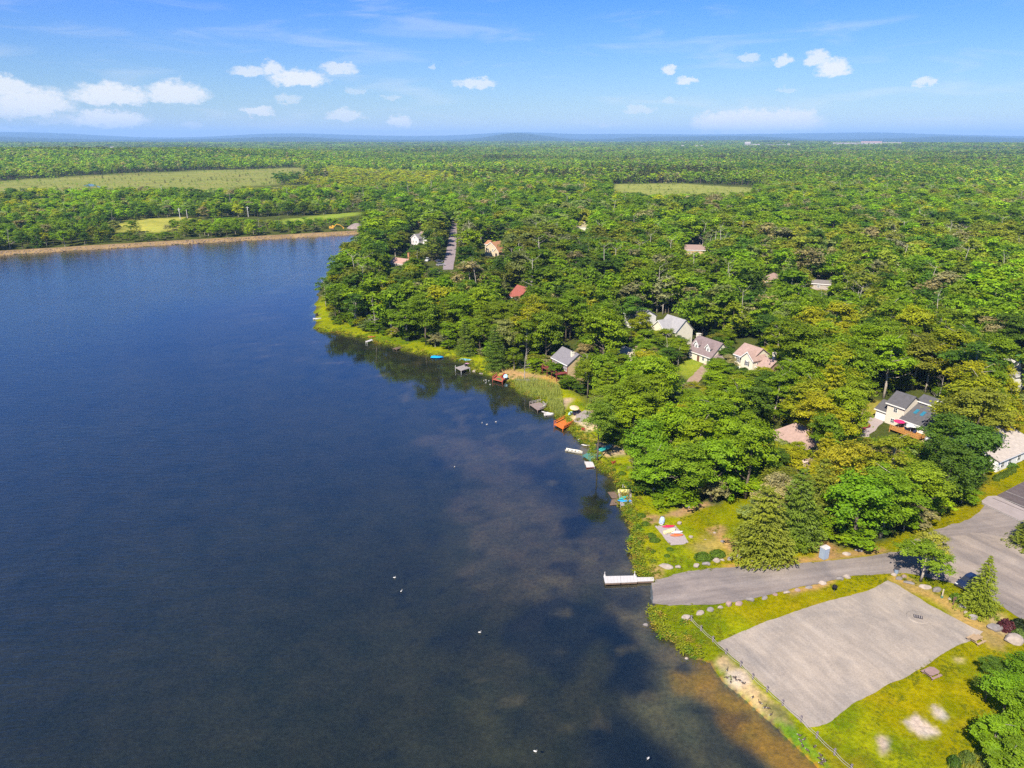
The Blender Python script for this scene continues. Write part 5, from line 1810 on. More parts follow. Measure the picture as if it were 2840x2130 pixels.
def deck(name, label, cat, px, z, mat_, nplank=10, posts=(), thick=.12, group=None, post_m=None, post_h=.0, planks=True):
    """platform from its four corners in the photograph (first edge = across the boards)"""
    q = quad_pts(px, z)
    c = sum(q, Vector()) / 4
    t = empty(name, (c.x, c.y, 0), 0, label, cat, group)
    q = [p - Vector((c.x, c.y, 0)) for p in q]
    me_ = None
    for i in range(nplank):
        f0, f1 = i / nplank + .012 / 2, (i + 1) / nplank - .012 / 2
        a, b = q[0].lerp(q[1], f0), q[0].lerp(q[1], f1)
        d, e = q[3].lerp(q[2], f0), q[3].lerp(q[2], f1)
        MB().prism([(p.x, p.y) for p in (a, b, e, d)], z - .05, z).build('plank', mat_, t)
    fr = MB()
    for i in range(4):
        a, b = q[i], q[(i + 1) % 4]
        n = (b - a).normalized()
        m = Vector((-n.y, n.x, 0)) * .05
        fr.prism([(p.x, p.y) for p in (a - m, b - m, b + m, a + m)], z - .05 - thick, z - .052)
    fr.build('frame', mat_, t)
    for (s, r_, h) in posts:
        p = q[0].lerp(q[1], s).lerp(q[3].lerp(q[2], s), r_)
        MB().tube([(p.x, p.y, -1.2), (p.x, p.y, z + h)], .075, 7).build('post', post_m or mat_, t)
    return t, q


def rail(t, a, b, z, h, mat_, n=3, name='railing'):
    r = MB()
    for k in range(n + 1):
        p = a.lerp(b, k / n)
        r.cbox(p.x, p.y, z, .09, .09, h)
    d = (b - a).normalized()
    m = Vector((-d.y, d.x, 0)) * .07
    for zz in (h * .5, h):
        r.prism([(p.x, p.y) for p in (a - m, b - m, b + m, a + m)], z + zz - .04, z + zz + .04)
    return r.build(name, mat_, t)


def hull(mb, L, W, H, sheer=.12, stern=.75, n=9, flat=.75):
    """open boat hull along x, bow at +x; returns outer and inner skins as one solid"""
    rings_o, rings_i = [], []
    for i in range(n):
        f = i / (n - 1)
        x = -L / 2 + L * f
        w = W / 2 * (stern + (1 - stern) * math.sin(min(f * 2.2, 1.57))) * (1 - max(0, (f - .55) / .45) ** 2.2 * .96)
        top = H + sheer * (2 * f - 1) ** 2 + sheer * .8 * f * f
        k = .06
        rings_o.append([(x, -w, top), (x, -w * flat, .05), (x, 0, 0), (x, w * flat, .05), (x, w, top), (x, w - .05, top), (x, w * flat - .05 if w > .1 else 0, .11), (x, 0, .10), (x, -(w * flat - .05) if w > .1 else 0, .11), (x, -w + .05, top)])
    return mb.loft(rings_o)


def rowboat(label, loc, rz, L, W, c, seats=3, c_seat=None, group=None, cat='boat', name='rowboat'):
    t = empty(name, loc, rz, label, cat, group)
    hull(MB(), L, W, .42).build('hull', c, t)
    for i in range(seats):
        x = -L * .36 + L * .62 * i / max(1, seats - 1)
        w = W * .46 * (1 if x < L * .15 else .72)
        MB().box(x - .14, x + .14, -w, w, .28, .33).build('thwart', c_seat or c, t)
    return t


def kayak(label, loc, rz, L, c, c2=None, group=None, tilt=0, roll=0, name='kayak'):
    t = empty(name, loc, 0, label, 'kayak', group)
    t.rotation_euler = (roll, tilt, rz)
    rings = []
    n = 11
    for i in range(n):
        f = i / (n - 1)
        s = max(.03, math.sin(math.pi * f) ** .62)
        w = .37 * s
        up = .10 * (2 * f - 1) ** 4
        rings.append([(L * (f - .5), w * math.cos(a), .16 + .15 * s * math.sin(a) * (1 if math.sin(a) > 0 else .95) + up) for a in [2 * math.pi * k / 10 for k in range(10)]])
    MB().loft(rings).build('hull', c, t, smooth=True)
    dk_ = c2 or cmat('dark_cockpit', (.03, .03, .035))
    cp = MB()
    pr = [(.42 * math.cos(a) - .05, .22 * math.sin(a)) for a in [2 * math.pi * k / 12 for k in range(12)]]
    cp.prism(pr, .30, .335)
    cp.build('cockpit', dk_, t)
    MB().box(-.42, -.34, -.18, .18, .33, .52).build('seat_back', dk_, t)
    return t


# --- white public dock with its gangway
t = empty('white_dock', atz(1722, 1606, 0).to_tuple(), 0, 'long white dock with two corner posts at the foot of the gravel ramp', 'dock')
o_ = t.location
for nm, px, z in [('dock_section', [(1674, 1598), (1720, 1597), (1722, 1615), (1678, 1616.5)], .55), ('dock_section', [(1720.6, 1597), (1765, 1596), (1768, 1613), (1722.6, 1615)], .55), ('gangway', [(1766, 1601), (1812, 1600.5), (1815, 1610), (1768, 1612)], .48)]:
    q = [p - Vector(o_) for p in quad_pts(px, z)]
    sec = MB().prism([(p.x, p.y) for p in q], z - .10, z).build(nm, white_plastic, t)
    MB().prism([(p.x, p.y) for p in [q[0].lerp(q[2], .02), q[1].lerp(q[3], .02), q[2].lerp(q[0], .02), q[3].lerp(q[1], .02)]], z - .42, z - .101).build('float', wet_wood, sec)
    for i in range(2, 9, 2):
        a, b = q[0].lerp(q[1], i / 10), q[3].lerp(q[2], i / 10)
        MB().prism([(a.x - .012, a.y), (a.x + .012, a.y), (b.x + .012, b.y), (b.x - .012, b.y)], z + .001, z + .006).build('joint', grey_wood, sec)
for u, v in [(1677, 1598), (1760, 1596.5)]:
    p = atz(u, v, .5) - Vector(o_)
    MB().tube([(p.x, p.y, -1.5), (p.x, p.y, 1.35)], .06, 8).tube([(p.x, p.y, .45), (p.x, p.y, .75)], .16, 8).build('post', white_plastic, t)

# --- weathered dock with boats on it
t, q = deck('wooden_dock', 'weathered grey dock carrying a yellow boat and two kayaks', 'dock', [(1714, 1362), (1750, 1360), (1753, 1399), (1722, 1401)], .62, grey_wood, 9, [(0, 0, .3), (1, 0, .3), (0, 1, .1), (.5, 0, .2)])
for i, (pa, pb, pc, pd) in enumerate([((1685, 1365), (1712, 1363), (1713, 1382), (1697, 1382)), ((1691, 1401), (1697, 1385), (1715, 1383), (1718, 1400))]):
    a = [p - t.location for p in quad_pts([pa, pb, pc, pd], .10)]
    MB().prism([(p.x, p.y) for p in a], .06, .14).build('sunken_wing', wet_wood, t)
rowboat('small yellow dinghy lying across the weathered dock', atz(1732, 1366, .64), R(2), 2.6, 1.15, cmat('dinghy_yellow', (.62, .55, .22)), 2, cmat('dark_cockpit', (.03, .03, .035)), name='dinghy')
kayak('teal kayak lying slantwise on the weathered dock', atz(1729, 1382, .66), R(38), 2.7, cmat('kayak_teal', (.05, .36, .30)), cmat('kayak_teal', 0))
kayak('bright blue kayak on the edge of the weathered dock', atz(1732, 1391, .66), R(-5), 2.9, cmat('kayak_blue', (.01, .28, .72)), cmat('kayak_blue', 0))
for u, v, w_ in [(1727, 1358, 'tallest white pipe of the four behind the weathered dock'), (1732, 1359, 'white pipe standing nearest the yellow dinghy'), (1739, 1356, 'white pipe third from the water behind the weathered dock'), (1743, 1357, 'white pipe nearest the shrubs behind the weathered dock')]:
    p = atz(u, v, .3)
    t_ = empty('mooring_pipe', (p.x, p.y, -.5), 0, w_, 'pipe', 'white pipes by the weathered dock')
    MB().tube([(0, 0, 0), (0, 0, 1.9 if 'tallest' in w_ else 1.6)], .06, 8).build('pipe', white_plastic, t_)
    MB().tube([(0, 0, 1.88 if 'tallest' in w_ else 1.58), (0, 0, 1.95 if 'tallest' in w_ else 1.66)], .085, 8).build('pipe_cap', white_plastic, t_)

# --- white swim raft, green dock and the boat beside it
t, q = deck('swim_raft', 'square white raft with a dark red rim floating below the green dock', 'raft', [(1622, 1280), (1643, 1280), (1649, 1293), (1627, 1294.5)], .38, white_plastic, 2, [(0, 0, .12), (1, 1, .12)])
fr = MB()
for i in range(4):
    a, b = q[i], q[(i + 1) % 4]
    n_ = (b - a).normalized(); m_ = Vector((-n_.y, n_.x, 0))
    fr.prism([(p.x, p.y) for p in (a + m_ * -.12, b + m_ * -.12, b - m_ * .051, a - m_ * .051)], -.05, .33)
fr.build('rim', cmat('raft_red', (.22, .03, .04)), t)
t, q = deck('green_dock', 'green painted dock under the tall waterside tree', 'dock', [(1617, 1262), (1637, 1277), (1668, 1262), (1650, 1246)], .55, green_wood, 8, [(0, 0, .2), (1, 0, .2), (0, 1, .2)])
sw = empty('swing_seat', atz(1662, 1252, .55), R(30), 'black framed swing seat standing on the green dock', 'swing')
fr = MB()
for x in (-.9, .9):
    fr.tube([(x, -.6, 0), (x, 0, 1.9), (x, .6, 0)], .05, 6)
fr.tube([(-.9, 0, 1.9), (.9, 0, 1.9)], .05, 6)
fr.build('frame', shut_m, sw)
MB().box(-.75, .75, -.25, .25, .45, .52).build('seat', shut_m, sw)
MB().box(-.75, .75, .22, .28, .5, 1.0).build('backrest', shut_m, sw)
MB().add([(-1, -.55, 1.85), (1, -.55, 1.85), (1, .55, 2.0), (-1, .55, 2.0), (-1, -.55, 1.89), (1, -.55, 1.89), (1, .55, 2.04), (-1, .55, 2.04)], [(0, 1, 2, 3), (7, 6, 5, 4), (0, 4, 5, 1), (1, 5, 6, 2), (2, 6, 7, 3), (3, 7, 4, 0)]).build('awning', shut_m, sw)


def covered_boat(label, loc, rz, L, W, c_cover, c_hull, name='covered_boat'):
    t = empty(name, loc, rz, label, 'boat')
    hull(MB(), L, W, .42).build('hull', c_hull, t)
    rings = []
    for i in range(8):
        f = i / 7
        w = W * .54 * (1 - max(0, (f - .55) / .45) ** 2.2 * .9)
        pk = .28 * math.sin(math.pi * min(1, f * 1.1 + .05)) + .06 * math.sin(9 * f)
        rings.append([(L * (f - .5), -w, .40), (L * (f - .5), -w * .5, .5 + pk * .7), (L * (f - .5), 0, .52 + pk), (L * (f - .5), w * .5, .5 + pk * .7), (L * (f - .5), w, .40), (L * (f - .5), 0, .39)])
    MB().loft(rings).build('cover', c_cover, t)
    return t


covered_boat('boat under a teal green tarpaulin drawn up behind the green dock', atz(1678, 1247, .6), R(35), 4.2, 1.7, cmat('tarp_teal', (.03, .30, .26)), cmat('boat_grey', (.35, .34, .33)))
kayak('turquoise tub kayak beached at the end of the green dock', at(1688, 1240, .1), R(60), 2.2, cmat('kayak_turquoise', (.10, .48, .42)))
rowboat('long cream aluminium rowboat moored off the green dock', atz(1592, 1254, -.1), R(-24), 4.2, 1.35, cmat('boat_cream', (.56, .51, .42)), 4, cmat('boat_seat', (.30, .27, .22)))
chair('red lawn chair alone on the grass behind the white raft', at(1701, 1287), R(200), cmat('chair_red', (.42, .06, .04)))

# --- orange deck and its neighbours
t, q = deck('orange_deck', 'orange stained deck with low side railings over the water', 'dock', [(1537, 1176), (1561, 1189), (1590, 1173), (1565, 1161)], .62, orange_wood, 8, [(0, 0, 1.0), (1, 0, 0), (0, .5, 1.0), (0, 1, .9)])
rail(t, q[0], q[3], .62, .75, orange_wood, 4)
rail(t, q[1].lerp(q[2], .08), q[2], .62, .75, orange_wood, 4)
for (a, b) in ((q[0], q[3]), (q[1], q[2])):
    m = (q[1] - q[0]).normalized() * (.35 if a is q[0] else -.35)
    MB().prism([(p.x, p.y) for p in (a.lerp(b, .1), b.lerp(a, .05), b.lerp(a, .05) + m, a.lerp(b, .1) + m)], .98, 1.04).build('bench', orange_wood, t)
rowboat('white pedal boat nearer the orange deck', atz(1524, 1152, -.08), R(12), 2.9, 1.3, white_plastic, 2, None, 'white boats by the reeds', 'boat', 'pedal_boat')
kayak('slim white kayak floating beside the white pedal boat', atz(1514, 1145, -.1), R(-25), 2.7, white_plastic)
kayak('white paddle board standing on edge behind the grey railed dock', atz(1510, 1124, .5), R(62), 2.4, white_plastic, white_plastic, None, 0, R(70), 'paddle_board')
kayak('mint green kayak leaning beside the beach parasol', at(1581, 1147, .35), R(62), 3.0, cmat('kayak_mint', (.35, .58, .52)), None, None, 0, R(40))
umbrella('tan beach parasol over dark loungers behind the orange deck', at(1591, 1146, .0), 1.3, 2.1, cmat('parasol_tan', (.56, .42, .24), .8), 10, R(12))
chair('dark purple lounge chair on the sand nearest the tan parasol', at(1593, 1152), R(120), cmat('lounger_purple', (.05, .03, .09)), 'lounge chairs on the small beach')
chair('dark lounge chair on the sand beside the pink one', at(1600, 1148), R(110), navy_m, 'lounge chairs on the small beach')
chair('pink lounge chair on the small beach behind the orange deck', at(1606, 1143), R(100), cmat('lounger_pink', (.45, .10, .26)), 'lounge chairs on the small beach')
chair('small red chair on the bank between orange deck and green dock', at(1617, 1194), R(170), cmat('chair_red', 0))
kayak('little white boat beached on the bank above the moored rowboat', at(1625, 1236, .05), R(-8), 2.4, white_plastic)

# --- grey railed dock by the reeds
t, q = deck('railed_dock', 'grey brown dock with low railings at the edge of the reeds', 'dock', [(1469, 1121), (1491, 1137), (1514, 1129), (1500, 1114)], .60, mat('brown_grey_wood', (.25, .19, .165), .9, .15, .2, 2.5), 8, [(0, 0, .8), (1, 0, .1), (1, 1, .6), (0, 1, .8)])
rail(t, q[0], q[3], .6, .75, grey_wood, 4)
rail(t, q[2], q[3].lerp(q[2], .4), .6, .75, grey_wood, 2)
MB().prism([(p.x, p.y) for p in (q[1].lerp(q[2], .15), q[1].lerp(q[2], .8), q[1].lerp(q[2], .8) + Vector((.1, .4, 0)), q[1].lerp(q[2], .15) + Vector((.1, .4, 0)))], 1.0, 1.06).build('bench', grey_wood, t)

# --- red dock
t, q = deck('red_dock', 'red stained dock with benches and a green mat', 'dock', [(1366, 1051), (1393, 1058), (1405, 1049), (1377, 1041)], .75, red_wood, 8, [(0, 0, .9), (1, 0, .1), (1, 1, .1), (0, 1, .9)])
c = (q[0] + q[1] + q[2] + q[3]) / 4
MB().prism([(p.x, p.y) for p in (q[0].lerp(q[2], .22), q[1].lerp(c, .18), c.lerp(q[2], .2), c.lerp(q[3], .25))], .755, .775).build('mat', cmat('mat_green', (.08, .14, .04), .9), t)
rail(t, q[0], q[3], .75, .7, red_wood, 3, 'bench_back')
m = (q[1] - q[0]).normalized() * .45
MB().prism([(p.x, p.y) for p in (q[0].lerp(q[3], .1), q[0].lerp(q[3], .9), q[0].lerp(q[3], .9) + m, q[0].lerp(q[3], .1) + m)], 1.1, 1.17).build('bench', red_wood, t)
rail(t, q[1].lerp(q[2], .1), q[2], .75, .4, red_wood, 3, 'kerb_rail')
chair('bright red chair on the red dock beside the pale blue float', atz(1392, 1047, .78), R(210), cmat('chair_red2', (.48, .05, .06)), 'chairs on the red dock')
chair('bright red chair at the back of the red dock', atz(1398, 1042, .78), R(190), cmat('chair_red2', 0), 'chairs on the red dock')
fl = empty('swim_ring', atz(1402, 1044, 1.35), 0, 'pale blue round float leaning on the corner of the red dock', 'float')
fl.rotation_euler = (R(65), 0, R(-20))
MB().lathe([(.25, -.13), (.55, -.15), (.72, 0), (.55, .15), (.25, .13), (.25, -.12)], 16).build('ring', cmat('float_blue', (.30, .55, .68)), fl, smooth=True)
MB().lathe([(.01, -.03), (.3, -.03), (.3, .03), (.01, .03)], 16).build('panel', white_plastic, fl)

# --- grey dock further along, blue covered boats, small docks on the point
t, q = deck('grey_dock', 'grey dock on tall white posts standing off the dark pines', 'dock', [(1263, 1019), (1279, 1027.5), (1303, 1020), (1287, 1012)], 1.0, grey_wood, 8, [(0, 0, .7), (1, 0, .15), (1, 1, .15), (0, 1, .2)], post_m=white_plastic)
chair('dark chair on the far half of the grey dock on posts', atz(1292, 1016, 1.02), R(200), shut_m)
covered_boat('boat under a light blue cover on the bank behind the grey dock', at(1292, 1001, .0), R(-15), 4.0, 1.7, cmat('tarp_sky', (.12, .42, .58)), white_plastic)
kayak('pink and white kayak beached just behind the grey dock', at(1300, 1009, .05), R(10), 2.6, cmat('kayak_pink', (.55, .25, .42)))
covered_boat('pontoon boat wrapped in a vivid blue cover against the wooded shore', atz(1213, 993, -.1), R(-5), 4.2, 2.2, cmat('tarp_blue', (.01, .30, .62)), cmat('hull_navy', (.03, .06, .25)), 'pontoon_boat')
t, q = deck('brown_dock', 'small flat brown dock at the grassy tip of the point', 'dock', [(1090, 966), (1100, 969), (1117, 963), (1107, 960)], .5, wet_wood, 6, [(0, 0, .1), (1, 0, .1)])
t, q = deck('small_white_dock', 'small whitish dock on thin legs at the grassy tip of the point', 'dock', [(1014, 946), (1018, 948.5), (1034, 943), (1030, 940.5)], .8, white_plastic, 5, [(0, 0, .1), (1, 0, .1), (0, 1, .1), (1, 1, .1)])
kayak('orange red kayak in the grass beside the small whitish dock', at(1030, 935, .05), R(15), 3.4, cmat('kayak_orange', (.60, .13, .04)))
rowboat('little white boat drawn up at the very tip of the point', atz(880, 886, .0), R(5), 3.4, 1.3, white_plastic, 2)
stump = empty('tree_stump', atz(879, 877, .0), 0, 'dark dead stump in the water off the tip of the point', 'stump')
MB().lathe([(.9, -.5), (.6, .2), (.5, 1.1), (.3, 1.3)], 9).build('stump', shingle('dark_stump', (.04, .03, .025)), stump)
MB().tube([(0, 0, .8), (.7, .2, 1.6), (1.2, .1, 1.9)], [.2, .12, .05], 6).build('limb', shingle('dark_stump', 0), stump)

# ------------------------------------------------------------------ the park
t = empty('portable_toilet', at(2284, 1547), R(28), 'pale blue portable toilet with a white roof beside the ramp road', 'toilet')
pt_m = cmat('toilet_blue', (.24, .29, .36), .6)
MB().box(-.56, .56, -.56, .56, 0, 2.05).build('cabin', pt_m, t)
MB().xprism([(-.62, 2.055), (.62, 2.055), (.62, 2.12), (.3, 2.3), (-.3, 2.3), (-.62, 2.12)], -.62, .62).build('roof', white_plastic, t)
MB().box(-.40, .40, -.60, -.565, .12, 1.95).build('door', cmat('toilet_door', (.30, .35, .42), .6), t)
MB().box(.24, .32, -.63, -.605, .95, 1.1).build('handle', white_plastic, t)
MB().box(.565, .60, -.35, .35, 1.55, 1.8).build('vent', shut_m, t)
MB().box(-.62, .62, -.62, .62, -.12, -.002).build('skid', shut_m, t)

for lab, c, (u0, v0), (u1, v1), L in [('crimson kayak at the far end of the gravel pad', (.55, .02, .07), (1838, 1464), (1869, 1461), 2.6), ('pale yellow and white paddle boat in the middle of the gravel pad', (.62, .58, .40), (1846, 1481), (1868, 1475), 2.6),
                                     ('white kayak lying against the pale yellow boat', (.62, .58, .56), (1862, 1480), (1891, 1477), 2.5), ('orange kayak nearest the ramp on the gravel pad', (.70, .20, .02), (1861, 1488), (1892, 1486), 2.6)]:
    a, b = at(u0, v0), at(u1, v1)
    p = (a + b) / 2
    d = b - a
    if 'paddle boat' in lab:
        rowboat(lab, (p.x, p.y, p.z + .05), math.atan2(d.y, d.x), 2.5, 1.0, cmat('boat_yellow', (.62, .55, .30)), 2, white_plastic, 'boats on the gravel pad', 'boat', 'paddle_boat')
    else:
        kayak(lab, (p.x, p.y, p.z + .06), math.atan2(d.y, d.x), L, cmat('kayak_' + lab.split()[0], c), cmat('kayak_' + lab.split()[0], c), 'boats on the gravel pad')
# covered water scooter on the lawn
t = empty('water_scooter', at(1836, 1447), R(70), 'water scooter under a crumpled blue and white cover on the lawn', 'water scooter')
hull(MB(), 2.4, 1.0, .35, .1).build('hull', cmat('scooter_white', (.6, .6, .62)), t)
rings = []
for i in range(8):
    f = i / 7
    w = .5 * (1 - max(0, (f - .5) / .5) ** 2 * .75)
    pk = .5 + .38 * math.exp(-((f - .55) / .18) ** 2) + .06 * math.sin(14 * f)
    rings.append([(2.3 * (f - .5), -w, .3), (2.3 * (f - .5), -w * .55, pk * .95), (2.3 * (f - .5), 0, pk + .1), (2.3 * (f - .5), w * .55, pk), (2.3 * (f - .5), w, .3), (2.3 * (f - .5), 0, .28)])
MB().loft(rings).build('cover', mat('scooter_cover', (.36, .44, .62), .6, .3, .45, 3), t)
MB().tube([(.1, -.4, 1.05), (.15, 0, 1.1), (.1, .4, 1.05)], .05, 6).build('handlebar', shut_m, t)

# boulders
brng = np.random.default_rng(21)
boulder_mats = [mat('boulder_pale', (.30, .245, .205), .92, .2, .22, 1.6, .5), mat('boulder_grey', (.20, .175, .165), .92, .2, .28, 1.6, .5), mat('boulder_pinkish', (.26, .18, .16), .92, .2, .25, 1.6, .5)]


def boulder_mesh(seed):
    bm = bmesh.new()
    bmesh.ops.create_icosphere(bm, subdivisions=3, radius=1)
    r_ = np.random.default_rng(seed)
    cuts = [(Vector(r_.normal(size=3)).normalized(), r_.uniform(.55, .85)) for _ in range(9)]
    for v in bm.verts:
        p = v.co.copy()
        for n_, d_ in cuts:
            e = p.dot(n_) - d_
            if e > 0: p -= n_ * e * .85
        k = 1 + .07 * float(vnoise(p.x * 3 + seed, p.y * 3 + p.z * 2, 1.0, seed))
        v.co = p * k
    me_ = bpy.data.meshes.new('boulder')
    bm.to_mesh(me_)
    bm.free()
    return me_


BM_ = []
for s in range(6):
    for m in boulder_mats:
        b = boulder_mesh(40 + s)
        b.materials.append(m)
        BM_.append(b)
near_b = {'pale': 0, 'grey': 1, 'pinkish': 2}


def boulder(u, v, w, d, h, kind, label, group=None, water=False):
    p = atz(u, v, -.05) if water else at(u, v)
    o = obj('boulder', BM_[3 * int(brng.integers(0, 6)) + near_b[kind]], None, (p.x, p.y, p.z + h * .18), (0, 0, brng.uniform(-.4, .4)), (w / 1.7, d / 1.7, h / 1.55))
    return tag(o, label, 'boulder', group)


LOW = 'boulders along the lower edge of the ramp road'
ROW = [(1904, 1716, 1.6, .9, .8, 'pale', 'lichen pale boulder at the lake end of the lower row, where the rope starts'), (1941, 1702, 1.4, .8, .7, 'pale', 'long pinkish pale boulder, second from the lake in the lower row'),
       (1970, 1693, .95, .7, .8, 'grey', 'squat dark sided boulder, third from the lake in the lower row'), (1998, 1686, .9, .5, .5, 'pale', 'small low boulder between two bigger ones, fourth from the lake in the lower row'),
       (2022, 1679, 1.0, .8, .95, 'pinkish', 'upright pinkish boulder, tallest of the lower row'), (2049, 1676, 1.1, .7, .75, 'pinkish', 'rounded pink boulder just uphill of the tallest pinkish one'),
       (2079, 1665, 1.2, .8, .8, 'grey', 'split grey boulder in the middle of the lower row'), (2120, 1660, 1.0, .7, .7, 'grey', 'half dark half pale boulder after the split grey one'),
       (2149, 1650, .8, .5, .45, 'pinkish', 'low brown boulder where the bare earth begins along the ramp'), (2181, 1644, 1.1, .6, .45, 'pale', 'flat pale boulder at the bare earth edge, right of the low brown one'),
       (2212, 1638, .8, .5, .55, 'pinkish', 'small reddish boulder on the orange bare earth'), (2243, 1630, 1.2, .7, .5, 'grey', 'flat greyish boulder on the bare earth left of the black grill'),
       (2281, 1619, 1.1, .7, .7, 'pale', 'pointed tan boulder above the black grill'), (2328, 1607, 1.1, .8, .75, 'grey', 'grey boulder of the close pair at the uphill end of the row'),
       (2348, 1602, 1.2, .8, .75, 'pale', 'pale boulder of the close pair at the uphill end of the row')]
for r_ in ROW: boulder(*r_, LOW)
UP = 'boulders along the upper edge of the ramp road'
for r_ in [(1846, 1573, 2.3, 1.0, .8, 'pale', 'large flat white boulder nearest the white dock'), (1880, 1574, .9, .7, .6, 'pale', 'small boulder right beside the large flat white one'), (1932, 1571, 1.2, .8, .7, 'pale', 'boulder after the gap, first of the curved upper row'),
           (1958, 1566, 1.3, .8, .7, 'grey', 'two toned grey boulder, second of the curved upper row'), (1986, 1557, 1.2, .8, .85, 'pale', 'bright rounded boulder, tallest of the curved upper row'), (2003, 1554, .8, .4, .35, 'pale', 'thin flat slab between two upper row boulders'),
           (2024, 1551, 1.1, .7, .65, 'grey', 'grey boulder left of the last one in the curved upper row'), (2051, 1546, 1.1, .8, .7, 'grey', 'last boulder of the curved upper row, against the grass'),
           (2348, 1537, 1.3, .8, .5, 'pale', 'smooth white boulder just right of the portable toilet'), (2381, 1528, 1.2, .7, .45, 'grey', 'dull boulder at the foot of the vivid maples')]: boulder(*r_, UP)
LAWNB = 'boulders scattered on the park lawn'
for r_ in [(1885, 1453, 1.0, .7, .6, 'pale', 'round pale boulder above the gravel pad'), (1917, 1491, .9, .6, .5, 'pale', 'whitish boulder just right of the gravel pad'), (2005, 1503, .9, .6, .4, 'grey', 'low grey boulder on bare earth beside the big pine'),
           (1981, 1478, .6, .4, .25, 'pale', 'small flat stone in the middle of the park lawn'), (1956, 1497, .4, .3, .2, 'pale', 'tiny white stone on the lawn right of the whitish boulder'), (2046, 1364, 1.2, .8, .6, 'pinkish', 'brownish boulder at the back corner of the park lawn'),
           (1910, 1407, .8, .6, .4, 'grey', 'grey stone under the pale trunked maple')]: boulder(*r_, LAWNB)
CARP = 'boulders between the beach and the car park'
for r_ in [(2478, 1595, .9, .6, .5, 'pale', 'pale stone beside the grey rubbish bin'), (2492, 1605, 1.2, .8, .4, 'grey', 'flat grey slab at the uphill tip of the sand'), (2506, 1601, .9, .6, .6, 'pinkish', 'brown boulder touching the lone leafy tree'),
           (2520, 1617, 1.5, .8, .4, 'grey', 'long flat slab under the lone leafy tree'), (2566, 1629, 1.7, 1.0, .6, 'pale', 'broad orange tan boulder left of the pale marker post'), (2596, 1638, 1.7, .9, .7, 'grey', 'long grey boulder beside the pale marker post'),
           (2636, 1664, .7, .5, .5, 'pale', 'small boulder half hidden behind the brown marker post'), (2668, 1684, 1.1, .7, .7, 'grey', 'shadowed boulder under the low boughs of the lone spruce'), (2678, 1700, .7, .5, .4, 'pale', 'small pinkish stone in front of the lone spruce'),
           (2698, 1714, 1.2, .9, .8, 'grey', 'grey angular boulder on the earth below the lone spruce'), (2762, 1745, 2.4, 1.3, .9, 'grey', 'big lilac grey boulder left of the purple bush'), (2808, 1778, 2.4, 1.8, 1.5, 'pale', 'biggest pale rock by the thicket at the frame edge')]: boulder(*r_, CARP)
boulder(1791, 1735, .8, .5, .5, 'grey', 'dark wet rock in the shallows below the ramp', None, True)
boulder(1904, 1827, .45, .35, .3, 'pale', 'small white rock in the brown shallows off the weedy bank', None, True)
for i, (u, v, w, lab) in enumerate([(1437, 1056, 2.0, 'dark boulder of the heap under the bare leaning tree'), (1460, 1058, 2.6, 'broad grey boulder at the head of the reeds'), (1482, 1056, 2.2, 'grey boulder right of the broad one at the head of the reeds'), (1247, 987, 1.3, 'pinkish stone at the foot of the dark shore pine'),
                                    (1320, 1030, 2.0, 'pale flat stone between the grey dock and the red dock'), (1334, 1037, 1.2, 'white stone at the waterline left of the red dock'), (1155, 977, 1.3, 'reddish stone at the waterline left of the blue pontoon boat')]):
    boulder(u, v, w, w * .6, w * .4, ['grey', 'grey', 'grey', 'pinkish', 'pale', 'pale', 'pinkish'][i], lab, 'stones along the far shore')

# rope fence between beach and water
FP = [(1917, 1722), (1944, 1750), (1977, 1780), (2013, 1814), (2054, 1849), (2087, 1884), (2127, 1919), (2170, 1957), (2221, 2002), (2265, 2047), (2314, 2094), (2360, 2138), (2410, 2190)]
fp = [at(*p) for p in FP]
fence = empty('rope_fence', fp[0], 0, 'low rope fence on short posts between the sand and the water', 'fence')
post_m = mat('fence_post', (.17, .14, .15), .9, .1, .2, 3)
pm = MB().box(-.09, .09, -.09, .09, -.3, .92).box(-.11, .11, -.11, .11, .921, .97).mesh('post', post_m)
for p in fp:
    obj('post', pm, fence, tuple(p - fp[0]), (0, 0, .6))
for hgt, off in ((.74, -.1), (.42, -.12)):
    pts = []
    for a, b in zip(fp[:-1], fp[1:]):
        for k in range(6):
            s = k / 6
            q_ = a.lerp(b, s) - fp[0]
            pts.append((q_.x + off, q_.y + off * .5, q_.z + hgt - .16 * math.sin(math.pi * s)))
    MB().tube(pts, .024, 5).build('rope', mat('white_rope', (.40, .36, .30), .9, .1, .1, 3), fence)

# picnic tables
def picnic(label, loc, rz, m_, rounded):
    t = empty('picnic_table', loc, rz, label, 'picnic table', 'picnic tables by the sand')
    if rounded:
        MB().prism([(.95, -.4), (.95, .4), (.6, .62), (-.6, .62), (-.95, .4), (-.95, -.4), (-.6, -.62), (.6, -.62)], .72, .78).build('table_top', m_, t)
    else:
        for i in range(5):
            MB().box(-.95, .95, -.39 + i * .158, -.245 + i * .158, .72, .77).build('board', m_, t)
    for s in (-1, 1):
        MB().box(-.95, .95, s * .78 - .15, s * .78 + .15, .42, .47).build('bench', m_, t)
        MB().box(s * .68 - .04, s * .68 + .04, -.9, .9, .34, .42).build('crossbeam', m_, t)
        for q_ in (-1, 1):
            MB().tube([(s * .68, q_ * .72, 0), (s * .68, q_ * .28, .72)], .05, 5).build('leg', m_, t)
    return t


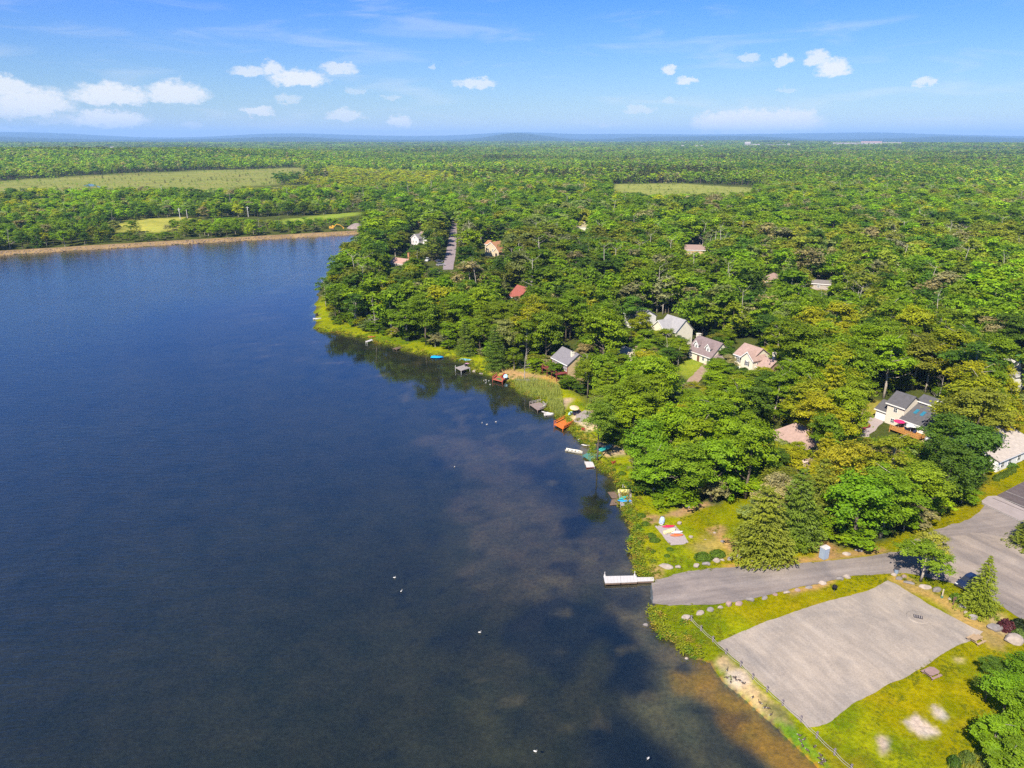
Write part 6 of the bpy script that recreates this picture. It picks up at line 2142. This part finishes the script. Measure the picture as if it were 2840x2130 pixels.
picnic('mauve brown picnic table with clipped corners beside the middle of the sand', at(2582, 1874), R(25), mat('mauve_boards', (.27, .175, .155), .85, .2, .15, 2), True)
picnic('pale tan wooden picnic table at the uphill corner of the sand', at(2706, 1780), R(27), mat('tan_planks', (.36, .25, .15), .85, .2, .15, 2), False)
b = empty('park_bench', at(2100, 1562), R(-12), 'weathered backless plank bench at the edge of the ramp road under the big pine', 'bench')
for y in (-.22, 0, .22):
    MB().box(-1.0, 1.0, y - .09, y + .09, .42, .47).build('slat', grey_wood, b)
for x in (-.75, .75):
    MB().box(x - .06, x + .06, -.3, .3, 0, .41).build('leg', shut_m, b)
g = empty('charcoal_grill', at(2313, 1642), R(20), 'black park grill on a single post in the grass strip', 'grill')
MB().tube([(0, 0, -.2), (0, 0, .75)], .05, 8).build('post', shut_m, g)
MB().lathe([(.05, .72), (.32, .78), (.40, .98), (.34, 1.2), (.12, 1.3)], 12).build('bowl', shingle('grill_black', (.015, .014, .016)), g, smooth=True)
MB().tube([(-.14, 0, 1.29), (0, 0, 1.38), (.14, 0, 1.29)], .025, 6).build('handle', shut_m, g)
g = empty('fire_pit_grate', at(2546, 1712), R(-25), 'dark square steel grate on a scooped hollow in the sand', 'grate')
MB().box(-.62, .62, -.38, .38, .06, .14).build('plate', shut_m, g)
for i in range(4):
    MB().box(-.5 + i * .3, -.4 + i * .3, -.3, .3, .142, .17).build('bar', grey_wood, g)
MB().lathe([(1.9, -.02), (1.4, .10), (.9, .05), (.3, .02)], 20).build('sand_rim', sand_m, g, smooth=True)
for u, v, lab, c, h in [(2612, 1658, 'pale marker post with a green foot beside the long grey boulder', (.50, .42, .30), 1.6), (2643, 1678, 'brown marker post with a small board left of the lone spruce', (.16, .10, .07), 1.5)]:
    t = empty('marker_post', at(u, v), .3, lab, 'post')
    MB().box(-.07, .07, -.07, .07, -.3, h).build('post', cmat('post_' + lab.split()[0], c), t)
    if 'pale' in lab: MB().box(-.12, .12, -.12, .12, -.1, .35).build('foot', green_wood, t)
    else: MB().box(-.35, .35, -.10, -.072, h - .5, h - .05).build('board', cmat('post_brown', 0), t)
t = empty('rubbish_bin', at(2485, 1590), 0, 'blue grey rubbish bin with a dark rim beside the lone leafy tree', 'bin')
MB().lathe([(.30, 0), (.38, .9), (.40, .95), (.34, .95), (.30, .85), (.05, .8)], 12).build('drum', cmat('bin_blue', (.22, .27, .33)), t)
MB().lathe([(.39, .86), (.42, .88), (.42, .96), (.39, .97)], 12).build('rim', shut_m, t)

# cars
def car(label, loc, rz, c, group=None, s=1.0, name='parked_car', pick=False):
    t = empty(name, loc, rz, label, 'car', group)
    t.scale = (s,) * 3
    paint_ = cmat('paint_' + '_'.join('%03d' % int(q * 100) for q in c), c, .25, .6)
    prof = [(-2.2, .35), (-2.22, .75), (-2.0, .95), (1.0, .98), (1.9, .86), (2.2, .66), (2.22, .35)]

    def sect(pr, w, taper):
        rings = []
        for (x, z) in pr: rings.append([(x, -w, .32), (x, -w * 1.02, z * .75), (x, -w * taper, z), (x, w * taper, z), (x, w * 1.02, z * .75), (x, w, .32)])
        return rings
    MB().loft(sect(prof, .86, .93)).build('body', paint_, t, smooth=False)
    cab = [[(-1.9, -.8, .93), (-1.9, .8, .93), (-1.45, .62, 1.42), (-1.45, -.62, 1.42)], [(-.3, -.82, .95), (-.3, .82, .95), (-.3, .66, 1.50), (-.3, -.66, 1.50)], [(1.05, -.8, .95), (1.05, .8, .95), (.35, .62, 1.44), (.35, -.62, 1.44)]]
    if pick: cab = [[(-.7, -.8, .93), (-.7, .8, .93), (-.6, .66, 1.6), (-.6, -.66, 1.6)], [(.2, -.82, .95), (.2, .82, .95), (.1, .68, 1.65), (.1, -.68, 1.65)], [(1.1, -.8, .95), (1.1, .8, .95), (.6, .64, 1.58), (.6, -.64, 1.58)]]
    MB().loft(cab).build('windows', cmat('car_glass', (.02, .025, .035), .08, .8), t)
    MB().loft([[(x, -w, z), (x, w, z), (x, w, z + .05), (x, -w, z + .05)] for x, w, z in ([(-1.5, .62, 1.42), (-.3, .67, 1.50), (.36, .62, 1.44)] if not pick else [(-.65, .66, 1.6), (.1, .69, 1.65), (.6, .64, 1.58)])]).build('roof', paint_, t)
    for x in (-1.35, 1.35):
        for y in (-.80, .80):
            M = Matrix.Translation((x, y, .33)) @ Matrix.Rotation(math.pi / 2, 4, 'X')
            w = MB().lathe([(.20, -.11), (.33, -.11), (.34, 0), (.33, .11), (.20, .11)], 14, M).build('wheel', cmat('tyre', (.02, .02, .02), .9), t)
            MB().lathe([(.05, -.115), (.20, -.112), (.20, .112), (.05, .115)], 10, M).build('rim', cmat('rim', (.4, .4, .42), .3), w)
    for y in (-.62, .62):
        MB().box(2.16, 2.24, y - .2, y + .2, .60, .74).build('headlight', cmat('lamp_glass', (.6, .6, .62), .1, .7), t)
        MB().box(-2.26, -2.19, y - .18, y + .18, .68, .84).build('tail_light', cmat('lamp_red', (.35, .01, .01), .2, .7), t)
        MB().box(.62, .80, y * 1.52 - .1, y * 1.52 + .1, .98, 1.1).build('mirror', paint_, t)
    MB().box(2.2, 2.27, -.8, .8, .36, .52).build('bumper', cmat('bumper_dark', (.04, .04, .045), .6), t)
    return t


p = at(2684, 1622)
car('dark blue car in the car park, half hidden by the lone spruce', p, R(180 + 30), (.012, .02, .05), None, 1.05)
car('dark red car of the pair below the oatmeal house, nearer the bare tree', at(2372, 1188), R(120), (.20, .02, .03), 'red cars under the bare tree')
car('dark red car of the pair below the oatmeal house, nearer the house', at(2386, 1180), R(115), (.22, .025, .035), 'red cars under the bare tree')
car('dark car under the olive gold tree in front of the ranch house', at(2792, 1262), R(60), (.02, .025, .03))
car('white pickup parked on the grass left of the straight road', at(1186, 724), R(80), (.6, .6, .6), 'vehicles by the straight road', 1.2, 'pickup_truck', True)
car('grey car on the verge by the near end of the straight road', at(1222, 737), R(20), (.25, .24, .23), 'vehicles by the straight road', 1.15)
car('black car behind the grey one at the near end of the straight road', at(1218, 727), R(20), (.03, .03, .035), 'vehicles by the straight road', 1.15)

# excavator on the dam
t = empty('excavator', at(922, 641, 0), R(8), 'yellow excavator with its arm lowered on the dam', 'excavator')
t.location.z = 2.1
yel = cmat('machine_yellow', (.55, .30, .02), .6)
for y in (-1.1, 1.1):
    MB().xprism([(y - .3, 0), (y + .3, 0), (y + .3, .8), (y - .3, .8)], -2, 2).build('track', shut_m, t)
MB().box(-2.2, 1.2, -1.3, 1.3, .85, 1.9).build('body', yel, t)
MB().box(-.2, 1.2, .1, 1.3, 1.91, 3.1).build('cab', yel, t)
MB().box(-2.2, -.8, -1.2, 1.2, 1.91, 2.4).build('engine_cover', yel, t)
MB().tube([(1.2, -.3, 1.6), (3.6, -.3, 4.0), (6.2, -.3, 3.4)], [.35, .4, .28], 6).build('boom', yel, t)
MB().tube([(6.2, -.3, 3.4), (8.6, -.3, 1.6)], [.28, .2], 6).build('stick', yel, t)
MB().add([(8.2, -.9, 1.7), (8.2, .3, 1.7), (9.3, .3, 1.5), (9.3, -.9, 1.5), (8.5, -.8, .3), (8.5, .2, .3), (9.1, .2, .3), (9.1, -.8, .3)], [(0, 1, 2, 3), (7, 6, 5, 4), (0, 4, 5, 1), (1, 5, 6, 2), (2, 6, 7, 3), (3, 7, 4, 0)]).build('bucket', yel, t)
md = MB().lathe([(9, -.4), (7, 1.0), (4.5, 2.6), (2, 3.6), (.2, 3.9)], 14)
md = md.build('dirt_mound', mat('heaped_gravel', (.24, .19, .17), .95, .1, .3, .4, .5), None, at(990, 632).to_tuple(), smooth=True)
tag(md, 'grey heap of gravel at the end of the dam behind the excavator', 'mound')

# utility poles
def pole(u, v, h, lab, c, arm=True):
    p = at(u, v)
    t = empty('utility_pole', p, 0, lab, 'pole', 'utility poles')
    MB().tube([(0, 0, -1), (0, 0, h)], [.28, .2], 7).build('post', c, t)
    if arm:
        MB().box(-1.3, 1.3, -.1, .1, h - 1.2, h - .95).build('crossarm', c, t)
        MB().lathe([(.45, h - 3.2), (.5, h - 2.2), (.3, h - 2.0)], 8).build('transformer', white_plastic, t)


pole(500, 607, 9.5, 'white pole with a transformer behind the far meadow, left of two', mat('pole_white', (.58, .54, .5), .9, .1, .1, .5))
pole(520, 606, 8, 'plain white pole behind the far meadow, right of two', mat('pole_white2', (.58, .54, .5), .9, .1, .1, .5), False)
pole(689, 602, 9.5, 'white pole standing alone above the belt of trees on the dam', mat('pole_white3', (.58, .54, .5), .9, .1, .1, .5))
pole(1274, 700, 10, 'brown pole on the verge of the straight road', bark_m)
pole(1277, 640, 10, 'brown pole near the far end of the straight road', bark_m)

# lawn by the paved road: a low mound of shrub and a row of small cones
def shrub(label, u, v, w, d, h, hue, group=None, name='shrub', rz=0., cat='shrub'):
    p = at(u, v)
    t = empty(name, p, rz, label, cat, group)
    c_ = obj('foliage', SHR[int(brng.integers(0, len(SHR)))], t, (0, 0, 0), (0, 0, 0), (w / 2, d / 2, h))
    c_.color = (*hue, 1)
    MB().tube([(0, 0, -.2), (0, 0, h * .6)], .05, 5).build('stem', bark_m, t)
    return t


SHR = []
for i in range(3):
    P = brng.normal(size=(620, 3))
    P /= np.linalg.norm(P, axis=1, keepdims=True)
    P[:, 2] = np.abs(P[:, 2]) * .98
    N = P + brng.normal(size=P.shape) * .4
    V_, F_ = quads(P * brng.uniform(.72, 1.02, (len(P), 1)), N, .30 * brng.uniform(.6, 1.3, len(P)), brng, .6)
    SHR.append(crown_mesh('foliage', (V_, F_, brng.random(len(P))), leaf_m))
shrub('long low mound of clipped shrub on the lawn by the ranch house', 2785, 1292, 5.6, 2.2, 1.2, (.07, .14, .02), None, 'hedge', R(-22), 'hedge')
for i, (u, v, o_) in enumerate([(2762, 1332, 'nearest the dark corner maple'), (2775, 1326, 'second from the dark corner maple'), (2786, 1321, 'middle one of the five'), (2797, 1315, 'fourth from the dark corner maple'), (2808, 1309, 'last before the dark bank')]):
    shrub('small cone shrub by the paved road, ' + o_, u, v, 1.5, 1.5, 1.5, (.085, .125, .012), 'cone shrubs by the paved road')
shrub('purple leaved round bush below the lone spruce', 2790, 1745, 2.4, 2.4, 1.7, (.085, .022, .03))
shrub('very dark bush right beside the purple one', 2822, 1742, 2.8, 2.4, 1.6, (.018, .03, .008))
shrub('pale green bush between the dark bush and the biggest rock', 2828, 1766, 2.6, 2.0, 1.2, (.10, .15, .03))
shrub('low spiky dark bush at the left end of the dry grass', 2645, 2124, 1.6, 1.6, 1.5, (.05, .10, .012))
shrub('low spiky bush right of the dark one in the dry grass', 2682, 2108, 1.8, 1.6, 1.3, (.09, .13, .02))
shrub('small round bush beside the brown marker post', 2652, 1664, 2.2, 1.8, 1.2, (.09, .16, .01))
for i, (u, v, w, lab) in enumerate([(1806, 1488, 2.0, 'dark tussock on the bank beside the gravel pad, upper'), (1815, 1500, 2.2, 'dark tussock on the bank beside the gravel pad, lower'), (1790, 1455, 1.8, 'olive tussock on the bank left of the water scooter'), (1810, 1530, 1.2, 'small tussock on the bank below the gravel pad'),
                                    (1850, 1543, 1.2, 'small lone tussock between gravel pad and white boulder'), (1858, 1525, 1.4, 'tussock just below the gravel pad corner'), (1812, 1558, 1.2, 'tussock above the large flat white boulder'), (1778, 1432, 2.0, 'yellowish tussock beside the maple nearest the kayak dock'),
                                    (1725, 1315, 2.0, 'bush on the bank right of the white raft'), (1700, 1305, 1.6, 'low bush on the stony bank behind the white raft'), (1950, 1550, 3.4, 'long low shrub behind the curved row of boulders'), (1990, 1540, 3.0, 'low shrub behind the tallest curved row boulder')]):
    shrub(lab, u, v, w, w * .8, w * .35, (.08, .135, .01))

# birds
bird_dark = mat('goose_brown', (.10, .075, .06), .9, .1, .3, 8)
bird_black = mat('goose_black', (.012, .011, .012), .8, .1, .1, 8)
bird_white = mat('bird_white', (.50, .48, .45), .8, .1, .05, 8)


def body_mesh(name, L, W, H, z, m):
    rings = []
    for i in range(7):
        f = i / 6
        s = max(.08, math.sin(math.pi * min(1, f * .92 + .08)) ** .7)
        rings.append([(L * (.5 - f), W * s * math.cos(a) * .5, z + H * s * math.sin(a) * .5 + .05 * f) for a in [2 * math.pi * k / 8 for k in range(8)]])
    return MB().loft(rings).mesh(name, m, True)


GB = body_mesh('body', .78, .36, .34, .38, bird_dark)
GN = MB().tube([(.30, 0, .45), (.40, 0, .62), (.41, 0, .80), (.53, 0, .83)], [.075, .05, .06, .03], 7).mesh('neck', bird_black, True)
GT = MB().tube([(-.32, 0, .40), (-.44, 0, .43)], [.09, .04], 7).mesh('rump', bird_white, True)
GL = MB().tube([(0, .07, .25), (.02, .07, 0)], .02, 5).tube([(0, -.07, .25), (.02, -.07, 0)], .02, 5).mesh('leg', bird_black)
GNF = MB().tube([(.30, 0, .42), (.45, 0, .30), (.52, 0, .14), (.60, 0, .08)], [.075, .05, .055, .03], 7).mesh('neck', bird_black, True)
goose = empty('goose', (0, 0, 0), 0, None, 'goose', 'geese on the lakeside grass')
for nm, me_ in (('body', GB), ('neck', GN), ('rump', GT), ('leg', GL)): obj(nm, me_, goose)
goose2 = empty('goose', (0, 0, 0), 0, None, 'goose', 'geese on the lakeside grass')
for nm, me_ in (('body', GB), ('neck', GNF), ('rump', GT), ('leg', GL)): obj(nm, me_, goose2)
GEESE = [(2016, 1862, 'goose standing alone uphill on the bare sand strip'), (2016, 1883, 'goose nearest the water on the bare sand strip'), (2035, 1882, 'goose at the head of the cluster on the bare sand strip'), (2041, 1889, 'goose in the middle of the cluster on the bare sand strip'),
         (2052, 1891, 'goose between the cluster and the fence on the bare sand'), (2026, 1896, 'goose at the waterline below the bare sand cluster'), (2060, 1898, 'last goose of the bare sand cluster towards the grass'), (2087, 1937, 'goose alone on the patchy ground past the bare sand'),
         (2108, 1953, 'goose between the lone one and the close pair on patchy ground'), (2120, 1966, 'goose of the close pair on patchy ground, nearer the water'), (2130, 1968, 'goose of the close pair on patchy ground, nearer the fence'), (2137, 1986, 'goose where the patchy ground meets the bright green grass'),
         (2216, 2043, 'first goose of the trio on the bright green grass, uphill'), (2219, 2058, 'goose of the trio on the bright green grass, nearer the water'), (2230, 2054, 'goose of the trio on the bright green grass, nearer the fence'), (2225, 2072, 'goose just below the trio on the bright green grass'),
         (2238, 2084, 'pale bellied goose alone below the trio'), (2259, 2075, 'small looking goose resting close to the rope fence'), (2275, 2098, 'uphill goose of the last group by the bottom edge'), (2274, 2108, 'goose second in the last group by the bottom edge'),
         (2286, 2112, 'goose with raised neck in the last group, nearest the fence'), (2282, 2117, 'goose pressed close to the raised neck one in the last group'), (2276, 2122, 'lowest goose of the last group at the bottom edge')]
for i, (u, v, lab) in enumerate(GEESE):
    src = goose2 if i % 3 == 1 else goose
    p = at(u, v)
    if i == 0:
        o = goose
        o.scale = (.68,) * 3
        o.location, o.rotation_euler, o['label'] = p, (0, 0, 1.0), lab
    elif i == 1:
        o = goose2
        o.scale = (.68,) * 3
        o.location, o.rotation_euler, o['label'] = p, (0, 0, 2.6), lab
    else:
        o = copy_tree(src, p, brng.uniform(0, 6.28), lab, .68)
WB = body_mesh('body', .75, .36, .34, .14, bird_white)
WN = MB().tube([(.26, 0, .22), (.34, 0, .40), (.33, 0, .52), (.44, 0, .53)], [.075, .05, .065, .03], 7).mesh('neck', bird_white, True)
wb = empty('waterbird', (0, 0, 0), 0, None, 'bird', 'white birds floating on the lake')
obj('body', WB, wb); obj('neck', WN, wb)
WBIRDS = [(1094, 1603, 'white bird on open water, upper one of two left of the white dock'), (1113, 1641, 'white bird on open water, lower one of two left of the white dock'), (1330, 1755, 'white bird alone on the dark water below the sandbar'), (1484, 2085, 'white bird near the bottom edge of the lake'),
          (1798, 2104, 'white bird in the bottom corner of the lake near the beach shallows'), (1261, 1295, 'white bird alone in mid lake left of the sandbar'), (1342, 1056, 'white bird of the flock off the red dock, furthest from it'), (1348, 1055, 'white bird of the flock off the red dock, top one'),
          (1349, 1060, 'white bird of the flock off the red dock, in the middle'), (1347, 1063, 'white bird of the flock off the red dock, lower one'), (1356, 1057, 'white bird of the flock off the red dock, nearest the dock'), (1359, 1067, 'white bird of the flock off the red dock, lowest one'),
          (1337, 1174, 'left bird of the three strung out in mid water'), (1350, 1178, 'middle bird of the three strung out in mid water'), (1375, 1171, 'right bird of the three strung out in mid water'), (1605, 1220, 'white bird by the stony bank below the orange deck')]
for i, (u, v, lab) in enumerate(WBIRDS):
    p = atz(u, v, .02)
    if i == 0:
        wb.location, wb['label'], wb.scale = p, lab, (.62,) * 3
    else:
        copy_tree(wb, p, brng.uniform(0, 6.28), lab, .62)

# ------------------------------------------------------------------ plants at the water's edge (nobody could count them)
srng = np.random.default_rng(31)
px_, py_, pz_, ps_, pt_ = [], [], [], [], []
for i in range(9, 61):
    a, b = np.array(LAKE[i]), np.array(LAKE[i + 1])
    L = np.linalg.norm(b - a)
    u_, v_, d_ = project(a[0], a[1], 0)
    if v_ < 1690 and v_ > 1606 and u_ > 1800: continue        # the ramp itself
    for k in range(int(L * (7 if d_ < 200 else 4)) + 1):
        p = a + (b - a) * srng.random()
        n_ = np.array([(b - a)[1], -(b - a)[0]]) / (L + 1e-6)
        off = srng.normal() * .5 + .3 if srng.random() < .6 else srng.uniform(-.3, 4.5)
        q_ = p + n_ * off
        px_.append(q_[0]); py_.append(q_[1]); ps_.append(srng.uniform(.35, 1.0) * (1.2 if off < 1.2 else .8)); pt_.append(srng.random())
px_, py_ = np.array(px_), np.array(py_)
sdv = poly_sd(px_, py_, LAKE)
ok = (sdv > -1.0) & (sdv < 6)
gravel_sd = poly_sd(px_, py_, wp([(1817, 1600), (1900, 1590), (1900, 1690), (1812, 1690)]))
ok &= gravel_sd > .3
px_, py_, ps_, pt_ = px_[ok], py_[ok], np.array(ps_)[ok], np.array(pt_)[ok]
pz_ = np.maximum(height(px_, py_), 0)
n = len(px_)
kinds_ = []
for i in range(3):
    m = 46
    P = srng.normal(size=(m, 3)) * np.array([.34, .34, .22]) + np.array([0, 0, .45])
    V_, F_ = quads(P, np.stack([srng.normal(size=m) * .5, srng.normal(size=m) * .5, np.ones(m)], -1), .30 * srng.uniform(.6, 1.3, m), srng, .5)
    me_ = mesh_np('edge_plant', V_, F_, leaf_fm)
    a_ = me_.attributes.new('leaf_shade', 'FLOAT', 'FACE')
    a_.data.foreach_set('value', srng.random(m).astype(np.float32))
    kinds_.append(me_)
tint = np.where(pt_[:, None] < .6, np.array([[.185, .205, .010]]), np.where(pt_[:, None] < .85, np.array([[.11, .18, .010]]), np.array([[.26, .20, .03]])))
instancer('shore_plants', kinds_, px_, py_, pz_ - .05, srng.integers(0, 3, n), np.stack([0 * px_, 0 * px_, srng.uniform(0, 6.28, n)], -1), np.stack([ps_ * 1.3, ps_ * 1.3, ps_], -1), tint)
# reeds: thin upright blades
RP = wp([(1424, 1062), (1440, 1052), (1500, 1056), (1548, 1072), (1560, 1100), (1530, 1104), (1500, 1114), (1470, 1100), (1445, 1096), (1428, 1080)])
RP2 = wp([(1518, 1108), (1560, 1110), (1566, 1150), (1556, 1164), (1536, 1150), (1520, 1135)])
RP3 = wp([(2620, 2150), (2640, 2105), (2700, 2090), (2840, 2095), (2900, 2200), (2620, 2200)])
V_, F_, C_ = [], [], []
for P_, num, h0, wd in ((RP, 2600, 1.5, .10), (RP2, 1300, 1.6, .10), (RP3, 2200, .8, .05)):
    a_ = np.array(P_)
    x_ = srng.uniform(a_[:, 0].min(), a_[:, 0].max(), num * 3)
    y_ = srng.uniform(a_[:, 1].min(), a_[:, 1].max(), num * 3)
    k_ = poly_sd(x_, y_, P_) < 0
    x_, y_ = x_[k_][:num], y_[k_][:num]
    z_ = np.maximum(height(x_, y_), -.2)
    for x, y, z in zip(x_, y_, z_):
        h = h0 * srng.uniform(.6, 1.3)
        ang = srng.uniform(0, 3.14)
        c, s = math.cos(ang) * wd * .5, math.sin(ang) * wd * .5
        lx, ly = srng.normal(size=2) * .18 * h
        b_ = len(V_)
        V_ += [(x - c, y - s, z), (x + c, y + s, z), (x + c * .7 + lx * .4, y + s * .7 + ly * .4, z + h * .6), (x - c * .7 + lx * .4, y - s * .7 + ly * .4, z + h * .6), (x + lx, y + ly, z + h)]
        F_ += [(b_, b_ + 1, b_ + 2, b_ + 3), (b_ + 3, b_ + 2, b_ + 4, b_ + 4)]
me_ = bpy.data.meshes.new('reeds')
me_.from_pydata(V_, [], [f[:3] if f[2] == f[3] else f for f in F_])
me_.materials.append(leaf_m)
me_.attributes.new('leaf_shade', 'FLOAT', 'FACE').data.foreach_set('value', srng.random(len(F_)).astype(np.float32))
o = obj('reeds', me_)
o.color = (.25, .28, .07, 1)
tag(o, kind='stuff')

# tufts of grass over the lawns and creeping into the edge of the sand
tx, ty, ts, tt = [], [], [], []
LAWN = wp([(1600, 2300), (1720, 1350), (1760, 1360), (1830, 1428), (1900, 1418), (1990, 1398), (2062, 1362), (2120, 1400), (2160, 1480), (2300, 1528), (2420, 1508), (2520, 1468), (2640, 1420), (2745, 1330), (2710, 1260), (2840, 1190), (3000, 1170), (3100, 2300)])
BARE = [wp([(1985, 1784), (2300, 1666), (2462, 1610), (2726, 1752), (2560, 1850), (2460, 1900), (2330, 1982), (2240, 2018), (2060, 1848)]),
        wp([(1812, 1612), (1900, 1586), (2090, 1570), (2300, 1556), (2500, 1528), (2640, 1455), (2728, 1396), (2860, 1440), (2990, 1480), (3050, 1700), (2900, 1760), (2840, 1722), (2730, 1650), (2620, 1612), (2500, 1588), (2360, 1598), (2220, 1628), (2060, 1668), (1900, 1680), (1812, 1676)]),
        wp([(1815, 1459), (1872, 1457), (1910, 1505), (1860, 1513)]), wp([(2724, 1396), (2740, 1377), (2840, 1336), (3000, 1262), (3200, 1300), (3200, 1560), (2990, 1505)])]
a_ = np.array(LAWN)
x_ = srng.uniform(a_[:, 0].min(), a_[:, 0].max(), 60000)
y_ = srng.uniform(a_[:, 1].min(), a_[:, 1].max(), 60000)
k_ = (poly_sd(x_, y_, LAWN) < 0) & (poly_sd(x_, y_, LAKE) > .6)
for P_ in BARE:
    k_ &= poly_sd(x_, y_, P_) > -.12 + .3 * vnoise(x_, y_, .8, 401)
dens_ = fbm(x_, y_, 5, 402) + .6 * fbm(x_, y_, 1.5, 403)
k_ &= (dens_ > .0) & (srng.random(len(x_)) < .7)
for Q_ in [[(1790, 1430), (1990, 1390), (1985, 1410), (1830, 1452)], [(1955, 1470), (2060, 1500), (2060, 1535), (1900, 1545)], [(2000, 1562), (2480, 1512), (2480, 1535), (2000, 1586)], [(2165, 1645), (2345, 1594), (2345, 1612), (2170, 1655)], [(2470, 1595), (2700, 1700), (2830, 1700), (2830, 1800), (2740, 1800), (2480, 1625)], [(1975, 1830), (2010, 1820), (2200, 1960), (2300, 2100), (2240, 2110)], [(2500, 1950), (2630, 1955), (2600, 2050), (2420, 2095), (2410, 2050)]]:
    k_ &= poly_sd(x_, y_, wp(Q_)) > 0
x_, y_, dens_ = x_[k_], y_[k_], dens_[k_]
n = len(x_)
z_ = height(x_, y_)
sc_ = srng.uniform(.11, .24, n) * (1 + .5 * np.clip(dens_, 0, 1))
g_ = np.clip(.5 + dens_ * .6 + srng.normal(size=n) * .25, 0, 1)[:, None]
tint = np.array([[.20, .175, .004]]) * (1 - g_) + np.array([[.13, .165, .004]]) * g_
instancer('lawn_grass', kinds_, x_, y_, z_ - .03, srng.integers(0, 3, n), np.stack([0 * x_, 0 * x_, srng.uniform(0, 6.28, n)], -1), np.stack([sc_ * 1.6, sc_ * 1.6, sc_], -1), tint)
print('tufts', n)
# ------------------------------------------------------------------ names for the trees of the woods: what each stands nearest to
LM = [(hC, 'the cottage with two dormers'), (hA, 'the tan roofed house'), (hB, 'the grey gable fronted house'), (hE, 'the house with skylights'), (hG, 'the ranch house'), (hF, 'the brown roof tip'),
      (hF2, 'the lone pale chimney'), (hD, 'the slate roofed lake cottage'), (hJ, 'the red roofed house'), (hI, 'the half hidden white house'), (hP, 'the grey shed'), (hT, 'the thin white ridge'), (hH, 'the green roofed house')]
LMP = [(l.location.x + 3, l.location.y + 3, n) for l, n in LM]
for (u, v, n) in [(1735, 1382, 'the weathered kayak dock'), (1645, 1262, 'the green dock'), (1564, 1176, 'the orange deck'), (1386, 1050, 'the red dock'), (1283, 1020, 'the grey dock on posts'), (1213, 993, 'the blue pontoon boat'),
                  (2284, 1547, 'the portable toilet'), (1490, 1085, 'the reeds'), (2186, 776, 'the silvery spruce pair'), (1950, 1450, 'the park lawn'), (2730, 1390, 'the paved road corner'), (1025, 945, 'the small whitish dock'), (1932, 1050, 'the brown driveway'), (2205, 1102, 'the bare dirt drive'), (2425, 1180, 'the red cars'), (1100, 966, 'the small brown dock')]:
    p = at(u, v)
    LMP.append((p.x, p.y, n))
ORD = ['nearest', 'second nearest', 'third nearest', 'fourth nearest', 'fifth nearest', 'sixth nearest', 'seventh nearest', 'eighth nearest', 'ninth nearest', 'tenth nearest', 'eleventh nearest', 'twelfth nearest', 'thirteenth nearest', 'fourteenth nearest', 'fifteenth nearest']
cells = {}
for (t, fam_, H, RW, p) in INDIV:
    x, y = t.location.x, t.location.y
    d, lx, ly, ln = min((math.hypot(x - a, y - b), a, b, n) for a, b, n in LMP)
    # left and right as seen from the lake side, behind = further from the viewer
    vx, vy = lx / math.hypot(lx, ly), ly / math.hypot(lx, ly)
    fwd, side = (x - lx) * vx + (y - ly) * vy, (x - lx) * vy - (y - ly) * vx
    word = ('behind' if fwd > 0 else 'before') if abs(fwd) > abs(side) else ('right of' if side > 0 else 'left of')
    kind_ = 'dead tree' if fam_ == 'bare grey' else ('pine' if t.name.startswith('pine') else 'leafy tree')
    size = 'tall' if H > 16.3 else 'low' if H < 9 else 'middling' if H < 14 else 'high'
    if fam_ == 'bare grey': size = 'tall' if H > 13.5 else 'short' if H < 9.5 else 'middling'
    cells.setdefault((size, fam_, kind_, word, ln), []).append((d, t))
for (size, fam_, kind_, word, ln), lst in cells.items():
    lst.sort(key=lambda q: q[0])
    for i, (d, t) in enumerate(lst):
        t['label'] = '%s %s %s %s %s' % (size, fam_, kind_, word, ln) if len(lst) == 1 else '%s %s %s %s %s, %s to it' % (size, fam_, kind_, word, ln, ORD[min(i, 14)])
# ------------------------------------------------------------------ air: haze between the camera and the far ridges
hm = bpy.data.materials.new('haze')
hm.use_nodes = True
t_ = hm.node_tree
t_.nodes.clear()
o_ = t_.nodes.new('ShaderNodeOutputMaterial')
v_ = t_.nodes.new('ShaderNodeVolumePrincipled')
v_.inputs['Color'].default_value = (.36, .62, 1.0, 1)
v_.inputs['Density'].default_value = 0.00006
v_.inputs['Anisotropy'].default_value = 0.0
t_.links.new(v_.outputs[0], o_.inputs['Volume'])
hb = MB().box(-33500, 33500, -1500, 34500, -6, 420).mesh('haze', hm)
tag(obj('haze', hb), kind='stuff')
